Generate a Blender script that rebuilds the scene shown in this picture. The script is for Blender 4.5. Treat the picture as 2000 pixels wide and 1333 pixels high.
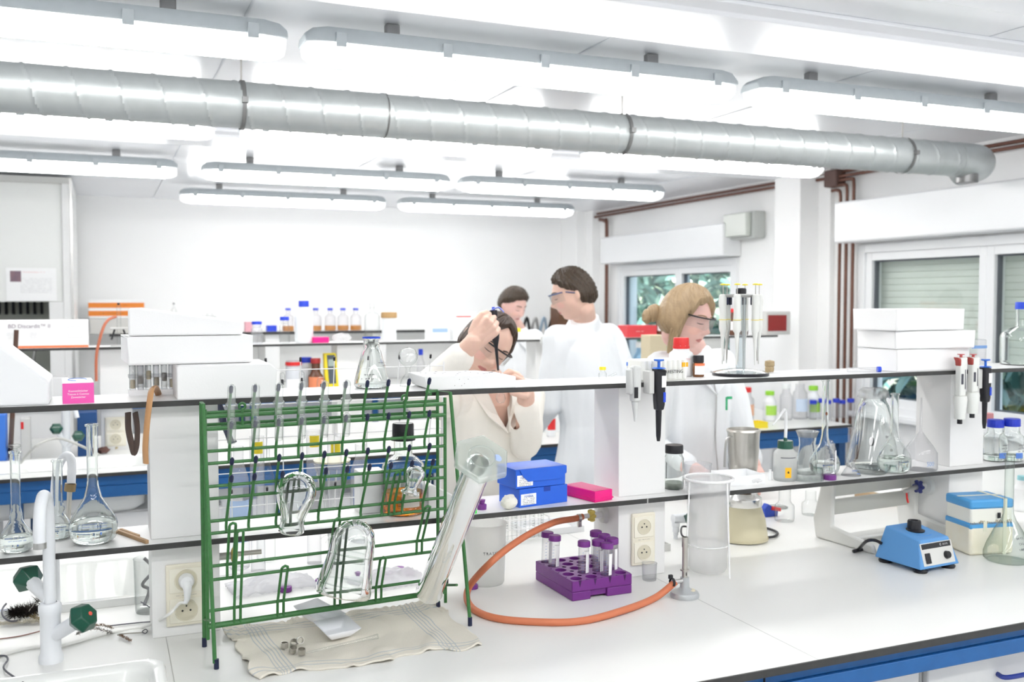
import bpy, math, random
from mathutils import Vector, Matrix, Euler, noise
R = math.radians
for o in list(bpy.data.objects): bpy.data.objects.remove(o)
scene = bpy.context.scene
col = scene.collection
# ---------------------------------------------------------------- camera
FPX, CX, CY, EYE = 1885.0, 1000.0, 666.5, 1.65
YAW, PIT = math.atan(800 / FPX), math.atan(81.5 / FPX)
cam = bpy.data.cameras.new('camera'); camo = bpy.data.objects.new('camera', cam); col.objects.link(camo)
cam.sensor_width = 36; cam.lens = 36 * FPX / 2000; cam.clip_start = 0.05; cam.clip_end = 200
camo.location = (0, 0, EYE); camo.rotation_euler = (R(90) - PIT, 0, -YAW)
cam.dof.use_dof = True; cam.dof.focus_distance = 2.25; cam.dof.aperture_fstop = 4.5
scene.camera = camo
# ---------------------------------------------------------------- light and exposure
scene.view_settings.view_transform = 'Standard'; scene.view_settings.look = 'None'
scene.view_settings.gamma = 1; scene.view_settings.exposure = 0.38
scene.view_settings.use_curve_mapping = False
scene.cycles.max_bounces = 16; scene.cycles.diffuse_bounces = 9; scene.cycles.glossy_bounces = 4
scene.cycles.transmission_bounces = 10; scene.cycles.transparent_max_bounces = 48
scene.cycles.caustics_reflective = False; scene.cycles.caustics_refractive = False
scene.cycles.sample_clamp_indirect = 6
LAMP = 13.0
world = bpy.data.worlds.new('daylight'); scene.world = world; world.use_nodes = True
wn = world.node_tree.nodes; wl = world.node_tree.links
bgn = wn['Background']
sky = wn.new('ShaderNodeTexSky'); sky.sky_type = 'NISHITA'; sky.sun_elevation = R(48); sky.sun_rotation = R(200)
sky.sun_disc = False; wl.new(sky.outputs[0], bgn.inputs[0]); bgn.inputs[1].default_value = 0.75
sun = bpy.data.lights.new('sun', 'SUN'); sun.energy = 15; sun.angle = R(1); sun.color = (1, .96, .88)
suno = bpy.data.objects.new('sun', sun); col.objects.link(suno); suno.rotation_euler = (R(8), R(-38), 0)
# ---------------------------------------------------------------- pixel helpers: a place in the room from where the photo shows it
_f = Vector((math.sin(YAW) * math.cos(PIT), math.cos(YAW) * math.cos(PIT), -math.sin(PIT)))
_r = Vector((math.cos(YAW), -math.sin(YAW), 0)); _u = _r.cross(_f)
EYEV = Vector((0, 0, EYE))
def ray(u, v): return _f + _r * ((u - CX) / FPX) + _u * ((CY - v) / FPX)
def atz(u, v, z): d = ray(u, v); return EYEV + d * ((z - EYE) / d.z)
def aty(u, v, y): d = ray(u, v); return EYEV + d * (y / d.y)
def atx(u, v, x): d = ray(u, v); return EYEV + d * (x / d.x)
def xat(u, y, z):                                    # the X at which column u meets depth y, height z
    k = (u - CX) / FPX; a = _r.x - k * _f.x
    return -((_r.y - k * _f.y) * y - k * _f.z * (z - EYE)) / a
def mpp(p): return (Vector(p) - EYEV).dot(_f) / FPX  # metres per pixel there
def at(u, y, z):
    p = Vector((xat(u, y, z), y, z)); return p, mpp(p)
# ---------------------------------------------------------------- materials
M = {}
def mat(name, c, rough=.5, metal=0, spec=.5, emis=0, alpha=1, noise_amt=0, nscale=30, bump=0, coat=0, trans=0, ior=1.45, sss=0, c2=None):
    if name in M: return M[name]
    m = bpy.data.materials.new(name); m.use_nodes = True; M[name] = m
    nt = m.node_tree; b = nt.nodes['Principled BSDF']
    b.inputs['Base Color'].default_value = (*c, 1); b.inputs['Roughness'].default_value = rough
    b.inputs['Metallic'].default_value = metal; b.inputs['Specular IOR Level'].default_value = spec
    b.inputs['Coat Weight'].default_value = coat; b.inputs['Transmission Weight'].default_value = trans
    b.inputs['IOR'].default_value = ior; b.inputs['Alpha'].default_value = alpha
    if sss: b.inputs['Subsurface Weight'].default_value = sss; b.inputs['Subsurface Radius'].default_value = (.02, .008, .004)
    if emis: b.inputs['Emission Color'].default_value = (*c, 1); b.inputs['Emission Strength'].default_value = emis
    tc = nt.nodes.new('ShaderNodeTexCoord'); n = nt.nodes.new('ShaderNodeTexNoise'); n.inputs['Scale'].default_value = nscale
    n.inputs['Detail'].default_value = 4; nt.links.new(tc.outputs['Object'], n.inputs['Vector'])
    if noise_amt or c2:
        mx = nt.nodes.new('ShaderNodeMix'); mx.data_type = 'RGBA'
        d = c2 if c2 else tuple(x * (1 - noise_amt) for x in c)
        mx.inputs[6].default_value = (*c, 1); mx.inputs[7].default_value = (*d, 1)
        nt.links.new(n.outputs[0], mx.inputs[0]); nt.links.new(mx.outputs[2], b.inputs['Base Color'])
    mr = nt.nodes.new('ShaderNodeMapRange'); mr.inputs[3].default_value = max(0, rough - .04); mr.inputs[4].default_value = min(1, rough + .04)
    nt.links.new(n.outputs[0], mr.inputs[0]); nt.links.new(mr.outputs[0], b.inputs['Roughness'])
    if bump:
        bp = nt.nodes.new('ShaderNodeBump'); bp.inputs['Strength'].default_value = bump; bp.inputs['Distance'].default_value = .002
        nt.links.new(n.outputs[0], bp.inputs['Height']); nt.links.new(bp.outputs[0], b.inputs['Normal'])
    return m
def glassy(name, tint=(.985, .99, .988), edge=(.45, .49, .48), refl=.45, rough=.03, body=0, bodyc=(.9, .9, .9), blend=.25):
    if name in M: return M[name]
    m = bpy.data.materials.new(name); m.use_nodes = True; M[name] = m
    nt = m.node_tree; N = nt.nodes; L = nt.links; N.clear()
    out = N.new('ShaderNodeOutputMaterial'); lw = N.new('ShaderNodeLayerWeight'); lw.inputs[0].default_value = blend
    pw = N.new('ShaderNodeMath'); pw.operation = 'POWER'; pw.inputs[1].default_value = 1.6; L.new(lw.outputs['Facing'], pw.inputs[0])
    cm = N.new('ShaderNodeMix'); cm.data_type = 'RGBA'; cm.inputs[6].default_value = (*tint, 1); cm.inputs[7].default_value = (*edge, 1)
    L.new(pw.outputs[0], cm.inputs[0]); t = N.new('ShaderNodeBsdfTransparent'); L.new(cm.outputs[2], t.inputs[0])
    g = N.new('ShaderNodeBsdfGlossy'); g.inputs['Roughness'].default_value = rough
    mr = N.new('ShaderNodeMapRange'); mr.inputs[3].default_value = .04; mr.inputs[4].default_value = refl; L.new(pw.outputs[0], mr.inputs[0])
    last = t
    if body:
        d = N.new('ShaderNodeBsdfDiffuse'); d.inputs[0].default_value = (*bodyc, 1)
        tl = N.new('ShaderNodeBsdfTranslucent'); tl.inputs[0].default_value = (*bodyc, 1)
        a = N.new('ShaderNodeMixShader'); a.inputs[0].default_value = .75; L.new(d.outputs[0], a.inputs[1]); L.new(tl.outputs[0], a.inputs[2])
        b = N.new('ShaderNodeMixShader'); b.inputs[0].default_value = body; L.new(t.outputs[0], b.inputs[1]); L.new(a.outputs[0], b.inputs[2]); last = b
    mx = N.new('ShaderNodeMixShader'); L.new(mr.outputs[0], mx.inputs[0]); L.new(last.outputs[0], mx.inputs[1]); L.new(g.outputs[0], mx.inputs[2])
    L.new(mx.outputs[0], out.inputs[0]); return m
WHITE = mat('white_laminate', (.78, .78, .775), .35, noise_amt=.03, nscale=3)
WTOP = mat('worktop_white', (.76, .76, .74), .3, noise_amt=.05, nscale=2.2)
WALLM = mat('wall_white', (.93, .93, .925), .6, noise_amt=.03, nscale=1.5)
CEILM = mat('ceiling_white', (.84, .855, .885), .22, noise_amt=.03, nscale=1.5, spec=.6)
EDGE = mat('black_edge', (.03, .03, .03), .45, c2=(.05, .05, .048), nscale=60)
BLUEF = mat('blue_frame', (.012, .075, .22), .4, noise_amt=.3, nscale=40)
BLUEL = mat('blue_rail', (.015, .12, .36), .4, noise_amt=.2, nscale=40)
DARK = mat('dark_void', (.02, .022, .025), .7)
BLACK = mat('black_plastic', (.012, .012, .016), .35)
GREYH = mat('grey_housing', (.46, .5, .52), .45, noise_amt=.1)
GREYM = mat('grey_metal', (.5, .5, .49), .35, metal=.8)
CHROME = mat('chrome', (.75, .74, .72), .18, metal=1)
STEEL = mat('steel', (.6, .58, .54), .3, metal=1, noise_amt=.15)
COPPER = mat('copper_pipe', (.2, .095, .07), .45, metal=.5, noise_amt=.4, nscale=12)
PVC = mat('white_plastic', (.82, .83, .84), .3)
FOAM = mat('polystyrene', (.84, .84, .84), .75, bump=.1, nscale=300)
CREAM = mat('cream_plastic', (.78, .74, .62), .4)
BEIGE = mat('beige_plastic', (.72, .7, .62), .45)
LGREY = mat('light_grey_plastic', (.62, .62, .6), .45)
GREEN = mat('green_coating', (.05, .2, .055), .4, noise_amt=.35, nscale=150, bump=.4)
NAVY = mat('navy_tip', (.01, .015, .05), .4)
DGREEN = mat('dark_green_plastic', (.005, .075, .045), .3, coat=.4)
RED = mat('red_plastic', (.7, .03, .03), .35)
BLUE = mat('blue_cap', (.02, .07, .62), .4)
BLUEBOX = mat('blue_card', (.02, .13, .7), .4, noise_amt=.1)
MIXB = mat('mixer_blue', (.1, .29, .6), .45, bump=.2, nscale=300)
PURPLE = mat('purple_plastic', (.17, .03, .23), .4)
MAG = mat('magenta_plastic', (.8, .005, .22), .35)
YEL = mat('yellow_plastic', (.85, .68, .03), .4)
ORANGE = mat('orange_rubber', (.62, .19, .09), .55, noise_amt=.1)
ORC = mat('orange_card', (.8, .24, .03), .5)
INK = mat('ink_print', (.06, .06, .08), .6)
INKB = mat('ink_blue', (.1, .22, .6), .6)
PAPER = mat('paper', (.9, .9, .9), .7)
WOOD = mat('wood', (.5, .32, .17), .6, noise_amt=.4, nscale=25)
BROWN = mat('brown_plastic', (.13, .065, .03), .4)
TUBEB = mat('amber_hose', (.5, .27, .12), .35)
GLASS = glassy('glass')
GLASSG = glassy('glass_greenish', (.95, .98, .96), (.15, .22, .18), refl=.4, blend=.32)
CLEARP = glassy('clear_plastic', (.96, .96, .97), (.45, .47, .5), refl=.35, rough=.12, body=.12)
FROST = glassy('frosted_plastic', (.96, .965, .96), (.9, .9, .9), refl=.3, rough=.3, body=.62, bodyc=(.95, .955, .94))
FILM = glassy('plastic_film', (.985, .985, .985), (.88, .88, .88), refl=.35, rough=.2, body=.32, bodyc=(.96, .96, .96))
SMALLG = glassy('glass_small', (.97, .98, .975), (.22, .25, .24), refl=.5, body=.16, bodyc=(.95, .97, .96))
def realglass(name, c, ior, rough=0):
    m = bpy.data.materials.new(name); m.use_nodes = True; N = m.node_tree.nodes; L = m.node_tree.links; N.clear(); o = N.new('ShaderNodeOutputMaterial'); g = N.new('ShaderNodeBsdfGlass'); g.inputs[0].default_value = (*c, 1); g.inputs['IOR'].default_value = ior; g.inputs['Roughness'].default_value = rough; L.new(g.outputs[0], o.inputs[0]); M[name] = m; return m
RG = realglass('clear_glass', (.985, .995, .99), 1.46)
AMB_R = realglass('amber_clear', (.8, .42, .07), 1.33)
RW_ = realglass('clear_liquid', (.97, .985, .98), 1.33)
WATER = glassy('water', (.93, .945, .95), (.45, .5, .53), refl=.6, blend=.4)
AMBERL = glassy('amber_liquid', (.9, .6, .22), (.4, .18, .03), refl=.3, body=.4, bodyc=(.62, .3, .05))
PANE = glassy('window_glass', (.96, .98, .97), (.8, .85, .85), refl=.5)
# ---------------------------------------------------------------- mesh builder
class MB:
    def __init__(s): s.v = []; s.f = []; s.m = []; s.mi = 0
    def add(s, vs, fs, T=None):
        n = len(s.v)
        s.v += [tuple(T @ Vector(p)) if T is not None else tuple(p) for p in vs]
        s.f += [tuple(i + n for i in f) for f in fs]; s.m += [s.mi] * len(fs); return s
    def bx(s, x0, x1, y0, y1, z0, z1, T=None):
        vs = [(x, y, z) for x in (x0, x1) for y in (y0, y1) for z in (z0, z1)]
        return s.add(vs, [(0, 1, 3, 2), (4, 6, 7, 5), (0, 4, 5, 1), (2, 3, 7, 6), (0, 2, 6, 4), (1, 5, 7, 3)], T)
    def box(s, c, d, T=None): return s.bx(c[0] - d[0] / 2, c[0] + d[0] / 2, c[1] - d[1] / 2, c[1] + d[1] / 2, c[2] - d[2] / 2, c[2] + d[2] / 2, T)
    def lathe(s, prof, n=24, T=None, sx=1, sy=1):
        vs = []; fs = []; rings = []
        for r, z in prof:
            if r < 1e-6: rings.append([len(vs)]); vs.append((0, 0, z))
            else:
                rings.append(list(range(len(vs), len(vs) + n)))
                vs += [(r * sx * math.cos(2 * math.pi * k / n), r * sy * math.sin(2 * math.pi * k / n), z) for k in range(n)]
        for a, b in zip(rings, rings[1:]):
            if len(a) == 1 and len(b) == 1: continue
            for k in range(n):
                j = (k + 1) % n
                if len(a) == 1: fs.append((a[0], b[j], b[k])[::-1])
                elif len(b) == 1: fs.append((a[k], a[j], b[0]))
                else: fs.append((a[k], a[j], b[j], b[k]))
        return s.add(vs, fs, T)
    def cyl(s, p, q, r, n=16, r2=None, cap=True):
        p = Vector(p); q = Vector(q); d = q - p; L = d.length
        T = Matrix.Translation(p) @ d.to_track_quat('Z', 'Y').to_matrix().to_4x4(); r2 = r if r2 is None else r2
        return s.lathe(([(0, 0)] if cap else []) + [(r, 0), (r2, L)] + ([(0, L)] if cap else []), n, T)
    def tube(s, pts, r, n=10, closed=False, cap=True, flat=1):
        pts = [Vector(p) for p in pts]; N = len(pts); rs = r if isinstance(r, (list, tuple)) else [r] * N
        vs = []; fs = []; t0 = None; up = None
        for i, p in enumerate(pts):
            a = pts[(i - 1) % N] if (closed or i > 0) else p; b = pts[(i + 1) % N] if (closed or i < N - 1) else p
            t = (b - a).normalized()
            if up is None: up = t.orthogonal().normalized() if abs(t.z) > .9 else (Vector((0, 0, 1)) - t * t.z).normalized()
            else:
                up = t0.rotation_difference(t) @ up; up = (up - t * up.dot(t)).normalized()
            t0 = t; sd = t.cross(up)
            vs += [tuple(p + (up * math.cos(2 * math.pi * k / n) * flat + sd * math.sin(2 * math.pi * k / n)) * rs[i]) for k in range(n)]
        for i in range(N if closed else N - 1):
            j = (i + 1) % N
            for k in range(n): l = (k + 1) % n; fs.append((i * n + k, i * n + l, j * n + l, j * n + k))
        if cap and not closed: fs.append(tuple(range(n))[::-1]); fs.append(tuple((N - 1) * n + k for k in range(n)))
        return s.add(vs, fs)
    def ell(s, c, r, n=20, T=None):
        if isinstance(r, (int, float)): r = (r, r, r)
        k = n // 2; pr = [(math.sin(math.pi * i / k), -math.cos(math.pi * i / k)) for i in range(k + 1)]
        pr[0] = (0, -1); pr[-1] = (0, 1)
        B = Matrix.Translation(c) @ Matrix.Diagonal((*r, 1))
        return s.lathe(pr, n, (T @ B) if T is not None else B)
    def prism(s, poly, z0, z1, T=None):
        n = len(poly); vs = [(x, y, z0) for x, y in poly] + [(x, y, z1) for x, y in poly]
        return s.add(vs, [tuple(range(n))[::-1], tuple(range(n, 2 * n))] + [(i, (i + 1) % n, n + (i + 1) % n, n + i) for i in range(n)], T)
    def build(s, name, mats, parent=None, smooth=38, bevel=0, loc=None, rot=None, seg=2):
        me = bpy.data.meshes.new(name); me.from_pydata(s.v, [], s.f); me.update()
        ms = mats if isinstance(mats, (list, tuple)) else [mats]
        for m in ms: me.materials.append(m)
        if len(ms) > 1: me.polygons.foreach_set('material_index', s.m)
        if smooth is not None:
            me.polygons.foreach_set('use_smooth', [True] * len(me.polygons)); me.set_sharp_from_angle(angle=R(smooth))
        o = bpy.data.objects.new(name, me); col.objects.link(o)
        if parent is not None: o.parent = parent
        if loc is not None: o.location = loc
        if rot is not None: o.rotation_euler = rot
        if bevel:
            b = o.modifiers.new('edge', 'BEVEL'); b.width = bevel; b.segments = seg; b.limit_method = 'ANGLE'; b.angle_limit = R(40)
        return o
def tag(o, label=None, cat=None, group=None, kind=None):
    if label: o['label'] = label
    if cat: o['category'] = cat
    if group: o['group'] = group
    if kind: o['kind'] = kind
    return o
def thing(name, label, cat, loc=(0, 0, 0), rz=0, group=None):
    o = bpy.data.objects.new(name, None); col.objects.link(o); o.location = loc
    o.rotation_euler = (0, 0, rz); o.empty_display_size = .05
    return tag(o, label, cat, group)
def struct(name, mb, m, **k): return tag(mb.build(name, m, **k), kind='structure')
def kids(o): return [c for c in col.objects if c.parent == o]
def copy_tree(o, parent=None):
    c = o.copy(); col.objects.link(c)
    if parent is not None: c.parent = parent
    for ch in KID.get(o.name, kids(o)): copy_tree(ch, c)
    return c
KID = {}
def tx(body, size, m, parent, loc, rot=(R(90), 0, 0), name='lettering', align='CENTER', ext=.0002, sx=1):
    cu = bpy.data.curves.new(name, 'FONT'); cu.body = body; cu.size = size; cu.align_x = align; cu.align_y = 'CENTER'; cu.extrude = ext
    cu.resolution_u = 3
    t = bpy.data.objects.new(name, cu); col.objects.link(t); dg = bpy.context.evaluated_depsgraph_get()
    me = bpy.data.meshes.new_from_object(t.evaluated_get(dg)); bpy.data.objects.remove(t); me.materials.clear(); me.materials.append(m)
    o = bpy.data.objects.new(name, me); col.objects.link(o); o.parent = parent; o.location = loc; o.rotation_euler = rot; o.scale = (sx, 1, 1)
    return o
def crv(pts, n=8):                                   # smooth curve through points
    P = [Vector(p) for p in pts]; out = []
    for i in range(len(P) - 1):
        a = P[max(i - 1, 0)]; b = P[i]; c = P[i + 1]; d = P[min(i + 2, len(P) - 1)]
        for k in range(n):
            t = k / n; out.append(.5 * ((2 * b) + (c - a) * t + (2 * a - 5 * b + 4 * c - d) * t * t + (3 * b - a - 3 * c + d) * t ** 3))
    return out + [P[-1]]
ZW, ZM, ZT = .9, 1.121, 1.431                         # worktop, middle shelf, top shelf
# ================================================================ SETTING
WX, WY, CZ = 4.5, 8.9, 2.52
XL, YN = -3.6, -1.9
struct('floor', MB().bx(XL, WX + .2, YN, WY, -.05, 0), mat('floor_vinyl', (.66, .67, .68), .4, noise_amt=.2, nscale=8))
struct('wall_back', MB().bx(XL - .1, WX + .2, WY, WY + .1, 0, CZ), WALLM)
struct('wall_left', MB().bx(XL - .1, XL, YN, WY, 0, CZ), WALLM)
struct('wall_near', MB().bx(XL - .1, WX + .2, YN - .1, YN, 0, CZ), WALLM)
W1 = (6.15, 8.02, .93, 1.97); W2 = (2.95, 4.86, .93, 2.0)  # y0 y1 z0 z1 of the two windows
m = MB()
for a, b in ((YN, W2[0]), (W2[1], W1[0]), (W1[1], WY + .1)): m.bx(WX, WX + .2, a, b, 0, CZ)
for w in (W1, W2): m.bx(WX, WX + .2, w[0], w[1], 0, w[2]); m.bx(WX, WX + .2, w[0], w[1], w[3], CZ)
struct('wall_right', m, WALLM)
# ceiling of sandwich panels with joints running along the depth
m = MB(); m.bx(XL - .1, WX + .2, YN - .1, WY + .1, CZ, CZ + .06)
struct('ceiling', m, CEILM)
m = MB()
for x in (-1.9, -.75, .42, 1.57, 2.72, 3.87): m.bx(x - .004, x + .004, YN, WY, CZ - .0015, CZ + .001)
struct('trim_1', m, mat('ceiling_joint', (.6, .62, .65), .5))
def casing(n, y0, y1):
    m = MB(); m.prism([(y0, CZ), (y0, CZ - .012), (y0 + .05, CZ - .022), (y0 + .055, CZ - .034), (y1 - .055, CZ - .034), (y1 - .05, CZ - .022), (y1, CZ - .012), (y1, CZ)], XL, WX,
        Matrix(((0, 0, 1, 0), (1, 0, 0, 0), (0, 1, 0, 0), (0, 0, 0, 1))))
    struct(n, m, mat('casing_white', (.8, .81, .84), .35), bevel=.002)
casing('trim_2', 2.36, 2.8); casing('trim_3', 5.15, 5.6)
m = MB(); m.bx(XL, WX, 1.9, 2.1, CZ - .02, CZ); struct('trim_4', m, M['casing_white'])
# columns on the right wall
m = MB(); m.bx(4.31, WX, 5.22, 5.49, 0, CZ); m.bx(4.44, WX, 5.49, 5.62, 0, CZ); m.bx(4.46, WX, 5.10, 5.22, 0, CZ)
struct('trim_5', m, WALLM, bevel=.004)
m = MB(); m.bx(4.32, WX, 8.55, WY, 0, CZ); m.bx(4.42, WX, 8.4, 8.55, 0, CZ); struct('trim_6', m, WALLM, bevel=.004)
def window(n, w, mull, sh, boxz):
    y0, y1, z0, z1 = w
    root = tag(bpy.data.objects.new(n, None), kind='structure'); col.objects.link(root)
    fr = MB(); X = WX - .02; t = .055
    def fram(a, b, c, d, x0, x1, t):
        fr.bx(x0, x1, a, a + t, c, d); fr.bx(x0, x1, b - t, b, c, d); fr.bx(x0, x1, a + t, b - t, c, c + t); fr.bx(x0, x1, a + t, b - t, d - t, d)
    fram(y0, y1, z0, z1, X, WX + .1, t)
    ed = [y0 + t, mull, y1 - t]
    g = MB(); gk = MB()
    for a, b in ((ed[0], ed[1]), (ed[1], ed[2])):
        fram(a, b, z0 + t, z1 - t, X + .015, WX + .08, .05)
        g.bx(WX + .04, WX + .046, a + .05, b - .05, z0 + t + .05, z1 - t - .05)
        A, B, C, D = a + .05, b - .05, z0 + t + .05, z1 - t - .05
        gk.bx(WX + .02, WX + .05, A, A + .009, C, D); gk.bx(WX + .02, WX + .05, B - .009, B, C, D); gk.bx(WX + .02, WX + .05, A, B, D - .009, D); gk.bx(WX + .02, WX + .05, A, B, C, C + .006)
    fr.build('window_frame', PVC, root, bevel=.003); g.build('window_pane', PANE, root); gk.build('gasket', mat('gasket_grey', (.12, .13, .15), .5), root)
    MB().bx(WX - .07, WX + .02, y0 - .03, y1 + .03, z0 - .03, z0).build('window_sill', PVC, root, bevel=.004)
    if sh:                                           # rolling shutter partly let down outside the glass
        s = MB(); z = z1 - .02; k = 0
        while z > sh:
            s.prism([(WX + .13, z), (WX + .127, z - .012), (WX + .13, z - .036), (WX + .139, z - .04), (WX + .139, z)], y0, y1,
                    Matrix(((1, 0, 0, 0), (0, 0, 1, 0), (0, 1, 0, 0), (0, 0, 0, 1)))); z -= .04
        s.build('shutter', mat('shutter_slats', (.85, .88, .83), .5), root)
    b = MB(); b.bx(WX - .17, WX, y0 - .03, y1 + .06, z1 + .01, z1 + boxz); b.build('shutter_box', PVC, root, bevel=.012)
    return root
window('window_1', W1, 6.99, 0, .26)
window('window_2', W2, 3.89, 1.3, .27)
# copper pipes along the top of the right wall
def pipe(label, pts, r, group=None, rings=()):
    o = MB(); o.tube(pts, r, 12); b = o.build('copper_pipe', COPPER)
    return tag(b, label, 'pipe', group)
x1, x2 = WX - .03, WX - .055
pipe('long copper pipe running just under the ceiling along the window wall', [(x1, YN, 2.485), (x1, WY - .02, 2.485)], .011)
pipe('lower long copper pipe under the ceiling pipe on the window wall', [(x2, YN, 2.452), (x2, 8.62, 2.452), ], .011)
for i, (y, zz_, lb) in enumerate(((4.99, 1.0, 'farthest of the three copper pipes dropping beside the column'), (4.93, 1.0, 'middle of the three copper pipes dropping beside the column'), (4.87, 1.0, 'nearest of the three copper pipes, passing behind the shutter box'))):
    pipe(lb, crv([(x2, 5.07, 2.365 + .03 * i), (x2, y + .03, 2.365 + .03 * i), (x2, y, 2.335 + .03 * i), (x2, y, 2.2), (x2, y, 1.6), (x2, y, .02)], 6), .011, 'copper pipes beside the column')
pipe('copper pipe bending down beside the far window', crv([(x2, 8.3, 2.42), (x2, 8.2, 2.4), (x2, 8.16, 2.32), (x2, 8.16, 1.5), (x2, 8.16, .02)], 6), .018)
m = MB(); m.bx(x2 - .03, WX, 5.0, 5.12, 2.39, 2.5); tag(m.build('pipe_clamp', mat('dark_clamp', (.12, .07, .06), .6), bevel=.01), 'dark rusty clamp holding the pipe elbows above the three pipes', 'clamp')
# grey emergency light box
root = thing('emergency_light', 'grey boxy wall light beside the far shutter box', 'light', (WX, 6.02, 2.2))
m = MB(); m.bx(-.1, 0, -.19, .13, -.1, .1); m.build('housing', mat('box_grey', (.5, .52, .5), .5), root, bevel=.01)
m = MB(); m.bx(-.15, -.1, -.15, .13, -.08, .09); m.build('cover', mat('box_cover', (.66, .69, .64), .3), root, bevel=.008)
# ---------------------------------------------------------------- ceiling lamps
EM = mat('lamp_glow', (1.0, .995, .98), .4, emis=LAMP)
def lamp(label, loc, L=1.57):
    t = thing('ceiling_light', label, 'light', loc, 0, 'fluorescent ceiling lights'); h = L / 2
    m = MB(); P_ = []
    for s, x in ((.5, -h), (.85, -h + .025), (1, -h + .07), (1, h - .07), (.85, h - .025), (.5, h)): P_.append((s, x))
    sec = [(-.075, 0), (-.072, .026), (-.055, .05), (.055, .05), (.072, .026), (.075, 0)]
    vs = []; fs = []
    for s, x in P_:
        for a, b in sec: vs.append((x, a * (s ** .4), b * s))
    n = len(sec)
    for i in range(len(P_) - 1):
        for k in range(n): j = (k + 1) % n; fs.append((i * n + k, i * n + j, (i + 1) * n + j, (i + 1) * n + k))
    fs.append(tuple(range(n))[::-1]); fs.append(tuple((len(P_) - 1) * n + k for k in range(n)))
    m.add(vs, fs); m.build('housing', GREYH, t, bevel=.003)
    m = MB(); sec = [(.068 * math.cos(a), -.06 * math.sin(a)) for a in [math.pi * k / 8 for k in range(9)]]
    vs = [(x, a, b) for x in (-h + .07, h - .07) for a, b in sec]; n = 9
    m.add(vs, [(k, k + 1, n + k + 1, n + k) for k in range(n - 1)] + [tuple(range(n)), tuple(range(n, 2 * n))[::-1]]); m.build('diffuser', EM, t)
    for s in (-1, 1):
        m = MB(); r = []
        for x, q in ((h - .07, 1), (h - .03, .93), (h - .005, .7)):
            r += [(s * x, a * q, b * q) for a, b in sec]
        m.add(r, [(j * 9 + k, j * 9 + k + 1, j * 9 + 10 + k, j * 9 + 9 + k) for j in range(2) for k in range(8)] + [tuple(range(18, 27))])
        m.build('end_cap', FILM, t)
    for x in (-.68, -.34, 0, .34, .68):
        for s in (-1, 1):
            m = MB(); m.bx(x - .016, x + .016, s * .076 - .006, s * .076 + .006, -.014, .03); m.build('clip', GREYH, t, bevel=.002)
    for x in (-.5, .45):
        m = MB(); m.bx(x - .022, x + .022, -.016, .016, .048, .091); m.build('bracket', mat('bracket_dark', (.3, .3, .3), .6), t, bevel=.004)
    return t
rowsn = {3.0: 'nearest row, in front of the duct', 4.6: 'second row, just behind the duct', 6.12: 'third row back', 7.62: 'last row near the back wall', .6: 'unseen row added over the near aisle', -.1: 'unseen row added behind the camera'}  # last two rows unseen, added for room light; nearer one moved off the worktop
base = None
for y, xs in ((3.0, ((-.26, 'fume hood end'), (1.36, 'middle'), (3.02, 'window end'))), (4.6, ((-.3, 'fume hood end'), (1.38, 'middle'), (3.15, 'window end'))), (6.12, ((-.36, 'fume hood end'), (1.35, 'middle'), (3.0, 'window end'))),
              (7.62, ((1.33, 'middle'), (3.02, 'window end'))), (.6, ((-.2, 'fume hood end'), (1.5, 'middle'), (3.1, 'window end'))), (-.1, ((-1, 'fume hood end'), (1.0, 'middle'), (3.0, 'window end')))):
    for x, n in xs:
        lb = 'grey ceiling light, %s lamp of the %s' % (n, rowsn[y])
        if base is None: base = lamp(lb, (x, y, 2.428)); KID[base.name] = kids(base)
        else: c = copy_tree(base); c.location = (x, y, 2.428); c['label'] = lb
# ---------------------------------------------------------------- ventilation duct
DY, DZ, DR = 3.58, 2.343, .082
duct = thing('ventilation_duct', 'galvanised spiral ventilation duct hanging under the ceiling', 'duct', (0, DY, DZ))
def galv():
    m = mat('galvanised', (.52, .55, .55), .4, metal=.65, noise_amt=.22, nscale=14); return m
m = MB(); vs = []; fs = []; N_ = 40; X0, X1 = -2.2, 3.92; step = .006; nx = int((X1 - X0) / step)
pitch = .135
for i in range(nx + 1):
    for k in range(N_):
        a = 2 * math.pi * k / N_; x = X0 + i * step
        ph = (x / pitch - k / N_) % 1.0; d = min(ph, 1 - ph) * pitch
        r = DR + (.003 if d < .0045 else 0)
        vs.append((x, r * math.cos(a), r * math.sin(a)))
fs = [(i * N_ + k, i * N_ + (k + 1) % N_, (i + 1) * N_ + (k + 1) % N_, (i + 1) * N_ + k) for i in range(nx) for k in range(N_)]
m.add(vs, fs); m.build('spiral_tube', galv(), duct, smooth=30)
# elbow at the end and down-facing stub
m = MB(); m.tube(crv([(3.9, 0, 0), (4.0, .0, 0), (4.09, .03, 0), (4.15, .1, -.005), (4.16, .2, -.01)], 6), [DR + .003] * 25, 32, cap=True); m.build('elbow', galv(), duct)
m = MB(); m.tube([(3.99, .0, -.06), (3.99, -.0, -.11)], [.052, .052], 24, cap=False); m.tube([(3.99, -.0, -.111), (3.99, -.0, -.105)], [.046, .046], 24); m.mi = 1
m.build('inlet', [mat('galv_dark', (.2, .2, .2), .4, metal=.6), DARK], duct)
for x in (xat(472, DY, DZ), xat(1215, DY, DZ), xat(1762, DY, DZ)):
    m = MB(); m.tube([(x - .007, 0, 0), (x + .007, 0, 0)], [DR + .005] * 2, 40, cap=False); m.bx(x - .01, x + .01, -DR - .02, -DR + .01, -.008, .012); m.build('band_clamp', M['galv_dark'], duct)
    m = MB(); m.cyl((x, 0, DR), (x, 0, CZ - DZ), .003, 6); m.build('hanger_rod', STEEL, duct)
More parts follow.
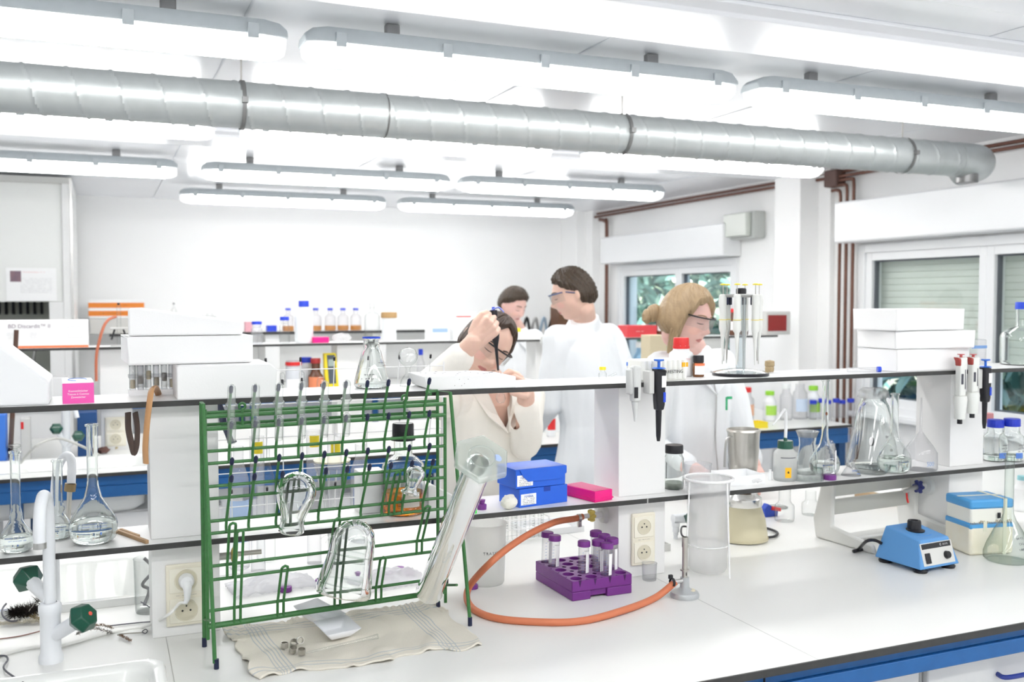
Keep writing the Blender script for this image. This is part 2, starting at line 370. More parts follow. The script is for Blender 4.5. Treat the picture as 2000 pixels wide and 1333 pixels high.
m = MB(); xs_ = xat(748, DY, DZ); m.tube([(xs_, 0, 0), (xs_ + .006, 0, 0)], [DR + .003] * 2, 40, cap=False); m.build('joint_seam', M['galv_dark'], duct)
# ---------------------------------------------------------------- greenery outside
def leaves(name, label, x0, x1, y0, y1, z0, z1, n, seed, cols):
    rnd = random.Random(seed); m = MB()
    for _ in range(n):
        c = Vector((rnd.uniform(x0, x1), rnd.uniform(y0, y1), rnd.uniform(z0, z1))); s = rnd.uniform(.07, .16)
        T = Matrix.Translation(c) @ Euler((rnd.uniform(-1, 1), rnd.uniform(-1.2, 1.2), rnd.uniform(0, 6.3))).to_matrix().to_4x4() @ Matrix.Scale(s, 4)
        m.mi = rnd.choice([0, 0, 1, 1, 2])
        m.add([(-1, 0, 0), (-.3, .38, .12), (.5, .3, .1), (1.1, 0, -.1), (.5, -.3, .1), (-.3, -.38, .12), (0, 0, 0)], [(0, 6, 1), (1, 6, 2), (2, 6, 3), (3, 6, 4), (4, 6, 5), (5, 6, 0)], T)
    o = m.build(name, cols, smooth=None); tag(o, label, 'shrub')
    b = MB()
    for k in range(7):
        y = y0 + (y1 - y0) * (k + .5) / 7; b.cyl(((x0 + x1) / 2, y, 0), ((x0 + x1) / 2 + .2, y + .1, z1 - .2), .03, 8, .01)
    b.build('stem', BROWN, o)
LV = [mat('leaf_mid', (.3, .44, .38), .3), mat('leaf_dark', (.12, .24, .21), .3), mat('leaf_pale', (.55, .68, .52), .3)]
leaves('laurel_bush', 'glossy green laurel bush outside the near window', 5.4, 6.4, 2.0, 6.0, .1, 2.3, 5200, 1, LV)
leaves('laurel_bush', 'glossy green laurel bush outside the far window', 5.5, 6.6, 6.6, 11.5, .1, 3.0, 6500, 2, LV)
struct('ground', MB().bx(WX + .2, 20, -6, 20, -.1, 0), mat('soil', (.2, .2, .14), .9, noise_amt=.3))
# ================================================================ BENCHES
def bench(label, X0, X1, YF, YB, posts, basins, ysh, ztop, zmid, shx, name='island', sh_lab=None, z0=ZW, joints=(), pd=.145, midx=None, rh=.11):
    """worktop with black edge, blue frame, cupboards below, posts and two shelves"""
    wt = thing('worktop', label % 'white worktop', 'worktop', ((X0 + X1) / 2, YF, z0)); ox, oy = (X0 + X1) / 2, YF
    ys = sorted({YF, YB} | {b[2] for b in basins} | {b[3] for b in basins}); xs = sorted({X0, X1} | {b[0] for b in basins} | {b[1] for b in basins})
    m = MB()
    for a, b in zip(xs, xs[1:]):
        for c, d in zip(ys, ys[1:]):
            if any(B[0] <= a and b <= B[1] and B[2] <= c and d <= B[3] for B in basins): continue
            m.bx(a - ox, b - ox, c - oy, d - oy, -.016, 0)
    m.build('top_surface', WTOP, wt, smooth=None)
    m = MB(); m.bx(X0 - ox, X1 - ox, -.004, 0, -.016, -.0005); m.bx(X0 - ox, X1 - ox, YB - oy, YB - oy + .004, -.016, -.0005); m.build('black_edge', EDGE, wt)
    for x in joints: MB().bx(x - ox - .0008, x - ox + .0008, 0, YB - oy, -.001, .0002).build('joint_line', GREYM, wt)
    fr = thing('bench_frame', label % 'blue steel frame and legs carrying the white worktop', 'bench', (ox, YF, 0))
    for k, y in enumerate((.02, YB - YF - .06)):
        m = MB(); m.bx(X0 - ox, X1 - ox, y, y + .004, z0 - rh * .55, z0 - .016); m.bx(X0 - ox, X1 - ox, y - .008, y + .03, z0 - rh, z0 - rh * .55); m.build('rail', BLUEL, fr, bevel=.003)
    n = max(2, round((X1 - X0) / 1.2)); 
    for k in range(n + 1):
        x = X0 + .05 + (X1 - X0 - .1) * k / n - ox
        for y in (.02, YB - YF - .06):
            m = MB(); m.bx(x - .025, x + .025, y, y + .04, 0, z0 - rh); m.build('leg', BLUEF, fr, bevel=.003)
    return wt, fr
def shelf(label, x0, x1, y0, y1, z, t=.0125, joints=()):
    s = thing('shelf_board', label, 'shelf', ((x0 + x1) / 2, y0, z)); h = (x1 - x0) / 2; ox = (x0 + x1) / 2
    MB().bx(-h, h, .002, y1 - y0 - .002, -t, 0).build('board', WHITE, s)
    MB().bx(-h, h, 0, .002, -t, -.0003).build('black_edge', EDGE, s)
    for x in joints: MB().bx(x - ox - .002, x - ox + .002, -.0006, .003, -t, .0004).build('joint_filler', GREYM, s)
    return s
def post(label, x0, y0, h, w=.145, d=.14, z=ZW):
    return tag(MB().bx(-w / 2, w / 2, 0, d, 0, h).build('shelf_post', WHITE, loc=(x0 + w / 2, y0, z), bevel=.002), label, 'post')
YS0, YS1, YP = 2.2, 2.4, 2.245
B1 = (-1.4, 3.9, 1.573, 3.1)
BF = (-.75, .095, 1.68, 2.09); BR_ = (-.75, .13, 2.53, 2.96)
bench('%s of the near bench', *B1, None, (BF, BR_), YS0, ZT, ZM, None, joints=(.118, 1.36), rh=.078)
# sink basins
def basin(lab, B, rim):
    x0, x1, y0, y1 = B; t = thing('sink_basin', lab, 'sink', ((x0 + x1) / 2, (y0 + y1) / 2, ZW)); hx, hy = (x1 - x0) / 2, (y1 - y0) / 2
    def rr(hx, hy, r, n=8):
        o = []
        for sx, sy, a0 in ((1, 1, 0), (-1, 1, 90), (-1, -1, 180), (1, -1, 270)):
            for k in range(n + 1): a = R(a0 + 90 * k / n); o.append((sx * (hx - r) + r * math.cos(a), sy * (hy - r) + r * math.sin(a)))
        return o
    rings = [(rr(hx + .012, hy + .012, .04), .0003), (rr(hx + .008, hy + .008, .04), rim), (rr(hx - .012, hy - .012, .05), rim), (rr(hx - .022, hy - .022, .055), rim - .012), (rr(hx - .035, hy - .035, .07), -.17), (rr(hx - .07, hy - .07, .06), -.2)]
    vs = []; fs = []; n = len(rings[0][0])
    for r, z in rings: vs += [(a, b, z) for a, b in r]
    for i in range(len(rings) - 1):
        for k in range(n): j = (k + 1) % n; fs.append((i * n + k, i * n + j, (i + 1) * n + j, (i + 1) * n + k))
    fs.append(tuple((len(rings) - 1) * n + k for k in range(n)))
    MB().add(vs, fs).build('bowl', mat('sink_white', (.8, .81, .79), .22, coat=.3), t, smooth=50)
    MB().lathe([(0, -.1995), (.03, -.1995), (.032, -.1985), (.026, -.198), (0, -.199)], 20).build('drain', STEEL, t)
    return t
basin('white sink basin in the near worktop, in front of the white gooseneck tap', BF, .009)
basin('white sink basin behind the shelf posts on the far side of the near bench', BR_, .018)
shelf('upper white shelf with black edge above the near bench', -1.4, 3.9, YS0, YS1, ZT)
shelf('middle white shelf with black edge above the near bench', -1.4, 3.9, YS0, YS1, ZM, joints=(1.325,))
for x, lb in ((.09, 'white shelf post beside the green drying rack, with a plugged-in socket'), (1.262, 'white shelf post with two pipettes hanging on it and two empty sockets'), (2.452, 'white shelf post behind the taped foam box and the hanging red-topped pipettes')):
    for a, b in ((ZW, ZM - .0125), (ZM, ZT - .0125)):
        if a == ZW: p = thing('shelf_post', lb, 'post', (x + .0725, YP, ZW))
        MB().bx(-.0725, .0725, 0, .14, a - ZW, b - ZW).build('panel', WHITE, p, bevel=.0015)
# cupboards below the near bench
for i, (a, b) in enumerate(((1.15, 1.72), (1.74, 2.31), (2.33, 2.9), (2.92, 3.49))):
    c = thing('base_cupboard', ['white base cupboard under the near worktop, beside the blue frame joint', 'second white base cupboard under the near worktop, with a dark blue handle', 'third white base cupboard along under the near worktop', 'last white base cupboard under the near worktop toward the windows'][i], 'cupboard', ((a + b) / 2, 1.645, 0.15), group='base cupboards under the near worktop'); h = (b - a) / 2
    MB().bx(-h, h, .02, .5, 0, .66).build('body', WHITE, c, bevel=.003); d = MB().bx(-h + .003, h - .003, 0, .018, .01, .655).build('door', WHITE, c, bevel=.004)
    MB().tube(crv([(-.06, 0, .6), (-.055, -.025, .6), (.055, -.025, .6), (.06, 0, .6)], 6), .006, 8).build('handle', mat('handle_navy', (.02, .04, .25), .4), d)
m = MB()
s = thing('frame_joint', 'two round screws beside the seam of the blue bench rail', 'screws', (1.235, 1.586, .845))
for x in (-.012, .014): MB().cyl((x, .006, 0), (x, -.001, 0), .006, 12).build('screw', STEEL, s)
MB().bx(-.001, .001, -.0008, .004, -.045, .038).build('seam', DARK, s)
# ================================================================ BUILDERS FOR VESSELS
def vf_prof(h, R_, rn, base=.55):                       # volumetric flask: pear bulb with long neck
    p = [(0, .002), (R_ * base, 0), (R_ * (base + .2), .003), (R_ * .9, R_ * .2), (R_ * .98, R_ * .42), (R_, R_ * .62), (R_ * .985, R_ * .82), (R_ * .93, R_ * 1.02), (R_ * .82, R_ * 1.24), (R_ * .66, R_ * 1.5), (R_ * .5, R_ * 1.76), (R_ * .36, R_ * 2.0), (max(rn * 1.35, R_ * .27), R_ * 2.25), (rn * 1.1, R_ * 2.5), (rn, R_ * 2.75), (rn, h - .006), (rn * 1.25, h - .005), (rn * 1.25, h - .001), (rn * .95, h), (rn * .85, h - .012)]
    return p
def cone_prof(h, R_, rn, lip=1.2, sh=.75): return [(0, .003), (R_ * .85, 0), (R_ * .97, .004), (R_, .012), (R_ * .97, .02), (rn * 1.25, h * sh), (rn, h * (sh + .07)), (rn, h * .96), (rn * lip, h * .985), (rn * lip, h), (rn * .95, h - .002), (rn * .92, h * .9)]
def bottle_prof(h, R_, rn, sh=.68): return [(0, .003), (R_ * .85, 0), (R_ * .97, .003), (R_, .012), (R_, h * sh), (R_ * .95, h * (sh + .06)), (R_ * .7, h * (sh + .13)), (rn * 1.05, h * (sh + .18)), (rn, h * (sh + .2)), (rn, h), (rn * .9, h)]
def beaker_prof(h, r0, r1, lip=1.04, w=.0015): return [(0, .0), (r0 * .94, 0), (r0, .005), (r1, h - .004), (r1 * lip, h), (r1 * lip - w, h), (r1 - w, h - .006), (r0 - w, .006), (0, .004)]
def tube_prof(h, r, lip=1.15): return [(0, 0)] + [(r * math.sin(R(a)), r - r * math.cos(R(a))) for a in (25, 50, 75, 90)] + [(r, h - .004), (r * lip, h - .002), (r * lip, h), (r * .88, h), (r * .88, h - .01)]
def falcon_prof(h, r): return [(0, 0), (r * .3, .002), (r, .016), (r, h)]
def wall(prof, t=.0013):
    o = list(prof)
    while len(o) > 2 and o[-1][1] < max(b for a, b in o) - .0001: o.pop()
    return o + [(max(a - t, 0) if a > t else 0, max(b, t) if b > t * 2 else t + b * .5) for a, b in o[::-1]]
def liquid(prof, z, inset=.0012):
    o = []
    for a, b in prof:
        if b > z: break
        o.append((max(0, a - inset), b + (.001 if a == 0 or b < .002 else 0)))
    a0, b0 = prof[len(o) - 1]; a1, b1 = prof[len(o)]; t = (z - b0) / (b1 - b0) if b1 != b0 else 0
    return o + [(a0 + (a1 - a0) * t - inset, z), (0, z - .0005)]
def vessel(name, label, cat, loc, prof, m=GLASS, liq=None, lm=None, cap=None, group=None, rot=None, n=28, rz=0):
    """cap = (radius, z0, z1, material[, ridges])"""
    t = thing(name, label, cat, loc, rz, group)
    if rot is not None: t.rotation_euler = rot
    MB().lathe(wall(prof) if m is RG else prof, n).build('body', m, t, smooth=60)
    if m is RG and liq and lm is None: lm = RW_
    if liq: MB().lathe(liquid(prof, liq, .0016 if m is RG else .0012), n).build('liquid', lm or WATER, t, smooth=60)
    if cap: capm(cap[0], cap[1], cap[2]).build('cap', cap[3], t, smooth=30)
    return t
def capm(r, z0, z1, n=36):
    m = MB(); vs = []; fs = []; h = z1 - z0
    pr = [(r * .96, z0), (r, z0 + h * .04), (r, z0 + h * .2), (r * 1.0, z0 + h * .22), (r * .99, z0 + h * .9), (r * .93, z1)]
    for i, (a, b) in enumerate(pr):
        for k in range(n):
            q = a * (.965 if (k % 2 and 2 <= i <= 4) else 1); vs.append((q * math.cos(2 * math.pi * k / n), q * math.sin(2 * math.pi * k / n), b))
    for i in range(len(pr) - 1):
        for k in range(n): j = (k + 1) % n; fs.append((i * n + k, i * n + j, (i + 1) * n + j, (i + 1) * n + k))
    fs += [tuple(range(n))[::-1], tuple((len(pr) - 1) * n + k for k in range(n))]
    return m.add(vs, fs)
def wrap(r, z0, z1, a0, a1, n=10):                       # label strip around a cylinder, a in degrees (-90 = toward the viewer)
    vs = []; 
    for k in range(n + 1):
        a = R(a0 + (a1 - a0) * k / n)
        for rr_, z in ((r, z0), (r, z1), (r - .0004, z1), (r - .0004, z0)): vs.append((rr_ * math.cos(a), rr_ * math.sin(a), z))
    return MB().add(vs, [(4 * k + i, 4 * k + 4 + i, 4 * k + 4 + (i + 1) % 4, 4 * k + (i + 1) % 4) for k in range(n) for i in range(4)])
def boxthing(name, label, cat, c, d, m, rz=0, bevel=.002, group=None, parts=None):
    """closed box or lid; c = centre of its base"""
    o = MB().bx(-d[0] / 2, d[0] / 2, -d[1] / 2, d[1] / 2, 0, d[2]).build(name, m, loc=c, rot=(0, 0, rz), bevel=bevel)
    return tag(o, label, cat, group)
def scribble(parent, m, w, h, loc, rot, lines=2, seed=1, name='writing', th=.0004):
    """handwriting or small print too blurred to read: short strokes"""
    rnd = random.Random(seed); b = MB()
    for i in range(lines):
        z = h / 2 - h * (i + .5) / lines; x = -w / 2; hh = h / lines * .55
        while x < w / 2:
            ww = rnd.uniform(.25, .7) * hh; 
            if rnd.random() > .18: b.bx(x, x + ww * .25, z - hh / 2, z + hh / 2 * rnd.uniform(.2, 1), 0, .0003); b.bx(x, x + ww, z - hh * .1, z + hh * .12, 0, .0003)
            x += ww * 1.5
    return b.build(name, m, parent, loc=loc, rot=rot)
# ================================================================ UPPER SHELF, near bench
def on_top(u, y=2.28): return at(u, y, ZT)
def hgt(u, v, y): return aty(u, v, y).z
# white sloping plastic hood at the far end
p, s = on_top(-20, 2.3)
m = MB(); m.prism([(-.17, 0), (.118, 0), (.118, .05), (.112, .055), (-.02, .17), (-.17, .24)], -.09, .09, Matrix(((1, 0, 0, 0), (0, 0, -1, 0), (0, 1, 0, 0), (0, 0, 0, 1))))
tag(m.build('plastic_hood', PVC, loc=p, bevel=.006), 'white plastic hood with a sloping side on the upper shelf', 'cover')
p, s = on_top(152, 2.262)
t = thing('tissue_box', 'small pink and white tissue box on the upper shelf', 'box', p, R(3))
MB().bx(-.03, .03, -.04, .06, 0, .046).build('carton', PAPER, t, bevel=.001)
MB().bx(-.0302, .0305, -.0406, -.0395, .0, .0425).build('front_panel', mat('pink_card', (.82, .1, .42), .5), t)
m = MB(); m.bx(.0302, .0306, -.038, .055, .012, .04); m.build('side_print', mat('pink_pale', (.8, .35, .5), .5), t)
m = MB(); m.tube([(0 + .018 * math.cos(a), .01 + .035 * math.sin(a), .0462) for a in [k * .45 for k in range(11)]], .0012, 6); m.build('opening_line', INKB, t)
for i, q in enumerate(('Kosmetiktücher', 'Tissues à Cosmes', 'Zewatücher')): tx(q, .0058, PAPER, t, (0, -.0408, .026 - i * .0065))
# amber hose looped over the shelf, brown strap hanging under it
def px3(l): return [aty(u, v, y) for u, v, y in l]
h = MB().tube(crv(px3([(285, 906, 2.17), (284, 870, 2.165), (288, 820, 2.165), (293, 780, 2.17), (296, 762, 2.19), (301, 757, 2.24), (306, 762, 2.3), (311, 775, 2.36)]), 6), .0075, 10, flat=.45).build('flat_hose', TUBEB)
tag(h, 'flat amber rubber hose hooked over the upper shelf edge', 'hose')
h = MB().tube(crv(px3([(250, 806, 2.3), (251, 840, 2.29), (258, 872, 2.28), (262, 884, 2.275), (267, 868, 2.27), (268, 835, 2.27), (264, 806, 2.28)]), 6), .0085, 10, flat=.35, closed=False).build('rubber_strap', mat('strap_brown', (.09, .06, .05), .5))
tag(h, 'dark brown rubber loop hanging under the upper shelf', 'strap')
# polystyrene boxes stack beside the hose
p, s = on_top(436, 2.285); w = 188 * s
def foam(label, u, y, z, wpx, dep, hpx, rz, lid=0, group='white polystyrene boxes', cham=0, slope=0):
    p, s = at(u, y, z); w = wpx * s; h = hpx * s
    m = MB(); c = cham
    m.prism([(-w / 2, 0), (w / 2, 0), (w / 2, h * slope), (-w / 2 + w * .12, h), (-w / 2, h * .98)] if slope else [(-w / 2, 0), (w / 2, 0), (w / 2, h - c), (w / 2 - c, h), (-w / 2 + c * .3, h), (-w / 2, h - c * .3)], -dep / 2, dep / 2, Matrix(((1, 0, 0, 0), (0, 0, -1, 0), (0, 1, 0, 0), (0, 0, 0, 1))))
    o = m.build('polystyrene_box', FOAM, loc=p, rot=(0, 0, rz), bevel=.005, seg=3); tag(o, label, 'box', group); return o, z + h
_, z1 = foam('lowest white foam box at the end of its stack by the green rack', 437, 2.29, ZT, 182, .17, 64, 0, cham=.014)
_, z2 = foam('long white foam box laid across the lower foam box and tube rack', 364, 2.33, z1 + .001, 226, .19, 52, R(3))
foam('smaller white foam lid with a sloping top, topmost of its stack', 362, 2.33, z2 + .001, 206, .14, 52, R(-2), slope=.5)
# rack of glass tubes under the overhanging foam box
p, s = on_top(298, 2.38); t = thing('tube_rack', 'rack full of small stained glass tubes under the overhanging foam box', 'rack', p)
MB().bx(-.052, .052, -.035, .03, 0, .012).build('base', PVC, t); MB().bx(-.052, .052, -.035, .03, .04, .045).build('tray', CLEARP, t)
for i in range(6):
    for j in range(3): MB().lathe(tube_prof(.07, .0065), 12, Matrix.Translation((-.043 + i * .017, -.024 + j * .02, .005))).build('glass_tube', [GLASS, CLEARP][(i + j) % 2], t); 
for i in range(6): MB().lathe([(0, 0), (.0055, .001), (.0055, .02), (0, .021)], 12, Matrix.Translation((-.043 + i * .017, -.024, .015 + (i * 7 % 5) * .005))).build('residue', mat('residue_%d' % (i % 3), [(.45, .4, .3), (.3, .3, .28), (.55, .5, .35)][i % 3], .6), t)
# Erlenmeyer flask with blue ring, round crumpled flask, foam lid on the upper shelf
p, s = on_top(726, 2.33); h = 99 * s
t = vessel('erlenmeyer_flask', 'glass Erlenmeyer flask with a blue ring at its neck on the upper shelf', 'flask', p, cone_prof(h, 34 * s, 15 * s, 1.15, .72), liq=.01, m=RG, n=40)
MB().lathe([(16.5 * s, h), (17.5 * s, h - .003), (17.5 * s, h + .001), (16 * s, h + .001), (16.5 * s, h)], 28).build('blue_ring', BLUE, t)
m = MB()
for k in range(4): m.lathe([(16 * s, 0), (16.8 * s, .0015), (16 * s, .003)], 24, Matrix.Translation((0, 0, h - .012 - k * .006)))
m.build('screw_thread', GLASS, t)
scribble(t, INK, .03, .02, (-.018, -.031, .03), (R(78), 0, -.4), 2, 4); scribble(t, INK, .02, .015, (.02, -.026, .06), (R(70), 0, .4), 2, 5)
p, s = on_top(797, 2.34)
t = thing('round_flask', 'small round glass flask stopped with crumpled film on the upper shelf', 'flask', p)
m = MB().lathe([(0, 0), (16 * s, 0), (14 * s, 12 * s), (5 * s, 24 * s), (4 * s, 34 * s), (6 * s, 38 * s), (15 * s, 46 * s), (19 * s, 54 * s), (19 * s, 62 * s), (14 * s, 72 * s), (0, 76 * s)], 24); m.build('body', GLASS, t)
m = MB().ell((0, 0, 60 * s), (16 * s, 16 * s, 14 * s), 18); m.v = [tuple(Vector(q) + Vector((1, 1, 1)) * .004 * noise.noise(Vector(q) * 160)) for q in m.v]; m.build('crumpled_film', FILM, t)
p, s = at(905, 2.262, ZT)
t = thing('foam_lid', 'wide white foam lid with ink dots lying on the upper shelf', 'lid', (p.x, 2.275, ZT), R(-2.5))
MB().prism([(-.118, .03), (-.108, .004), (-.09, 0), (.118, 0), (.118, .028), (.06, .034), (-.118, .034)], -.075, .075, Matrix(((1, 0, 0, 0), (0, 0, -1, 0), (0, 1, 0, 0), (0, 0, 0, 1)))).build('slab', FOAM, t, bevel=.002)
m = MB(); rnd = random.Random(3)
for _ in range(26): x, y = rnd.uniform(-.1, .11), rnd.uniform(-.065, .06); m.bx(x, x + rnd.uniform(.002, .008), y, y + .0015, .0338, .0346)
for _ in range(5): x, z = rnd.uniform(-.06, .0), rnd.uniform(.008, .024); m.bx(x, x + .0012, -.0756, -.0745, z, z + .0015)
m.build('ink_marks', INK, t)
# glass dropper with yellow cap
p, s = on_top(1177, 2.35)
t = vessel('dropper_vial', 'tiny clear vial with a yellow cap on the upper shelf', 'vial', p, [(0, 0), (7 * s, 0), (8 * s, 3 * s), (8 * s, 10 * s), (4 * s, 15 * s), (4 * s, 18 * s)], GLASS, cap=(6.5 * s, 17 * s, 23 * s, YEL))
t = tag(MB().cyl((0, 0, .004), (.02, -.01, .016), .0035, 10).build('glass_vial', GLASS, loc=p + Vector((.012, -.01, 0))), 'small clear glass vial lying against the yellow-capped vial', 'vial')
# white tube rack with handwriting, bottles on the upper shelf
p, s = on_top(1287, 2.24)
t = thing('tube_rack', 'low white rack of plastic tubes with handwriting on its front, on the upper shelf', 'rack', (p.x, 2.25, ZT), R(1)); w, h = 104 * s, 43 * s
MB().bx(-w / 2, w / 2, -.035, .035, 0, h * .97).build('frame', mat('rack_white', (.84, .84, .8), .5), t, bevel=.003)
m = MB()
for i in range(9):
    x = -w / 2 + w * (i + .5) / 9; m.cyl((x, -.0345, .006), (x, -.0345, h * .93), w / 21, 12)
m.build('tube_front', mat('rack_ridge', (.84, .84, .81), .45), t)
tx('CORRESTING', .0125, BLACK, t, (.016, -.0412 - .0035, h * .42), sx=1.0, name='handwriting')
MB().bx(w / 2 - .018, w / 2 + .0005, -.0412, -.038, h * .62, h * .82).build('orange_sticker', mat('sticker_orange', (.9, .45, .02), .5), t)
p, s = on_top(1230, 2.34)
vessel('capped_tube', 'thin clear tube with a blue cap standing behind the hanging grey pipette', 'tube', p, [(0, 0), (6 * s, 0), (6 * s, 26 * s)], FROST, cap=(7 * s, 24 * s, 31 * s, mat('cap_blue_soft', (.12, .25, .7), .4)))
p, s = on_top(1330, 2.345)
t = vessel('reagent_bottle', 'white plastic bottle with a ribbed red cap on the upper shelf', 'bottle', p, bottle_prof(60 * s, 23.5 * s, 15 * s, .7), PVC, cap=(15.5 * s, 53 * s, 75 * s, RED))
MB().lathe([(15.6 * s, 54 * s), (16.5 * s, 54 * s), (16.5 * s, 59 * s), (15.6 * s, 59 * s)], 28).build('safety_ring', RED, t)
scribble(t, RED, .02, .006, (0, -23.8 * s, 34 * s), (R(90), 0, 0), 2, 8, 'print')
p, s = on_top(1364, 2.3)
t = vessel('reagent_bottle', 'small brown glass jar with a black cap and orange-topped label on the upper shelf', 'jar', p, bottle_prof(32 * s, 11.5 * s, 10 * s, .75), mat('amber_glass', (.2, .08, .03), .15), cap=(10.5 * s, 28 * s, 42 * s, BLACK))
wrap(11.8 * s, 5 * s, 24 * s, -160, -20).build('label_sticker', PAPER, t); wrap(12 * s, 22 * s, 27 * s, -160, -20).build('label_band', mat('label_orange', (.8, .2, .08), .5), t)
# pipette carousel with eight hanging pipettes
p, s = on_top(1446, 2.3); s = mpp(p)
car = thing('pipette_carousel', 'round pipette stand with a mirror-finish base on the upper shelf', 'stand', p)
MB().lathe([(0, 0), (54 * s, 0), (55 * s, 5 * s), (54 * s, 6 * s)], 48).build('base_rim', BLACK, car)
MB().lathe([(54 * s, 6 * s), (40 * s, 10 * s), (12 * s, 14 * s), (0, 14 * s)], 48).build('base_top', mat('mirror_base', (.8, .82, .82), .12, metal=1), car)
MB().cyl((0, 0, 12 * s), (0, 0, 170 * s), 9 * s, 24).build('column', glassy('acrylic', (.85, .9, .92), (.45, .5, .52), refl=.7, body=.1), car)
MB().cyl((4 * s, -5 * s, 12 * s), (4 * s, -5 * s, 160 * s), 2.2 * s, 10).build('rod', CHROME, car)
MB().lathe([(0, 152 * s), (30 * s, 152 * s), (34 * s, 156 * s), (34 * s, 158 * s), (0, 159 * s)], 32).build('holder_ring', GREYM, car)
MB().lathe([(0, 159 * s), (10 * s, 159 * s), (10 * s, 168 * s), (8 * s, 170 * s), (0, 170 * s)], 24).build('top_knob', BLACK, car)
PIPW = mat('pipette_white', (.76, .77, .74), .35)
def pipette(label, loc, rz, sc, group):
    """white pipette hanging by its finger rest; origin at the hook, outward = local -y"""
    t = thing('pipette', label, 'pipette', loc, rz, group); t.scale = (sc, sc, sc)
    m = MB()
    def el(z, rx, ry, yo=0): return [(rx * math.cos(R(a)), yo + ry * math.sin(R(a)), z) for a in range(0, 360, 20)]
    rg = [el(.004, .008, .009), el(0, .0125, .0135), el(-.02, .013, .015, -.001), el(-.06, .012, .013), el(-.085, .0135, .013), el(-.12, .0145, .0135), el(-.128, .013, .012), el(-.133, .009, .009), el(-.148, .008, .008)]
    vs = [q for r in rg for q in r]; n = 18
    m.add(vs, [(i * n + k, (i + 1) * n + k, (i + 1) * n + (k + 1) % n, i * n + (k + 1) % n) for i in range(len(rg) - 1) for k in range(n)] + [tuple(range(n)), tuple((len(rg) - 1) * n + k for k in range(n))[::-1]])
    m.build('handle', PIPW, t)
    MB().lathe([(0, -.248), (.0025, -.248), (.003, -.23), (.006, -.16), (.0075, -.147)], 14).build('tip_cone', PIPW, t)
    MB().tube(crv([(.0, .011, -.085), (.002, .016, -.12), (.004, .012, -.15), (.004, .007, -.19), (.003, .004, -.236)], 5), .0016, 8).build('ejector_arm', STEEL, t)
    MB().lathe([(.0148, -.0885), (.0152, -.0885), (.0152, -.0865), (.0148, -.0865)], 18).build('yellow_band', YEL, t)
    MB().bx(-.008, .008, .012, .018, -.035, .004).build('finger_grip', NAVY, t, bevel=.003)
    MB().cyl((0, 0, .003), (0, 0, .036), .0016, 8).build('plunger_rod', STEEL, t)
    MB().lathe([(0, .036), (.011, .037), (.011, .040), (.006, .042), (0, .0425)], 20).build('plunger_button', [YEL, PIPW][0], t)
    return t
for k in range(6):
    a = R(-100 + 60 * k + 22); q = 36 * s
    nm = ['facing the red bottle side', 'facing the front of the shelf', 'on the window side of the front', 'nearest the stacked foam boxes', 'at the back toward the window', 'at the back toward the blonde woman'][k]
    pipette('yellow-banded white pipette on the carousel, ' + nm, p + Vector((q * math.cos(a), q * math.sin(a), 156 * s)), a + R(90), .8, 'pipettes on the carousel')
# cork, glass rod, lying tube
p, s = on_top(1503, 2.36); tag(MB().lathe([(0, 0), (8 * s, 0), (9 * s, 8 * s), (8 * s, 11 * s), (9.5 * s, 13 * s), (9 * s, 22 * s), (0, 24 * s)], 20).build('cork', mat('cork', (.5, .38, .22), .8, noise_amt=.4, nscale=200), loc=p + Vector((0, 0, .0))), 'pale brown cork stopper standing behind the carousel', 'stopper')
a_, _ = on_top(1482, 2.31); b_, _ = on_top(1640, 2.33)
tag(MB().tube([a_ + Vector((0, 0, .003)), b_ + Vector((0, 0, .003))], .003, 10).build('glass_pipette', CLEARP), 'thin clear pipette lying along the upper shelf beside the carousel', 'pipette')
a_, _ = on_top(1655, 2.27); p, s = on_top(1716, 2.235)
t = thing('capped_tube', 'clear plastic tube with a blue cap lying on the upper shelf by the foam boxes', 'tube', p); d = (a_ - p)
MB().cyl((0, 0, .0075), (d.x, d.y, .0075), .0072, 16).build('body', CLEARP, t); dd = d.normalized(); MB().cyl((-dd.x * .006, -dd.y * .006, .0085), (dd.x * .004, dd.y * .004, .0085), .0085, 20).build('cap', BLUE, t)
p, s = on_top(1666, 2.37); tag(MB().tube(crv([(0, 0, 0), (.004, 0, .012), (.009, 0, .024), (.012, 0, .03)], 4), [.004] * 5 + [.003] * 5 + [.001] * 3, 8).build('glass_stopper', GLASS, loc=p), 'small pointed glass stopper standing in front of the copper pipes', 'stopper')
# foam boxes stack at the window end
_, z1 = foam('lowest of the three white foam boxes stacked in front of the shuttered window', 1783, 2.29, ZT, 190, .16, 42, R(2))
_, z2 = foam('middle of the three white foam boxes stacked in front of the shuttered window', 1788, 2.285, z1 + .001, 192, .17, 34, R(-3))
foam('topmost of the three white foam boxes, in front of the shuttered window', 1774, 2.285, z2 + .0015, 185, .17, 41, R(4))
p, s = on_top(1902, 2.37); t = thing('plastic_box', 'clear plastic box with a blue strip on the upper shelf behind the hanging pipettes', 'box', p)
MB().bx(-.035, .035, -.02, .02, 0, .085).build('body', CLEARP, t, bevel=.004); MB().bx(-.034, .035, -.021, -.0203, .055, .065).build('blue_strip', mat('strip_blue', (.2, .35, .65), .5), t)
p, s = on_top(1996, 2.31)
t = vessel('screw_bottle', 'large clear square glass bottle with a blue cap at the end of the upper shelf', 'bottle', p, bottle_prof(108 * s, 40 * s, 13 * s, .5), RG, cap=(14.5 * s, 108 * s, 122 * s, BLUE))
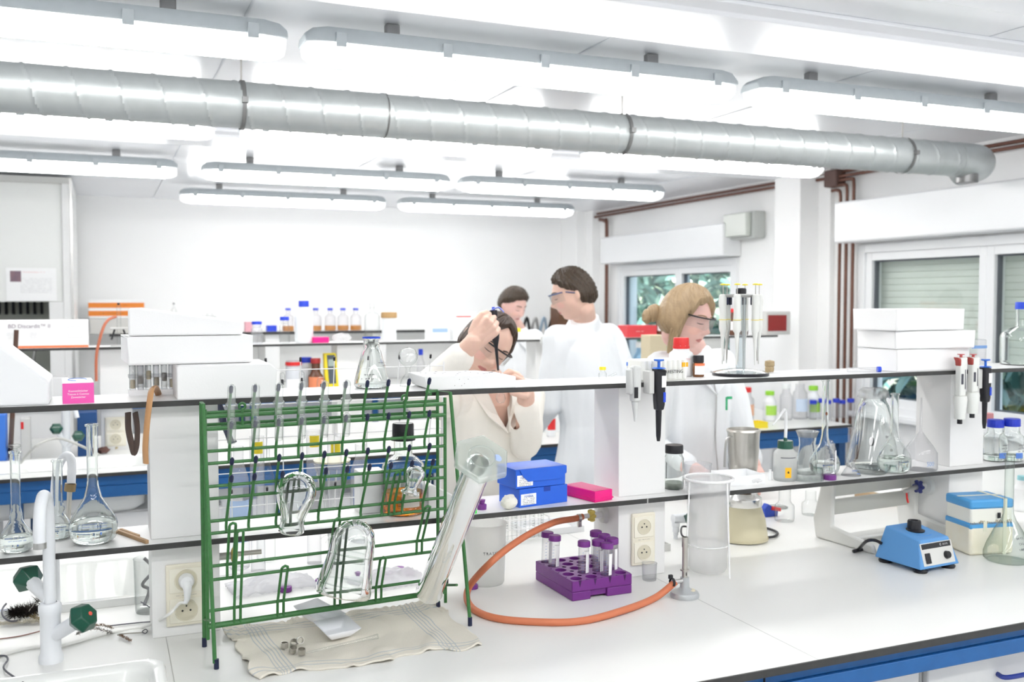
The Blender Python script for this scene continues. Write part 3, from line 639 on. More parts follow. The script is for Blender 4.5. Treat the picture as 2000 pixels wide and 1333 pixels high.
# hanging pipettes on the shelf edge
def clip_pipette(label, u, vt, vb, y, kind, wpx):
    z = hgt(u, vt, y); p = Vector((xat(u, y, z), y, z)); s = mpp(p); H_ = (vb - vt) * s; w = wpx * s
    t = thing('pipette', label, 'pipette', p, 0)
    if kind == 'black':
        MB().lathe([(0, 0), (w * .42, 0), (w * .42, -.004), (w * .12, -.006), (w * .12, -H_ * .1), (w * .45, -H_ * .1), (w * .6, -H_ * .115)], 20).build('plunger', mat('plunger_blue', (.03, .15, .6), .4), t)
        m = MB(); m.prism([(-w * .5, -H_ * .1), (w * .55, -H_ * .13), (w * .5, -H_ * .22), (w * .42, -H_ * .55), (w * .3, -H_ * .62), (-w * .3, -H_ * .62), (-w * .38, -H_ * .5), (-w * .42, -H_ * .2)], -.012, .012, Matrix(((1, 0, 0, 0), (0, 0, -1, 0), (0, 1, 0, 0), (0, 0, 0, 1))))
        m.build('handle', BLACK, t, bevel=.004); MB().lathe([(0, -H_), (w * .13, -H_), (w * .2, -H_ * .93), (w * .26, -H_ * .62)][0:], 14).build('tip_cone', BLACK, t)
        MB().bx(w * .05, w * .45, -.0135, -.012, -H_ * .34, -H_ * .2).build('volume_label', PAPER, t); MB().bx(w * .2, w * .42, -.0135, -.012, -H_ * .52, -H_ * .4).build('blue_print', BLUE, t)
        MB().bx(-w * .95, -w * .45, -.004, .03, -H_ * .42, -H_ * .14).build('hook', LGREY, t, bevel=.003)
    elif kind == 'grey':
        g = mat('pipette_grey', (.6, .61, .6), .35)
        MB().bx(-w * .5, w * .2, -.014, .012, -H_ * .5, -H_ * .07).build('hook', g, t, bevel=.005); MB().bx(-w * .25, w * .5, -.02, .006, -H_ * .62, -H_ * .02).build('handle', g, t, bevel=.006)
        MB().bx(-w * .22, w * .12, -.0215, -.02, -H_ * .55, -H_ * .37).build('display', BLACK, t)
        MB().cyl((w * .1, -.007, -H_ * .62), (w * .1, -.007, -H_ * .95), w * .3, 12, .002).build('tip_cone', g, t)
    else:
        MB().lathe([(0, 0), (w * .25, 0), (w * .25, -.002), (w * .1, -.003), (w * .1, -H_ * .07)], 16).build('plunger', mat('plunger_red', (.55, .1, .1), .4), t)
        m = MB(); m.prism([(-w * .25, -H_ * .05), (w * .42, -H_ * .04), (w * .3, -H_ * .6), (-w * .3, -H_ * .6)], -.011, .011, Matrix(((1, 0, 0, 0), (0, 0, -1, 0), (0, 1, 0, 0), (0, 0, 0, 1)))); m.build('handle', PIPW, t, bevel=.004)
        m = MB(); m.prism([(-w * .55, -H_ * .04), (-w * .1, -H_ * .07), (-w * .1, -H_ * .17), (-w * .3, -H_ * .17), (-w * .35, -H_ * .1)], -.01, .01, Matrix(((1, 0, 0, 0), (0, 0, -1, 0), (0, 1, 0, 0), (0, 0, 0, 1)))); m.build('hook', mat('hook_red', (.4, .06, .05), .4), t, bevel=.003)
        MB().lathe([(0, -H_ * .93), (w * .38, -H_ * .93), (w * .42, -H_ * .8), (w * .5, -H_ * .65), (w * .45, -H_ * .6), (0, -H_ * .59)], 18).build('tip_holder', PIPW, t)
        MB().cyl((0, 0, -H_ * .93), (0, 0, -H_), w * .18, 14).build('nose', BLACK, t)
        MB().bx(-w * .2, -w * .02, -.0125, -.0108, -H_ * .43, -H_ * .28).build('display', INK, t); MB().bx(w * .15, w * .2, -.0122, -.011, -H_ * .5, -H_ * .22).build('scale_slot', INK, t)
    return t
clip_pipette('grey electronic pipette hung on the shelf edge over the socket post', 1236, 712, 830, 2.175, 'grey', 24)
clip_pipette('black pipette with a blue plunger hung on the shelf edge over the socket post', 1287, 702, 863, 2.175, 'black', 24)
clip_pipette('white pipette with a red hook, lower of the pair, over the foam box post', 1877, 692, 829, 2.18, 'white', 27)
clip_pipette('white pipette with a red hook hung higher, beside the black pipette', 1901, 692, 817, 2.185, 'white', 27)
clip_pipette('black pipette with a blue plunger hung beside the red-hooked white pipettes', 1925, 702, 838, 2.18, 'black', 20)
# ================================================================ MIDDLE SHELF, near bench
def on_mid(u, y=2.28): return at(u, y, ZM)
for u, y, R_, hp, lq, lb in ((33, 2.25, 32, 198, .045, 'stoppered volumetric flask with blue print on the middle shelf, at its end'), (115, 2.34, 26, 155, .03, 'volumetric flask on the middle shelf, half hidden behind the white gooseneck tap'), (183, 2.27, 45, 233, .05, 'large volumetric flask of clear liquid on the middle shelf beside the wooden tongs')):
    p, s = on_mid(u, y); t = vessel('volumetric_flask', lb, 'flask', p, vf_prof(hp * s, R_ * s, (10 if R_ > 40 else 9) * s), liq=R_ * s * .95, n=40, m=RG)
    if R_ == 32: MB().lathe([(0, hp * s - .01), (8 * s, hp * s - .01), (9 * s, hp * s), (4 * s, hp * s + .004), (11 * s, hp * s + .008), (11 * s, hp * s + .013), (0, hp * s + .014)], 20).build('stopper', GLASS, t)
    scribble(t, INKB, R_ * s * 1.1, .012, (0, -R_ * s * .96, R_ * s * .95), (R(88), 0, 0), 2, u, 'print')
p0, p1 = atz(232, 1040, ZM), atz(292, 1062, ZM)
t = thing('wooden_tongs', 'wooden test-tube clamp lying across the middle shelf', 'tongs', (p0 + p1) / 2, math.atan2((p1 - p0).y, (p1 - p0).x)); L = (p1 - p0).length / 2
MB().bx(-L, L, -.009, -.001, 0, .008).build('arm', WOOD, t, bevel=.001); MB().bx(-L, L * .2, .001, .008, 0, .008).build('arm', WOOD, t, bevel=.001)
# wire rack (white, black tips) standing on the far side, seen through the green rack
def wire_rack(label, u0, u1, y, z0, z1, m, tipm, nx, nz, r=.0014):
    x0, x1 = xat(u0, y, z0), xat(u1, y, z0); t = thing('wire_rack', label, 'rack', ((x0 + x1) / 2, y, z0)); w = (x1 - x0) / 2; H_ = z1 - z0
    for k in range(nz):
        z = .02 + (H_ - .03) * k / (nz - 1); MB().tube([(-w, 0, z), (w, 0, z)], r, 6).build('wire', m, t)
    for x in (-w, w): MB().tube([(x, .05, .0), (x, 0, H_), (x, -.0, 0)], r * 1.5, 8).build('leg', m, t)
    for k in range(nx):
        x = -w + 2 * w * (k + .5) / nx
        for j in range(3):
            z = H_ * (.35 + .3 * j); MB().tube([(x, 0, z - .05), (x, 0, z - .02), (x - .004, -.03, z + .045)], r, 6).build('peg', m, t); MB().tube([(x - .0038, -.028, z + .043), (x - .0045, -.033, z + .053)], .0032, 8).build('tip', tipm, t)
    return t
wire_rack('white wire draining rack with black tips behind the green rack', 420, 868, 2.62, ZW, 1.47, mat('white_wire', (.8, .8, .8), .4), BLACK, 7, 7)
p, s = on_mid(788, 2.29)
t = vessel('media_bottle', 'glass bottle half full of amber liquid with a black cap on the middle shelf', 'bottle', p, bottle_prof(150 * s, 42 * s, 18 * s, .58), RG, liq=42 * s, lm=AMB_R, cap=(21 * s, 148 * s, 176 * s, BLACK), n=36)
MB().lathe([(19 * s, 142 * s), (24 * s, 143 * s), (24 * s, 149 * s), (19 * s, 150 * s)], 32).build('pouring_ring', BLACK, t)
wrap(42.4 * s, 18 * s, 46 * s, -110, -60).build('frosted_label', mat('label_grey', (.55, .5, .45), .6), t); scribble(t, PAPER, .02, .02, (.008, -42.8 * s, .012), (R(90), 0, .1), 4, 12, 'graduation')
p, s = on_mid(722, 2.34); boxthing('card_box', 'white box beside the amber bottle on the middle shelf', 'box', p, (50 * s, .06, 82 * s), WHITE)
p, s = on_mid(852, 2.34); t = thing('grey_tray', 'light grey plastic tray with a sloping side beside the amber bottle', 'tray', p)
MB().prism([(-.035, 0), (.035, 0), (.05, .02), (-.02, .06), (-.035, .06)], -.04, .04, Matrix(((1, 0, 0, 0), (0, 0, -1, 0), (0, 1, 0, 0), (0, 0, 0, 1)))).build('body', LGREY, t, bevel=.003)
# glassware standing on the far half of the near bench, seen through the rack
def bottle_far(label, u, vb, vt, y, R_, m, cap=None, lab=None, kind='bottle', liq=0, group=None):
    z = ZW; p, s = at(u, y, z); h = hgt(u, vt, y) - z
    t = vessel('lab_bottle', label, 'bottle', p, bottle_prof(h * .88, R_ * s, R_ * s * .5, .68), m, cap=(R_ * s * .58, h * .84, h, cap) if cap else None, group=group)
    if lab: wrap(R_ * s * 1.01, h * .2, h * .5, -150, -30).build('label_sticker', lab, t)
    return t
for u, vt, y, R_, lb, lab in ((468, 840, 2.75, 20, 'clear bottle with a pale blue label behind the first columns of the green rack', mat('label_ltblue', (.45, .6, .85), .5)), (520, 845, 2.8, 18, 'clear bottle behind the white wire rack, beside the yellow notes', None), (705, 842, 2.9, 20, 'clear bottle with dark print behind the middle of the wire rack', mat('label_print', (.3, .35, .5), .6))):
    bottle_far(lb, u, 0, vt, y, R_, GLASS if lab is None else CLEARP, lab=lab)
p, s = at(650, 2.8, ZW); t = thing('lined_funnel', 'ribbed glass filter funnel with a round rim behind the green rack', 'funnel', p); h0 = hgt(650, 1010, 2.8) - ZW; h1 = hgt(650, 905, 2.8) - ZW; h2 = hgt(650, 925, 2.8) - ZW
MB().lathe([(8 * s, 0), (12 * s, h0), (30 * s, h2), (36 * s, h1), (34 * s, h1 + .002), (28 * s, h2 - .004), (9 * s, h0 + .005), (7 * s, 0)], 24).build('cone', GLASS, t)
m = MB()
for k in range(12): a = R(k * 30); m.tube([(13 * s * math.cos(a), 13 * s * math.sin(a), h0 + .005), (30 * s * math.cos(a), 30 * s * math.sin(a), h2 + .002)], .0012, 6)
m.build('rib', mat('rib_white', (.8, .8, .8), .4), t); MB().lathe([(0, h1 + .002), (34 * s, h1 + .004), (36 * s, h1 + .01), (0, h1 + .014)], 24).build('paper_filter', mat('paper_yellow', (.8, .76, .55), .7), t)
p, s = at(455, 2.6, ZW); t = thing('folded_strap', 'dark blue and yellow folded strap hanging behind the first pegs of the green rack', 'strap', (0, 0, 0))
h = MB().tube(crv([Vector((.245, 2.39, ZT - .013))] + px3([(433, 805, 2.42), (436, 825, 2.44), (446, 850, 2.45), (452, 866, 2.45)]), 6), .009, 8, flat=.3).build('navy_band', NAVY, t); MB().tube(crv(px3([(434, 812, 2.45), (437, 825, 2.45), (440, 836, 2.447)]), 5), .004, 8, flat=.3).build('yellow_band', YEL, t); MB().tube(crv(px3([(446, 868, 2.448), (462, 862, 2.445)]), 5), .0085, 8, flat=.3).build('navy_end', NAVY, t)
for u, vt, vb, y, lb in ((502, 862, 885, 2.7, 'yellow note stuck on glassware, first behind the green rack'), (612, 850, 872, 2.72, 'small yellow note above the ribbed funnel'), (653, 860, 888, 2.72, 'bright yellow note beside the ribbed funnel')):
    z0 = hgt(u, vb, y); x = xat(u, y, z0); s = mpp((x, y, z0)); H_ = hgt(u, vt, y) - z0
    t = thing('labelled_vial', lb.replace('note stuck on glassware', 'label on a clear vial').replace('note', 'label on a vial'), 'vial', (x, y, ZW)); MB().lathe([(0, 0), (14 * s, 0), (14 * s, hgt(u, vt - 10, y) - ZW)], 16).build('body', CLEARP, t)
    wrap(14.5 * s, z0 - ZW, z0 - ZW + H_, -130, -50).build('yellow_label', YEL, t)
# blue boxes, tissue, magenta rack, caps, green clip
p, s = on_mid(1046, 2.27); rz = R(8)
def bluebox(label, z, lidup, rz, du=0):
    t = thing('glove_box', label, 'box', (p.x + du, 2.285, z), rz, 'blue card boxes'); w, d, h = .148, .1, .047
    MB().bx(-w / 2, w / 2, -d / 2, d / 2, 0, h).build('carton', BLUEBOX, t, bevel=.0012)
    MB().bx(-w / 2 + .004, -w / 2 + .05, -d / 2 - .0008, -d / 2, .006, .034).build('printed_label', PAPER, t)
    scribble(t, INK, .034, .022, (-w / 2 + .027, -d / 2 - .0009, .017), (R(90), 0, 0), 5, 7, 'print'); tx('cryobox', .008, INKB, t, (-w / 2 + .027, -d / 2 - .0011, .029))
    if lidup:
        MB().bx(-w / 2 - .002, w / 2 + .002, -d / 2 - .002, d / 2 + .002, h, h + .003).build('lid', BLUEBOX, t, bevel=.001)
        m = MB(); m.prism([(-w / 2 + .01, 0), (w / 2 + .002, 0), (w / 2 + .002, -.018), (w / 2 - .02, -.032), (-w / 2 + .035, -.032), (-w / 2 + .02, -.018)], 0, .0015, Matrix(((1, 0, 0, 0), (0, 0, 1, -d / 2 - .0035), (0, 1, 0, h + .002), (0, 0, 0, 1)))); m.build('tuck_flap', BLUEBOX, t)
    else: MB().bx(.0, .02, -d / 2 - .0006, -d / 2, h - .012, h).build('thumb_notch', mat('notch_blue', (.01, .05, .35), .5), t)
bluebox('lower of the two blue card boxes on the middle shelf', ZM, 0, R(9)); bluebox('upper blue card box with its flap folded down, on the other blue box', ZM + .048, 1, R(6), -.006)
p, s = on_mid(994, 2.225)
m = MB().ell((0, 0, .018), (.021, .02, .018), 22); m.v = [tuple(Vector(q) * (1 + .0) + Vector(q).normalized() * .006 * noise.noise(Vector(q) * 130)) for q in m.v]
tag(m.build('crumpled_tissue', mat('tissue', (.82, .8, .72), .8), loc=p), 'crumpled cream paper tissue against the blue boxes', 'tissue')
p, s = on_mid(1150, 2.27)
t = thing('microtube_rack', 'magenta plastic microtube rack with rows of holes on the middle shelf', 'rack', (p.x, 2.275, ZM), R(14)); w, d, h = .062, .125, .03
MB().bx(-w / 2, w / 2, -d / 2, d / 2, 0, h - .001).build('body', MAG, t, bevel=.002)
m = MB(); m.bx(-w / 2 - .002, w / 2 + .002, -d / 2 - .002, d / 2 + .002, .006, .009); m.build('rim', MAG, t)
m = MB()
for i in range(7):
    for j in range(14): m.lathe([(0, h - .0008), (.0033, h - .0006), (.0036, h), (.0024, h - .0005)], 8, Matrix.Translation((-w / 2 + .006 + i * (w - .012) / 6, -d / 2 + .006 + j * (d - .012) / 13, 0)))
m.build('hole_grid', mat('hole_pink', (.85, .35, .5), .5), t)
p, s = on_mid(941, 2.25)
t = vessel('purple_cap', 'purple screw cap stack beside the green clip on the middle shelf', 'cap', p, [(0, 0), (9 * s, 0), (9.5 * s, 9 * s), (9 * s, 10 * s), (5 * s, 11 * s), (6 * s, 14 * s), (7 * s, 19 * s), (0, 20 * s)], PURPLE)
p, s = on_mid(920, 2.215); t = thing('green_clip', 'bright green plastic clip on the middle shelf edge behind the tilted cylinder', 'clip', p)
MB().tube(crv([(.0, 0, .006), (-.01, -.005, .014), (-.025, -.01, .004), (-.04, -.012, .012)], 5), .004, 8, flat=.5).build('loop', mat('green_bright', (.05, .75, .1), .4), t); MB().bx(-.004, .014, -.006, .012, 0, .022).build('block', M['green_bright'], t, bevel=.002)
p, s = on_mid(1316, 2.29)
t = vessel('glass_jar', 'square glass jar with a black lid and a little pale powder', 'jar', p, [(0, 0), (18 * s, 0), (19 * s, 3 * s), (19 * s, 60 * s), (16 * s, 66 * s), (16 * s, 72 * s)], RG, liq=.018, lm=glassy('pale_powder', (.8, .85, .78), (.6, .65, .6), body=.4, bodyc=(.75, .8, .7)), cap=(18 * s, 70 * s, 86 * s, BLACK))
p, s = on_mid(1362, 2.3); 
for k, (dz, lb) in enumerate(((0, 'clear plastic beaker beside the black-lidded jar on the middle shelf'), )):
    tag(MB().lathe(beaker_prof(44 * s, 24 * s, 27 * s), 28).build('plastic_beaker', CLEARP, loc=p + Vector((0, 0, dz))), lb, 'beaker')
def opentray(name, lb, p, w, d, h, rz, m, t=.002):
    o = MB(); o.bx(-w / 2, w / 2, -d / 2, d / 2, 0, t); o.bx(-w / 2, w / 2, -d / 2, -d / 2 + t, t, h); o.bx(-w / 2, w / 2, d / 2 - t, d / 2, t, h); o.bx(-w / 2, -w / 2 + t, -d / 2 + t, d / 2 - t, t, h); o.bx(w / 2 - t, w / 2, -d / 2 + t, d / 2 - t, t, h)
    return tag(o.build(name, m, loc=p, rot=(0, 0, rz)), lb, 'tray')
p, s = on_mid(1432, 2.32); opentray('weighing_tray', 'white open tray on the middle shelf in front of the steel jug', (p.x, 2.3, ZM), .12, .1, .028, R(-6), PVC)
p, s = on_mid(1470, 2.27)
m = MB().ell((0, 0, .009), (.03, .03, .009), 20); m.v = [tuple(Vector(q) + Vector((0, 0, abs(.006 * noise.noise(Vector(q) * 90))))) for q in m.v]; tag(m.build('plastic_film', FILM, loc=p + Vector((0, -.0, 0))), 'crumpled clear plastic film lying beside the white tray', 'film')
p, s = on_mid(1504, 2.29); vessel('small_vial', 'tiny white vial standing beside the wash bottle', 'vial', p, [(0, 0), (4 * s, 0), (4 * s, 12 * s), (2.5 * s, 14 * s), (3 * s, 20 * s), (0, 20 * s)], PVC)
# wash bottle with flammable sign
p, s = on_mid(1533, 2.27)
t = vessel('wash_bottle', 'plastic wash bottle with a dark green cap and orange flame sticker', 'bottle', p, bottle_prof(66 * s, 22.5 * s, 14 * s, .78), FROST, liq=26 * s, lm=WATER, cap=(15 * s, 62 * s, 78 * s, DGREEN))
MB().lathe([(0, 78 * s), (4 * s, 78 * s), (3 * s, 84 * s), (0, 85 * s)], 14).build('cap_collar', DGREEN, t)
MB().tube(crv([(0, 0, 80 * s), (1 * s, 0, 110 * s), (0, 0, 130 * s), (-5 * s, -.006, 138 * s), (-14 * s, -.015, 137 * s), (-35 * s, -.03, 124 * s), (-52 * s, -.04, 114 * s)], 6), [3.2 * s] * 22 + [2.4 * s] * 8 + [1.4 * s] * 7, 10).build('nozzle', PVC, t)
wrap(23 * s, 8 * s, 28 * s, -128, -98).build('flame_sticker', mat('sticker_amber', (.9, .5, .02), .5), t)
a = R(-113); fl = MB().prism([(-.0022, -.003), (.0022, -.003), (.003, 0), (.001, .002), (.0016, .0045), (-.001, .003), (-.003, 0)], 0, .0003); fl.build('flame_symbol', BLACK, t, loc=(23.4 * s * math.cos(a), 23.4 * s * math.sin(a), 19 * s), rot=(R(90), 0, a + R(90)))
wrap(22.8 * s, 46 * s, 47.5 * s, -150, -70).build('pen_line', INK, t)
p, s = on_mid(1576, 2.33)
t = vessel('conical_beaker', 'waisted glass beaker with a frosted rim beside the wash bottle', 'beaker', p, [(0, 0), (20 * s, 0), (21 * s, 4 * s), (20 * s, 30 * s), (15.5 * s, 58 * s), (17 * s, 72 * s), (21 * s, 82 * s), (22 * s, 83 * s)], RG)
MB().lathe([(17.5 * s, 72 * s), (21.3 * s, 82 * s), (22.3 * s, 83.5 * s)], 28).build('frosted_rim', FROST, t)
p, s = on_mid(1610, 2.31)
t = vessel('volumetric_flask', 'volumetric flask with a brown spot on its slim neck beside the waisted beaker', 'flask', p, vf_prof(184 * s, 29 * s, 6.3 * s), liq=22 * s, m=RG, n=36)
MB().ell((-.003, -6 * s, 118 * s), (2.6 * s, 1.2 * s, 3.4 * s), 12).build('brown_spot', mat('spot_brown', (.2, .06, .02), .6), t)
MB().lathe([(0, 184 * s), (7 * s, 184 * s), (8 * s, 188 * s), (0, 189 * s)], 16).build('stopper', mat('stopper_cream', (.8, .76, .66), .5), t)
t = tag(MB().lathe([(0, .001), (26 * s, 0), (27 * s, 22 * s), (27.5 * s, 22 * s), (28.5 * s, 0), (28.5 * s, 0), (27.5 * s, 24 * s), (26 * s, 24 * s), (25 * s, 3 * s), (0, 3 * s)], 32).build('petri_dish', GLASS, loc=on_mid(1578, 2.245)[0]), 'shallow round glass dish at the foot of the waisted beaker', 'dish')
p, s = on_mid(1621, 2.225)
t = thing('centrifuge_tube', 'clear centrifuge tube standing upside down on its purple cap', 'tube', p)
capm(12 * s, 0, 10 * s).build('cap', PURPLE, t); MB().lathe([(11 * s, 10 * s), (11 * s, 62 * s), (4 * s, 77 * s), (0, 78 * s)], 24).build('body', CLEARP, t); wrap(11.3 * s, 20 * s, 58 * s, -75, -40).build('write_area', PAPER, t)
# big Erlenmeyer with film, cylinder, flasks
p, s = on_mid(1684, 2.39); p.y = 2.345; s = mpp(p)
t = vessel('erlenmeyer_flask', 'big glass Erlenmeyer flask with white graduations and crumpled film over its mouth', 'flask', p, cone_prof(150 * s, 50 * s, 23 * s, 1.1, .8), RG, n=44)
m = MB().lathe([(0, 155 * s), (22 * s, 154 * s), (27 * s, 148 * s), (29 * s, 136 * s)], 30); m.v = [tuple(Vector(q) + Vector((noise.noise(Vector(q) * 70), noise.noise(Vector(q) * 70 + Vector((9, 0, 0))), .6 * noise.noise(Vector(q) * 80))) * .008) for q in m.v]; m.build('film_cover', FILM, t)
for k in range(3): tx(('00', '00', '150')[k], .011, PAPER, t, (.006, -(44 - k * 12) * s, (38 + 24 * k) * s), (R(75), 0, 0), name='graduation')
MB().ell((-30 * s, -28 * s, 55 * s), (6.5 * s, 1.5 * s, 9 * s), 16).build('round_mark', PAPER, t)
p, s = on_mid(1662, 2.255)
t = vessel('measuring_cylinder', 'slim plastic measuring cylinder on a flared foot in front of the big flask', 'cylinder', p, [(0, 0), (19 * s, 0), (16 * s, 5 * s), (9 * s, 16 * s), (7 * s, 22 * s), (7 * s, 92 * s), (8 * s, 94 * s), (6 * s, 92 * s)], CLEARP); scribble(t, INKB, .025, .02, (0, -14 * s, 8 * s), (R(60), 0, 0), 2, 5, 'print')
p, s = on_mid(1701, 2.26); tag(MB().lathe([(0, .002), (26 * s, .002), (34 * s, 9 * s), (36 * s, 17 * s), (37 * s, 17 * s), (35 * s, 6 * s), (26 * s, 0), (0, 0)], 36).build('crystallising_dish', GLASS, loc=p), 'wide shallow glass dish at the foot of the big flask', 'dish')
p, s = on_mid(1746, 2.25); t = vessel('volumetric_flask', 'volumetric flask half full of clear liquid between the big flask and the post', 'flask', p, vf_prof(154 * s, 32 * s, 7 * s), liq=28 * s, m=RG, n=40); scribble(t, INK, .03, .006, (0, -.034, .045), (R(100), 0, 0), 2, 2, 'print')
p, s = on_mid(1797, 2.25)
t = thing('plastic_carboy', 'clear plastic flask printed 500 with a pointed shoulder in front of the post', 'flask', p)
MB().lathe([(0, 0), (30 * s, 0), (32 * s, 4 * s), (31 * s, 34 * s), (24 * s, 46 * s), (9 * s, 66 * s), (2.4 * s, 76 * s), (1.6 * s, 140 * s), (0, 141 * s)], 30).build('body', CLEARP, t, smooth=60); tx('500', .02, mat('print_blue', (.3, .45, .75), .5), t, (0, -.0405, .022))
for u, vt, y, lb, yl in ((1943, 820, 2.28, 'blue-capped glass bottle with handwriting on the middle shelf, beside a pink lid', 0), (1975, 818, 2.26, 'blue-capped glass bottle with handwriting at the end of the middle shelf', 1)):
    p, s = on_mid(u, y); h = hgt(u, vt, y) - ZM
    t = vessel('media_bottle', lb, 'bottle', p, bottle_prof(h - 14 * s, 22 * s, 14 * s, .66), RG, liq=.02, cap=(15.5 * s, h - 15 * s, h, mat('cap_royal', (.015, .04, .5), .4)))
    scribble(t, INK, .03, .03, (0, -22.6 * s, .045), (R(90), 0, 0), 3, u, 'handwriting'); wrap(22.3 * s, .012, .03, -120, -80).build('blue_label', INKB, t)
p, s = on_mid(1925, 2.36); vessel('lidded_bottle', 'small clear bottle with a dusty pink lid behind the blue-capped bottles', 'bottle', p, bottle_prof(70 * s, 15 * s, 10 * s), GLASS, cap=(13 * s, 66 * s, 84 * s, mat('pink_dusty', (.6, .25, .25), .5)))
# ================================================================ GREEN DRYING RACK
RO = Vector((.191, 2.15, ZW)); RA = R(4.2); RW, RD, RH = .546, .14, .531
rk = thing('drying_rack', 'green wire glassware drying rack standing on the near worktop', 'rack', RO, RA)
RM = Matrix.Translation(RO) @ Matrix.Rotation(RA, 4, 'Z'); RI = RM.inverted()
GY = -.045                                              # the wire grid hangs in this local plane
def onp(u, v, ly=GY):                                   # local point of the rack plane y = ly seen at (u, v)
    o = RI @ EYEV; d = RI.to_3x3() @ ray(u, v); return o + d * ((ly - o.y) / d.y)
rg = .0036
for x in (0, RW):
    MB().tube([(x, 0, .012), (x, 0, RH), (x + (.014 if x else -.003), -.045, RH), (x + (.02 if x else -.003), -RD, .012)], rg + .0006, 8).build('leg', GREEN, rk)
    MB().tube([(x, GY, .03), (x, GY, RH - .012)], rg + .0004, 8).build('upright', GREEN, rk)
    MB().tube([(x, 0, .06), (x, -RD * .8, .09)], rg - .0006, 8).build('brace', GREEN, rk)
    for y in (0, -RD): MB().cyl((x + (.02 if (x and y) else 0), y - (.0005 if y else 0), 0), (x + (.02 if (x and y) else 0), y, .02), .0052, 10).build('foot', NAVY, rk)
MB().tube([(RW - .03, -.03, RH - .004), (RW - .03, -.004, RH), (RW, 0, RH)], rg, 8).build('bracket', GREEN, rk)
HV = (814, 838, 882, 906, 951, 975, 1019, 1043, 1107, 1134, 1194, 1224)
HZ = [onp(411, v).z for v in HV]
for i, z in enumerate(HZ):
    k = (.0012 if i < 2 else .0028) if i in (0, 1, 11) else 0
    m = MB(); m.tube([(0, GY, z), (RW, GY, z)], rg + k, 8)
    m.build('cross_wire', GREEN, rk)
for z in (HZ[0] + .003, HZ[1] + .003): MB().tube([(0, 0, z), (RW, 0, z)], rg, 8).build('cross_wire', GREEN, rk)
c0 = onp(446, 826).x; c1 = onp(828, 800).x
COLX = [c0 + (c1 - c0) * i / 9 for i in range(10)]
def peg(x, zb, zt, tip, lean, dx=0):
    MB().tube(crv([(x, GY - .004, zb), (x, GY - .005, zt), (x + dx, GY - .005 - lean, tip)], 3), .0031, 8).build('peg', GREEN, rk)
    q = Vector((x + dx, GY - .005 - lean, tip)); d = (q - Vector((x, GY - .005, zt))).normalized()
    MB().tube([q - d * .012, q - d * .009, q + d * .001, q + d * .005], [.0036, .0046, .0046, .002], 8).build('peg_tip', NAVY, rk)
tips = (onp(446, 758, GY - .035).z, onp(447, 828, GY - .035).z, onp(446, 899, GY - .035).z)
for r in range(3):
    for x in COLX: peg(x, HZ[2 * r + 1], HZ[2 * r], tips[r], .03)
z4 = onp(455, 933, GY - .07).z
for k, u in enumerate((455, 500, 555, 640, 682, 725, 767, 808, 849)):
    q = onp(u, 935 - k * 3.0, GY - .07); x = min(q.x - .002, RW - .008); peg(x, HZ[7], HZ[6], z4, .062)
def hairpin(u, vtop, zb, zt, lean, w=.013):
    q = onp(u, vtop, GY - lean); a, b = q.x - w / 2, q.x + w / 2; zt2 = q.z
    pts = [(a, GY - .004, zb), (a, GY - .006, zt), (a, GY - lean * .9, zt2 - w * .55)] + [(q.x - w / 2 * math.cos(t), GY - lean, zt2 - w * .5 + w * .5 * math.sin(t)) for t in (.6, 1.57, 2.5)] + [(b, GY - lean * .9, zt2 - w * .55), (b, GY - .006, zt), (b, GY - .004, zb)]
    MB().tube(pts, .003, 8).build('loop_peg', GREEN, rk)
for u, v, r, ln in ((455, 1022, 9, .04), (470, 1036, 11, .05), (571, 928, 7, .05), (660, 1013, 9, .05), (557, 1106, 11, .05), (675, 1022, 11, .07), (749, 1089, 11, .04), (778, 922, 7, .05), (836, 989, 9, .06), (874, 1006, 11, .08)):
    hairpin(u, v, HZ[r], HZ[r - 1], ln)
for u, z in ((473, HZ[1]), (790, HZ[1])):               # hanging eyes on the top wires
    x = onp(u, 800).x; a = [(x, GY, z - .0), (x, GY, HZ[0] + .012)] + [(x + .0065 * math.sin(t), GY, HZ[0] + .0185 - .0065 * math.cos(t)) for t in [k * .55 for k in range(11)]]
    MB().tube(a, .003, 8).build('hanging_eye', GREEN, rk)
# glassware on the pegs
def at_rack(x, dy, z): return RM @ Vector((x, GY - dy, z))
for i in range(6):
    q = Vector((COLX[i], 0, tips[0])); p = at_rack(COLX[i], .031, tips[0] - .056)
    t = thing('glass_adapter', 'flared glass tube on the top row of pegs, %s from the socket post' % ('first second third fourth fifth sixth'.split()[i]), 'glassware', p, 0, 'glass tubes on the top row of pegs'); t.rotation_euler = (R(14), 0, 0)
    MB().lathe([(.0078, -.008), (.0078, .014), (.0115, .019), (.012, .0225), (.009, .026), (.0084, .045), (.0088, .055), (.0075, .062), (.003, .0655), (0, .066)], 20).build('body', SMALLG, t)
    MB().lathe([(.0118, .019), (.0126, .021), (.0118, .023)], 20).build('flange', GLASSG, t)
    p = at_rack(COLX[i], .03, tips[1] - .042)
    t = thing('glass_vial', 'small round-ended vial on the second row of pegs, %s from the socket post' % ('first second third fourth fifth sixth'.split()[i]), 'vial', p, 0, 'glass vials on the second row of pegs'); t.rotation_euler = (R(14), 0, 0)
    MB().lathe([(.0075, 0), (.0085, .002), (.0088, .03), (.0095, .04), (.0085, .048), (.004, .053), (0, .054)], 20).build('body', SMALLG, t)
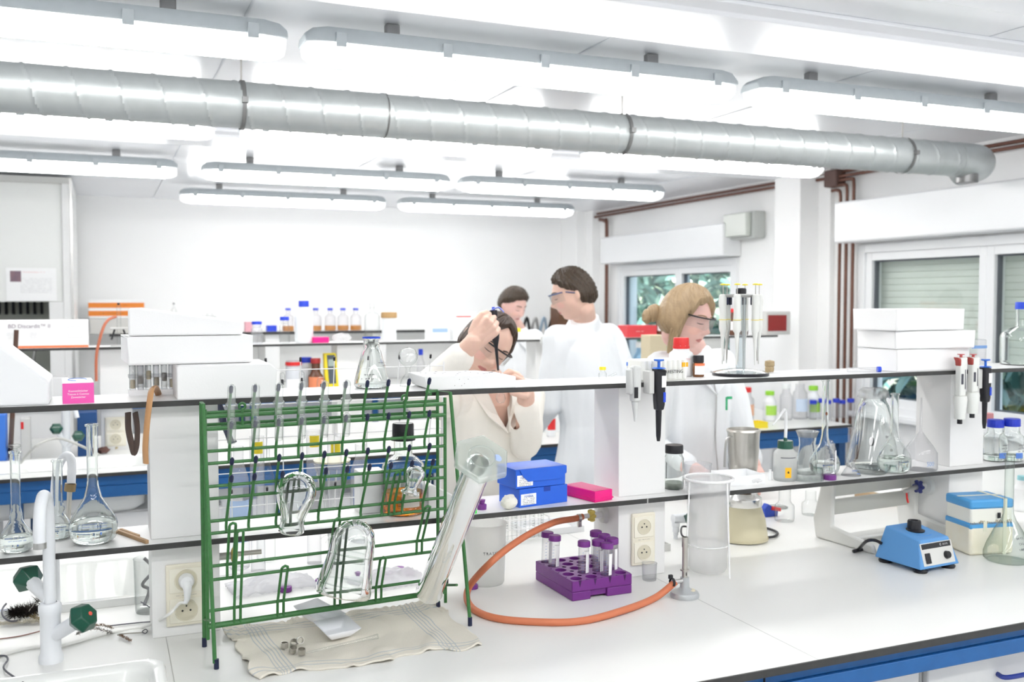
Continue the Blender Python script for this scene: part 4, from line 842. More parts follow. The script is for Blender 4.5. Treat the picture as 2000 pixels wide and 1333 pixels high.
# pear-shaped flask, bell flask, conical neck piece hung on the lower loops
def hung(name, label, cat, uv, y, rings, tilt, m=RG, n=40, yaw=0):
    """open vessel hung mouth down; rings = (half width px, distance px along axis from the top)"""
    c = aty(uv[0], uv[1], y); s = mpp(c); t = thing(name, label, cat, c); t.rotation_euler = (tilt[0], tilt[1], yaw)
    pr = [(a * s, -b * s) for a, b in rings]
    while pr[-1][1] > min(b for a, b in pr): pr.pop()
    w_ = .0014; MB().lathe(pr + [(max(a - w_, 0), b - (w_ if a < 24 * s and b > -14 * s else w_ * .4)) for a, b in pr[::-1]][1:], n).build('body', m, t, smooth=60); return t, s
t, s = hung('pear_flask', 'pear-shaped glass flask upside down on the middle pegs of the green rack', 'flask', (584, 924), 2.08,
    [(0, 0), (12, 1), (24, 6), (33, 16), (38, 28), (39, 41), (36, 56), (30, 72), (25, 84), (22.5, 94), (23, 104), (25, 112), (25, 118), (21, 121), (18, 118)], (R(6), R(7), 0))
MB().lathe([(22.6 * s, -92 * s), (24 * s, -95 * s), (22.6 * s, -98 * s)], 32).build('neck_ring', GLASSG, t)
t, s = hung('bell_flask', 'wide glass bell jar upside down over the lower loops of the green rack', 'flask', (700, 1016), 2.06,
    [(0, 0), (14, 2), (27, 9), (36, 20), (41, 36), (43, 54), (44, 70), (47, 90), (51, 112), (54, 132), (54, 143), (50, 147), (48, 143)], (R(-4), R(14), 0))
for k in (66, 76, 122): MB().lathe([((43 + (k > 100) * 9) * s, -k * s), ((45.2 + (k > 100) * 9) * s, -(k + 1.5) * s), ((43 + (k > 100) * 9) * s, -(k + 3) * s)], 36).build('glass_ring', GLASSG, t)
MB().tube([(-38 * s, 0, -36 * s), (-56 * s, 0, -44 * s), (-60 * s, 0, -50 * s)], [.007, .0065, .008], 14, cap=False).build('side_neck', GLASS, t)
t, s = hung('small_flask', 'small glass flask neck with a cup-shaped mouth on the right loops of the green rack', 'flask', (815, 912), 2.07,
    [(0, 1), (9, 0), (17, 6), (19, 14), (17, 24), (13, 34), (11, 42), (12, 47), (17, 50), (19, 53), (16, 56)], (R(2), R(16), 0))
t['label'] = 'small stubby glass flask on a loop in front of the amber bottle'
# tall hexagon-footed cylinder leaning upside down
A = aty(940, 897, 1.76); Bq = aty(838, 1158, 2.1); d = (Bq - A); L = d.length; s = mpp(A)
t = thing('measuring_cylinder', 'tall glass measuring cylinder leaning upside down on the rack, hexagonal foot up', 'cylinder', A)
t.rotation_mode = 'QUATERNION'; t.rotation_quaternion = (-d).to_track_quat('Z', 'Y') @ Euler((0, 0, .2)).to_quaternion()
MB().lathe([(0, -.006), (.018, -.008), (.024, -.012), (.0265, -.02), (.0285, -.04), (.0288, -L + .02), (.032, -L + .006), (.031, -L), (.029, -L + .004), (.0272, -L + .03), (.027, -.045), (.022, -.026), (0, -.022)], 40).build('tube', RG, t, smooth=60)
# foot faces up-left toward the viewer: a hexagonal plate
f = MB(); hx = [(.06 * math.cos(R(60 * k)), .06 * math.sin(R(60 * k))) for k in range(6)]; hx2 = [(a * .93, b * .93) for a, b in hx]
n = 6; vs = [(a, b, -.006) for a, b in hx] + [(a, b, .003) for a, b in hx] + [(a, b, .007) for a, b in hx2]
f.add(vs, [tuple(range(6))[::-1], tuple(range(12, 18))] + [(i, (i + 1) % 6, 6 + (i + 1) % 6, 6 + i) for i in range(6)] + [(6 + i, 6 + (i + 1) % 6, 12 + (i + 1) % 6, 12 + i) for i in range(6)])
ft = f.build('foot', glassy('glass_thick', (.95, .98, .96), (.45, .52, .48), refl=.6, body=.3, bodyc=(.85, .89, .86)), t, bevel=.002)
ft.rotation_euler = (R(0), R(0), 0)
MB().lathe([(.024, .0072), (.0265, .0095), (.029, .0072)], 40).build('foot_ring', M['glass_thick'], ft)
for dx in (.03,): MB().ell((dx, -.012, .0073), (.007, .009, .0005), 12).build('blue_stain', mat('stain_blue', (.35, .45, .75), .6), ft)
# ================================================================ ON THE NEAR WORKTOP
def on_w(u, v): p = atz(u, v, ZW); return p, mpp(p)
# cloth
cn = [atz(432, 1234, ZW), atz(850, 1178, ZW), atz(944, 1262, ZW), atz(505, 1330, ZW)]
NX, NY = 170, 90; m = MB(); vs = []; fs = []; ml = []
def clothp(a, b):
    p = (cn[0] * (1 - a) + cn[1] * a) * (1 - b) + (cn[3] * (1 - a) + cn[2] * a) * b
    e = Vector((a * 5, b * 3, 0)); edge = min(a, 1 - a, b, 1 - b); w = 1 - min(1, edge / .12)
    p = p + Vector((noise.noise(e * 1.7), noise.noise(e * 1.7 + Vector((7, 3, 1))), 0)) * .02 * w + Vector((0, .02 * math.sin(a * 11) * (b > .5) * (b - .5), 0))
    z = .0035 + .010 * max(0, noise.noise(Vector((a * 9, b * 4, 2)))) + .014 * max(0, noise.noise(Vector((a * 14, b * 3, 5)))) * (w if b < .5 else w * .8)
    z += .004 * math.sin(a * 60 + 9 * noise.noise(Vector((a * 6, b * 6, 0)))) ** 2 * w * (b < .3)
    if a < .12: z += .012 * max(0, math.sin(b * 9 + 1)) * (1 - a / .12)
    return (p.x, p.y, ZW + z)
vs = [clothp(i / NX, j / NY) for i in range(NX + 1) for j in range(NY + 1)]
for i in range(NX):
    for j in range(NY):
        a, b = i / NX, j / NY; k = 0
        if (.08 < a < .17 or .8 < a < .9) and i % 3 == 0: k = 1
        if (.05 < b < .2 or .86 < b < .95) and j % 4 == 0: k = 1
        fs.append((i * (NY + 1) + j, i * (NY + 1) + j + 1, (i + 1) * (NY + 1) + j + 1, (i + 1) * (NY + 1) + j)[::-1]); ml.append(k)
m.add(vs, fs); m.m = ml
CL = mat('cloth_cream', (.76, .72, .63), .85, noise_amt=.12, nscale=500, bump=.6); CS = mat('cloth_stripe', (.5, .52, .52), .85, bump=.6, nscale=500)
o = m.build('dish_cloth', [CL, CS]); sd = o.modifiers.new('thick', 'SOLIDIFY'); sd.thickness = .004; sd.offset = 1
tag(o, 'crumpled cream cloth with grey stripes under the front of the green rack', 'cloth')
# plastic weighing boats
def boat(label, u, v, sz, rz, dz, tilt):
    p, s = on_w(u, v); m = MB(); h = .022; b = sz * .55; n = 4
    q0 = [(-b, -b), (b, -b), (b, b), (-b, b)]; q1 = [(-sz, -sz), (sz, -sz), (sz, sz), (-sz, sz)]
    vs = [(x, y, 0) for x, y in q0] + [(x, y, h) for x, y in q1]; m.add(vs, [(0, 1, 2, 3)] + [(i, 4 + i, 4 + (i + 1) % 4, (i + 1) % 4) for i in range(4)])
    o = m.build('weighing_boat', mat('boat_white', (.88, .89, .93), .35), loc=p + Vector((0, 0, dz)), rot=(*tilt, rz), bevel=.003); sd = o.modifiers.new('thick', 'SOLIDIFY'); sd.thickness = .0008
    return tag(o, label, 'tray', 'plastic weighing boats on the cloth')
FROSTW = glassy('boat_plastic', (.95, .95, .97), (.85, .86, .88), refl=.3, rough=.25, body=.85, bodyc=(.97, .97, 1))
boat('white plastic weighing boat tilted against the bottom wire of the green rack', 620, 1226, .044, .7, .02, (R(16), R(4)))
boat('white plastic weighing boat overlapping the tilted one, nearer the front of the cloth', 658, 1250, .04, .2, .012, (R(6), R(0)))
for k, (u, v) in enumerate(((556, 1268), (571, 1276), (584, 1262), (589, 1280), (573, 1262))):
    p, s = on_w(u, v + 6); t = MB(); t.lathe([(.0078, 0), (.0078, .011), (.007, .011), (.007, 0), (.0078, 0)], 24)
    o = t.build('metal_ring', STEEL, loc=p + Vector((0, 0, .009 + (.009 if k == 2 else 0)))); o.rotation_euler = (R((0, 20, 70, 10, 35)[k]), R((0, 10, 20, 0, 0)[k]), 0)
    tag(o, ['small metal ring, standing apart from the little heap on the cloth', 'small metal ring at the front of the little heap on the cloth', 'small metal ring tipped on its side on top of the heap', 'small metal ring on the window side of the little heap', 'small metal ring at the back of the little heap'][k], 'ring', 'metal rings on the cloth')
a_, b_ = on_w(598, 1288)[0], on_w(738, 1255)[0]; up = Vector((0, 0, .013))
tag(MB().tube([a_ + up, (a_ * 2 + b_) / 3 + up, (a_ + b_ * 5) / 6 + up, b_ + up], [.0018, .003, .0035, .0055], 12).build('glass_rod', GLASS), 'long thin glass pipette lying on the cloth behind the metal rings', 'pipette')
# socket plates
def sockets(label, u, v0, v1, wpx, y, plug):
    z0, z1 = hgt(u, v1, y), hgt(u, v0, y); x = xat(u, y, z0); s = mpp((x, y, z0)); w = wpx * s; h = z1 - z0
    t = thing('double_socket', label, 'socket', (x, y, z0)); MB().bx(-w / 2, w / 2, -.008, 0, 0, h).build('plate', CREAM, t, bevel=.003)
    for k in (.25, .74):
        q = MB().bx(-w * .42, w * .42, -.0105, -.0075, h * (k - .2), h * (k + .2)).build('insert', mat('cream_light', (.8, .77, .66), .4), t, bevel=.0015)
        T = Matrix.Translation((0, -.0108, h * k)) @ Matrix.Rotation(R(90), 4, 'X')
        MB().lathe([(w * .27, -.0005), (w * .285, .001), (w * .3, -.0005)], 30, T).build('rim', CREAM, q)
        MB().lathe([(0, -.0002), (w * .27, -.0002), (w * .27, 0), (0, 0)], 30, T).build('recess', mat('recess_cream', (.62, .58, .45), .5), q)
        m = MB()
        for dx, dz, r in ((-w * .1, 0, .0022), (w * .1, 0, .0022), (0, w * .12, .0018)): m.cyl((dx, -.0106, h * k + dz), (dx, -.0118, h * k + dz), r, 10)
        m.build('contact', DARK, q)
    scribble(t, INK, w * .5, .003, (0, -.0108, h * .5), (R(90), 0, 0), 1, 5, 'print')
    return t, w, h
YPF = YP
t, w, h = sockets('cream double socket with a white plug in its upper outlet, beside the green rack', 364, 1100, 1220, 74, YPF, 1)
b = t.location
pl = thing('power_plug', 'white angled plug and lead in the upper socket beside the green rack', 'plug', b + Vector((0, -.012, h * .74)))
MB().lathe([(0, 0), (.0165, 0), (.0165, .012), (.013, .02), (0, .022)], 24, Matrix.Rotation(R(90), 4, 'X')).build('plug_head', PVC, pl)
MB().tube(crv([(.0, -.014, 0), (.001, -.02, -.015), (-.0, -.02, -.035), (-.004, -.02, -.045)], 5), [.011, .011, .0105, .01, .01, .009, .0085, .008, .0075, .007, .0065, .006, .0055, .005, .005, .005], 12).build('strain_relief', PVC, pl)
c_ = [pl.location + Vector((-.004, -.02, -.045))] + [aty(350, 1180, 2.22), aty(328, 1202, 2.2), atz(280, 1225, ZW + .004), atz(200, 1240, ZW + .004), atz(120, 1262, ZW + .004), atz(60, 1266, ZW + .003), atz(-30, 1290, ZW + .003)]
MB().tube(crv([q - pl.location for q in c_], 8), .0035, 8).build('lead', mat('lead_white', (.8, .8, .77), .5), pl)
sockets('empty cream double socket on the post behind the purple tube rack', 1254, 1002, 1103, 52, YPF, 0)
# gooseneck tap with green knobs
p, s = on_w(100, 1292)
t = thing('gooseneck_tap', 'white plastic gooseneck laboratory tap with dark green knobs between the two sinks', 'tap', p)
TW = mat('tap_white', (.78, .8, .83), .3)
MB().lathe([(0, 0), (.024, 0), (.024, .012), (.02, .02), (.02, .095), (.0215, .1), (.0225, .104), (.0225, .118), (.019, .123), (.0135, .124)], 28).build('base_column', TW, t)
top = hgt(92, 962, p.y) - ZW
MB().tube(crv([(0, 0, .12), (0, 0, .2), (0, 0, top - .05), (-.002, -.012, top - .015), (-.006, -.04, top), (-.01, -.068, top - .018), (-.012, -.078, top - .05), (-.012, -.08, top - .085)], 6), .012, 18).build('gooseneck', TW, t)
MB().lathe([(.0125, 0), (.0125, .012), (.01, .014), (.01, 0), (.0125, 0)], 20, Matrix.Translation((-.012, -.08, top - .097))).build('aerator', GREYM, t)
def knob(u, v, y, fr):
    q = aty(u, v, y) - p; a = Vector(fr); d = (q - a).normalized(); Q = d.to_track_quat('Z', 'Y').to_matrix().to_4x4()
    b = MB().cyl(a, q - d * .012, .014, 20, .015).build('valve_body', TW, t)
    k = MB().lathe([(0, -.02), (.014, -.02), (.033, .004), (.023, .024), (0, .028)], 6, Matrix.Translation(q) @ Q).build('knob', DGREEN, b, bevel=.002)
    MB().lathe([(0, .026), (.005, .0262), (.004, .0285), (0, .029)], 12, Matrix.Translation(q) @ Q).build('knob_mark', mat('mark_red', (.8, .12, .08), .4), k)
knob(57, 1133, 2.26, (0, .0, .13)); knob(158, 1210, 2.14, (0, 0, .05))
# brushes, wires and hooks by the tap
def brush(label, pts, zs, r, m, hl=None, wire=True, n=260, seed=1, name='bottle_brush', l=.012, span=(0, 1)):
    P_ = [atz(u, v, ZW + z) for (u, v), z in zip(pts, zs)]; c = crv(P_, 8); t = thing(name, label, 'brush', P_[0]); o = P_[0]
    MB().tube([q - o for q in c], .0015, 6).build('wire_stem', STEEL if hl is None else BLACK, t)
    rnd = random.Random(seed); b = MB()
    for _ in range(n):
        k = int((span[0] + (span[1] - span[0]) * rnd.random()) * (len(c) - 2)); f = rnd.random(); q = c[k].lerp(c[k + 1], f) - o
        d = Vector((rnd.uniform(-1, 1), rnd.uniform(-1, 1), rnd.uniform(-.6, 1))).normalized() * l * rnd.uniform(.6, 1); w = d.orthogonal().normalized() * r
        b.add([q - w, q + w, q + d], [(0, 1, 2)]); w2 = w.cross(d).normalized() * r; b.add([q - w2, q + w2, q + d], [(0, 1, 2)])
    b.build('bristles', m, t, smooth=None); return t
BR1 = mat('bristle_brown', (.22, .12, .06), .7); BR2 = mat('bristle_dark', (.03, .022, .02), .7); BR3 = mat('bristle_tan', (.45, .36, .2), .7)
brush('brown bottle brush lying behind the front green knob', [(160, 1236), (190, 1222), (222, 1228)], (.014, .012, .008), .0006, BR1, seed=2, span=(.3, 1), l=.008)
brush('dark bottle brush lying in front of the green knob, its wire toward the post', [(150, 1240), (180, 1228), (222, 1238)], (.012, .014, .006), .0006, BR2, seed=3, l=.009)
brush('slim brown brush tip lying farthest toward the post, ending in a wire eye', [(255, 1252), (240, 1244), (232, 1240), (282, 1236)], (.004, .005, .006, .003), .0006, BR1, seed=4, span=(0, .45), l=.006)
t = brush('black tufted brush with long dark bristles lying by the tap', [(18, 1200), (48, 1196), (75, 1192)], (.02, .022, .02), .0009, BR2, n=900, seed=5, l=.03, hl=1, span=(.1, .9))
brush('tan brush with long loose bristles against the tap', [(52, 1202), (70, 1208), (84, 1214)], (.012, .01, .008), .0007, BR3, n=200, seed=6, l=.016)
brush('black splayed whisk of bristles standing beside the tap', [(56, 1195), (70, 1178), (88, 1170)], (.03, .045, .05), .0006, BR2, n=90, seed=7, l=.03)
t = brush('long cream bottle brush lying under the black tufted brush', [(-20, 1222), (30, 1216), (82, 1214)], (.008, .008, .008), .0008, mat('bristle_cream', (.72, .68, .58), .8), n=600, seed=8, l=.011)
def wirehook(label, l, r=.0014, m=None):
    P_ = [atz(u, v, ZW + z) for u, v, z in l]; return tag(MB().tube(crv(P_, 6), r, 8).build('wire_hook', m or mat('wire_dark', (.12, .12, .14), .4, metal=.6)), label, 'wire')
wirehook('long bent wire running from the glass beaker round to the brown brushes', [(275, 1176, .05), (300, 1192, .03), (318, 1206, .006), (312, 1213, .004), (270, 1217, .003), (215, 1223, .003)])
wirehook('rusty wire lying across the worktop by the tap', [(-10, 1250, .002), (40, 1243, .002), (84, 1232, .003)], m=mat('wire_rust', (.22, .12, .1), .5, metal=.4))
wirehook('black wire hook curled round the tufted brush', [(12, 1180, .03), (5, 1190, .025), (6, 1204, .02), (20, 1214, .014), (40, 1212, .01)], .0022)
wirehook('black looped wire at the near end of the worktop', [(-8, 1282, .006), (10, 1282, .006), (15, 1290, .006), (8, 1308, .005), (45, 1334, .004)], .002)
wirehook('thin wire ring lying at the end of the slim brush', [(278, 1234, .004), (284, 1230, .004), (288, 1233, .004), (284, 1238, .004), (278, 1236, .004)], .0011)
# beaker of dark spoons behind the near post
p, s = at(292, 2.45, ZW)
t = thing('glass_beaker', 'glass beaker holding dark bent wires, standing behind the post of the plugged socket', 'beaker', p)
MB().lathe(beaker_prof(105 * s, 26 * s, 28 * s), 30).build('body', GLASS, t); tag(MB().tube(crv([(-.012, 0, .015), (.0, .005, .05), (-.015, -.01, .07), (.01, 0, .1), (-.01, 0, .13)], 6), .004, 8).build('bent_wire', mat('wire_grey', (.25, .25, .26), .3, metal=.8), loc=p), 'bundle of grey bent wire inside the glass beaker', 'wire')
# trash beaker, purple caps
p, s = on_w(948, 1138); p = Vector((p.x, p.y, ZW)); s = mpp(p)
t = thing('waste_beaker', 'frosted plastic beaker marked TRASH beside the green rack', 'beaker', p)
MB().lathe(beaker_prof(118 * s, 37 * s, 41 * s, 1.05), 36).build('body', FROST, t)
for k, ch in enumerate('TRASH'):
    a = R(-100 - 14 + k * 8.5); r = 39.6 * s; tx(ch, .0105, INK, t, (r * math.cos(a), r * math.sin(a), 66 * s), (R(90), R(-4), a + R(90)), name='handwriting')
p, s = on_w(922, 1150); tag(capm(.0155, 0, .011).build('purple_cap', PURPLE, loc=p), 'purple screw cap lying on the worktop under the orange hose', 'cap')
tag(MB().cyl((0, 0, 0), (0, 0, .012), .004, 10).build('black_stud', BLACK, loc=on_w(873, 1140)[0]), 'tiny black rubber stub standing behind the green rack foot', 'stub')
# orange hose from gas tap to burner
bp, s = on_w(1337, 1166); bp.z = ZW
gas = Vector((1.262, 2.32, aty(1160, 1007, 2.32).z))
GT = thing('gas_tap', 'yellow gas tap on the side of the post with the hanging pipettes', 'tap', gas)
MB().cyl((0, 0, 0), (-.012, 0, 0), .026, 24, .022).build('flange', LGREY, GT); MB().cyl((-.01, 0, 0), (-.04, 0, 0), .009, 16).build('stem', PVC, GT)
kb = MB(); 
for k in range(6): a = R(60 * k); kb.ell((-.042, .012 * math.cos(a), .012 * math.sin(a)), (.009, .006, .006), 10)
kb.ell((-.042, 0, 0), (.01, .014, .014), 14); kb.build('knob', mat('tap_yellow', (.75, .6, .15), .4), GT)
MB().cyl((-.05, 0, 0), (-.085, -.004, 0), .007, 14, .0055).build('nozzle', PVC, GT)
hs = [gas + Vector((-.07, -.003, 0)), gas + Vector((-.1, -.01, -.002)), aty(1080, 1022, 2.27), aty(1020, 1052, 2.21), aty(960, 1098, 2.14), atz(915, 1150, ZW + .03), atz(920, 1186, ZW + .009), atz(968, 1208, ZW + .008), atz(1060, 1216, ZW + .008), atz(1140, 1213, ZW + .008), atz(1220, 1192, ZW + .01), aty(1280, 1168, bp.y - .005), bp + Vector((-.03, -.004, .042))]
tag(MB().tube(crv(hs, 10), .0085, 16).build('rubber_hose', ORANGE), 'orange rubber hose curving from the yellow gas tap to the burner', 'hose')
q = gas + Vector((-.082, -.005, -.002)); tag(MB().lathe([(.0092, -.004), (.0112, -.004), (.0112, .004), (.0092, .004)], 24, Matrix.Translation(q) @ Matrix.Rotation(R(90), 4, 'Y')).bx(q.x - .005, q.x + .005, q.y - .006, q.y + .002, q.z - .024, q.z - .009).build('hose_clamp', STEEL), 'metal hose clamp on the orange hose by the yellow gas tap', 'clamp')
bu = thing('bunsen_burner', 'small metal gas burner at the end of the orange hose', 'burner', bp)
MB().lathe([(0, 0), (.036, 0), (.037, .006), (.034, .013), (.02, .018), (.012, .024), (.011, .05), (0, .05)], 36).build('base', mat('burner_grey', (.5, .52, .53), .35, metal=.5), bu)
MB().lathe([(0, .048), (.0068, .048), (.0068, .066), (.0115, .067), (.0115, .07), (.0068, .071), (.0068, .125), (.008, .127), (.008, .152), (.006, .152), (.006, .14), (0, .14)], 24).build('barrel', STEEL, bu)
MB().cyl((-.008, -.001, .042), (-.04, -.004, .042), .006, 14).build('gas_inlet', GREYM, bu); MB().lathe([(.009, 0), (.0112, 0), (.0112, .006), (.009, .006)], 20, Matrix.Translation((-.036, -.004, .042)) @ Matrix.Rotation(R(-90), 4, 'Y')).bx(-.046, -.037, -.004, .004, .05, .06).build('hose_clip', DARK, bu)
MB().lathe([(0, .0188), (.011, .0192), (.013, .0165)], 12, Matrix.Translation((.012, -.008, 0))).build('wax_stain', mat('wax', (.72, .66, .5), .5), bu); MB().bx(-.0012, .0012, -.0072, -.0066, .055, .063).build('air_slot', DARK, bu)
# purple tube rack and tubes
a_, b_, c_ = atz(1047, 1118, ZW), atz(1130, 1175, ZW), atz(1236, 1140, ZW)
w_ = (c_ - b_).length; d_ = .118; ang = math.atan2((c_ - b_).y, (c_ - b_).x); ang = R(2)
org = atz(1118, 1176, ZW); e1 = atz(1234, 1159, ZW) - org; e2 = atz(1047, 1139, ZW) - org; rx = math.atan2(e1.y, e1.x); pr = thing('tube_rack', 'dark purple stepped foam-style rack holding seven capped tubes', 'rack', org, rx); pr['label'] = 'dark purple plastic rack holding capped centrifuge tubes'
w_, d_, h_ = e1.length, .21, .05
m = MB(); m.bx(0, w_, 0, d_, 0, .02)
m = MB()
for x0, x1 in ((0, .052), (.1, w_)): m.bx(x0, x1, 0, d_, 0, .022)
m.bx(.052, .1, .006, d_, .006, .022); m.build('lower_tier', PURPLE, pr, bevel=.002)
m = MB(); m.bx(0, w_, 0, .004, .0225, .05); m.bx(0, w_, d_ - .004, d_, .0225, .05); m.bx(0, .004, .004, d_ - .004, .0225, .05); m.bx(w_ - .004, w_, .004, d_ - .004, .0225, .05)
m.build('upper_wall', PURPLE, pr, bevel=.0015)
nxh, nyh = 4, 5
gx = [w_ * (i + .5) / nxh for i in range(nxh)]; gy = [d_ * (j + .5) / nyh for j in range(nyh)]
m = MB()
for i in range(nxh):
    for j in range(nyh):
        hx_, hy_ = w_ / nxh / 2, d_ / nyh / 2; r = .0152; N_ = 16; T = Matrix.Translation((gx[i], gy[j], 0)); vs = []; 
        for k in range(N_):
            a = 2 * math.pi * k / N_ + math.pi / 16; ca, sa = math.cos(a), math.sin(a); q = 1 / max(abs(ca) / hx_, abs(sa) / hy_)
            vs += [(q * ca, q * sa, .05), (r * ca, r * sa, .05), (r * ca, r * sa, .024)]
        fs = [];
        for k in range(N_): l = (k + 1) % N_; fs += [(3 * k, 3 * l, 3 * l + 1, 3 * k + 1), (3 * k + 1, 3 * l + 1, 3 * l + 2, 3 * k + 2)]
        fs.append(tuple(3 * k + 2 for k in range(N_))); m.add(vs, fs, T)
m.build('hole_plate', PURPLE, pr, smooth=30)
m = MB()
for i in range(4): m.prism([(-.004, .0505), (.004, .0505), (.0015, .04), (0, .034), (-.0015, .04)], gx[i] - .0, gx[i] + .001, Matrix(((1, 0, 0, gx[i]), (0, 0, 1, -.0006 - gx[i]), (0, 1, 0, 0), (0, 0, 0, 1))))
m.build('notches', mat('purple_dark', (.05, .01, .08), .6), pr)
PM = Matrix.Translation(org) @ Matrix.Rotation(rx, 4, 'Z')
TW_ = [(0, 4, 'rear one of the pair nearest the hose end'), (0, 3, 'front one of the pair nearest the hose end'), (1, 1, 'standing alone in the front middle'), (2, 0, 'nearest the front edge'), (2, 1, 'just behind the front tube'), (3, 2, 'in the middle of the socket side row'), (3, 1, 'foremost in the socket side row'), (3, 3, 'rearmost in the socket side row')]
for i, j, lb in TW_:
    q = PM @ Vector((gx[i], gy[j], .0245)); t = thing('centrifuge_tube', 'purple-capped tube in the purple rack, ' + lb, 'tube', q, 0, 'capped centrifuge tubes in the purple rack')
    t.rotation_euler = (R(random.Random(i * 7 + j).uniform(-2, 2)), R(random.Random(i + j * 5).uniform(-2, 3)), 0)
    MB().lathe([(0, 0), (.004, .001), (.0135, .014), (.0138, .09), (.0138, .098)], 28).build('body', CLEARP, t); capm(.0165, .092, .106, 40).build('cap', PURPLE, t); MB().lathe([(.012, .1062), (.0135, .1068), (.015, .1062)], 24).build('cap_ring', PURPLE, t)
    wrap(.0141, .026, .08, -92, -38).build('writing_strip', PAPER, t); scribble(t, INK, .012, .004, (-.0, -.0143, .083), (R(90), 0, 0), 1, 3, 'print')
    m = MB()
    for k in range(7): m.bx(-.0105, -.006, -.0128, -.0122, .03 + k * .008, .0306 + k * .008)
    m.build('graduation', INKB, t)
# small clear pot by the socket post, tall plastic cylinder on a wire stand
p, s = on_w(1250, 1140); tag(MB().lathe(beaker_prof(.046, .019, .02), 28).build('plastic_pot', CLEARP, loc=(1.335, 2.205, ZW)), 'small clear plastic pot under the empty double socket', 'pot')
p = Vector((xat(1382, 2.2, ZW), 2.2, ZW)); s = mpp(p)
t = thing('bag_holder', 'tall translucent plastic cylinder hanging in a white wire stand', 'holder', p)
MB().lathe([(33 * s, 6 * s), (37 * s, 14 * s), (39 * s, 90 * s), (42 * s, 182 * s), (45 * s, 184 * s), (45 * s, 187 * s), (43 * s, 187 * s), (41 * s, 180 * s), (38 * s, 88 * s), (36 * s, 16 * s), (0, 8 * s)], 36).build('plastic_cylinder', FILM, t)
WW = mat('white_rod', (.85, .85, .85), .35); MB().tube([(47 * s * math.cos(R(a)), 47 * s * math.sin(R(a)), 186 * s) for a in range(0, 360, 12)], 3 * s, 8, closed=True).build('top_ring', WW, t)
MB().tube([(40 * s * math.cos(R(a)), 40 * s * math.sin(R(a)), 58 * s) for a in range(0, 360, 15)], 1.2 * s, 6, closed=True).build('lower_ring', WW, t)
for a in (-175, -75, 5, 100): MB().tube([(46 * s * math.cos(R(a)), 46 * s * math.sin(R(a)), 186 * s), (54 * s * math.cos(R(a)), 54 * s * math.sin(R(a)), .001)], 1.8 * s, 8).build('leg', WW, t)
# second tap on the far half of the worktop and a soap tray
p, s = at(1330, 2.56, ZW); t = thing('bench_tap', 'white tap with a dark green knob and ribbed outlet behind the bag stand', 'tap', p)
z = hgt(1320, 1015, 2.56) - ZW; MB().cyl((.04, .0, 0), (.04, 0, z), .014, 18).build('column', TW, t); MB().cyl((.05, 0, z), (-.03, -.0, z + .002), .016, 20, .014).build('valve_body', TW, t)
MB().lathe([(0, -.02), (.014, -.018), (.02, 0), (.014, .018), (0, .02)], 6, Matrix.Translation((.022, -.022, z + .008)) @ Matrix.Rotation(R(70), 4, 'Y')).build('knob', DGREEN, t, bevel=.002)
m = MB(); m.lathe([(.013, 0), (.013, -.012), (.011, -.014), (.011, -.03), (.0075, -.032), (.0085, -.04), (.006, -.042), (.0075, -.052), (.005, -.054), (.0065, -.066), (.004, -.068), (.004, -.078), (0, -.078)], 20, Matrix.Translation((-.022, -.004, z - .008))); m.build('ribbed_outlet', TW, t)
o = opentray('soap_tray', 'low grey plastic tray with a dark rim under the far tap', Vector((1.5, 2.5, ZW)), .1, .12, .02, 0, LGREY)
# blender
p = Vector((xat(1450, 2.47, ZW), 2.47, ZW)); s = mpp(p)
t = thing('blender', 'old laboratory blender with a steel jug on a beige cone base', 'blender', p)
z_ = lambda v: hgt(1450, v, 2.47) - ZW
MB().lathe([(0, .004), (49 * s, .004), (50 * s, .01), (49 * s, z_(1052)), (43 * s, z_(1010)), (34 * s, z_(985)), (34 * s, z_(979)), (0, z_(978))], 40).build('base', mat('blender_beige', (.62, .57, .4), .35), t); MB().lathe([(0, 0), (44 * s, 0), (44 * s, .004), (0, .004)], 36).build('foot_ring', BLACK, t)
MB().lathe([(34.5 * s, z_(988)), (36 * s, z_(986)), (36 * s, z_(972)), (30 * s, z_(968)), (26 * s, z_(962)), (0, z_(962))], 36).build('chrome_collar', CHROME, t)
MB().lathe([(0, z_(962)), (16 * s, z_(962)), (17 * s, z_(948)), (0, z_(946))], 8).build('coupling', BROWN, t)
MB().lathe([(0, z_(950)), (22 * s, z_(950)), (26 * s, z_(925)), (30 * s, z_(880)), (31 * s, z_(846)), (33 * s, z_(842)), (32 * s, z_(839)), (29 * s, z_(838)), (28 * s, z_(844)), (26 * s, z_(900)), (0, z_(940))], 40).build('steel_jug', STEEL, t)
for k in range(5): MB().tube([((48 - k * 2) * s * math.cos(R(a)), (39.3 - k * 1.3) * s * math.sin(R(a)), z_(1040 - k * 10)) for a in range(-130, -49, 10)], .0014, 6).build('ridge', M['blender_beige'], t)
MB().tube(crv([(-28 * s, -.005, z_(852)), (-40 * s, -.01, z_(852)), (-46 * s, -.012, z_(862)), (-50 * s, -.014, z_(908))], 6), .0045, 10, flat=.5).build('handle', GREYM, t)
MB().tube(crv([(30 * s, -.03, .006), (62 * s, -.03, .006), (88 * s, .01, .006), (90 * s, .07, .006), (70 * s, .11, .006), (40 * s, .12, .006)], 8), .0042, 8).build('power_cord', BLACK, t)
wirehook('black loop of cable lying behind the white wire stand', [(1345, 1030, .03), (1332, 1030, .03), (1332, 1046, .02), (1347, 1056, .01)], .003, BLACK)
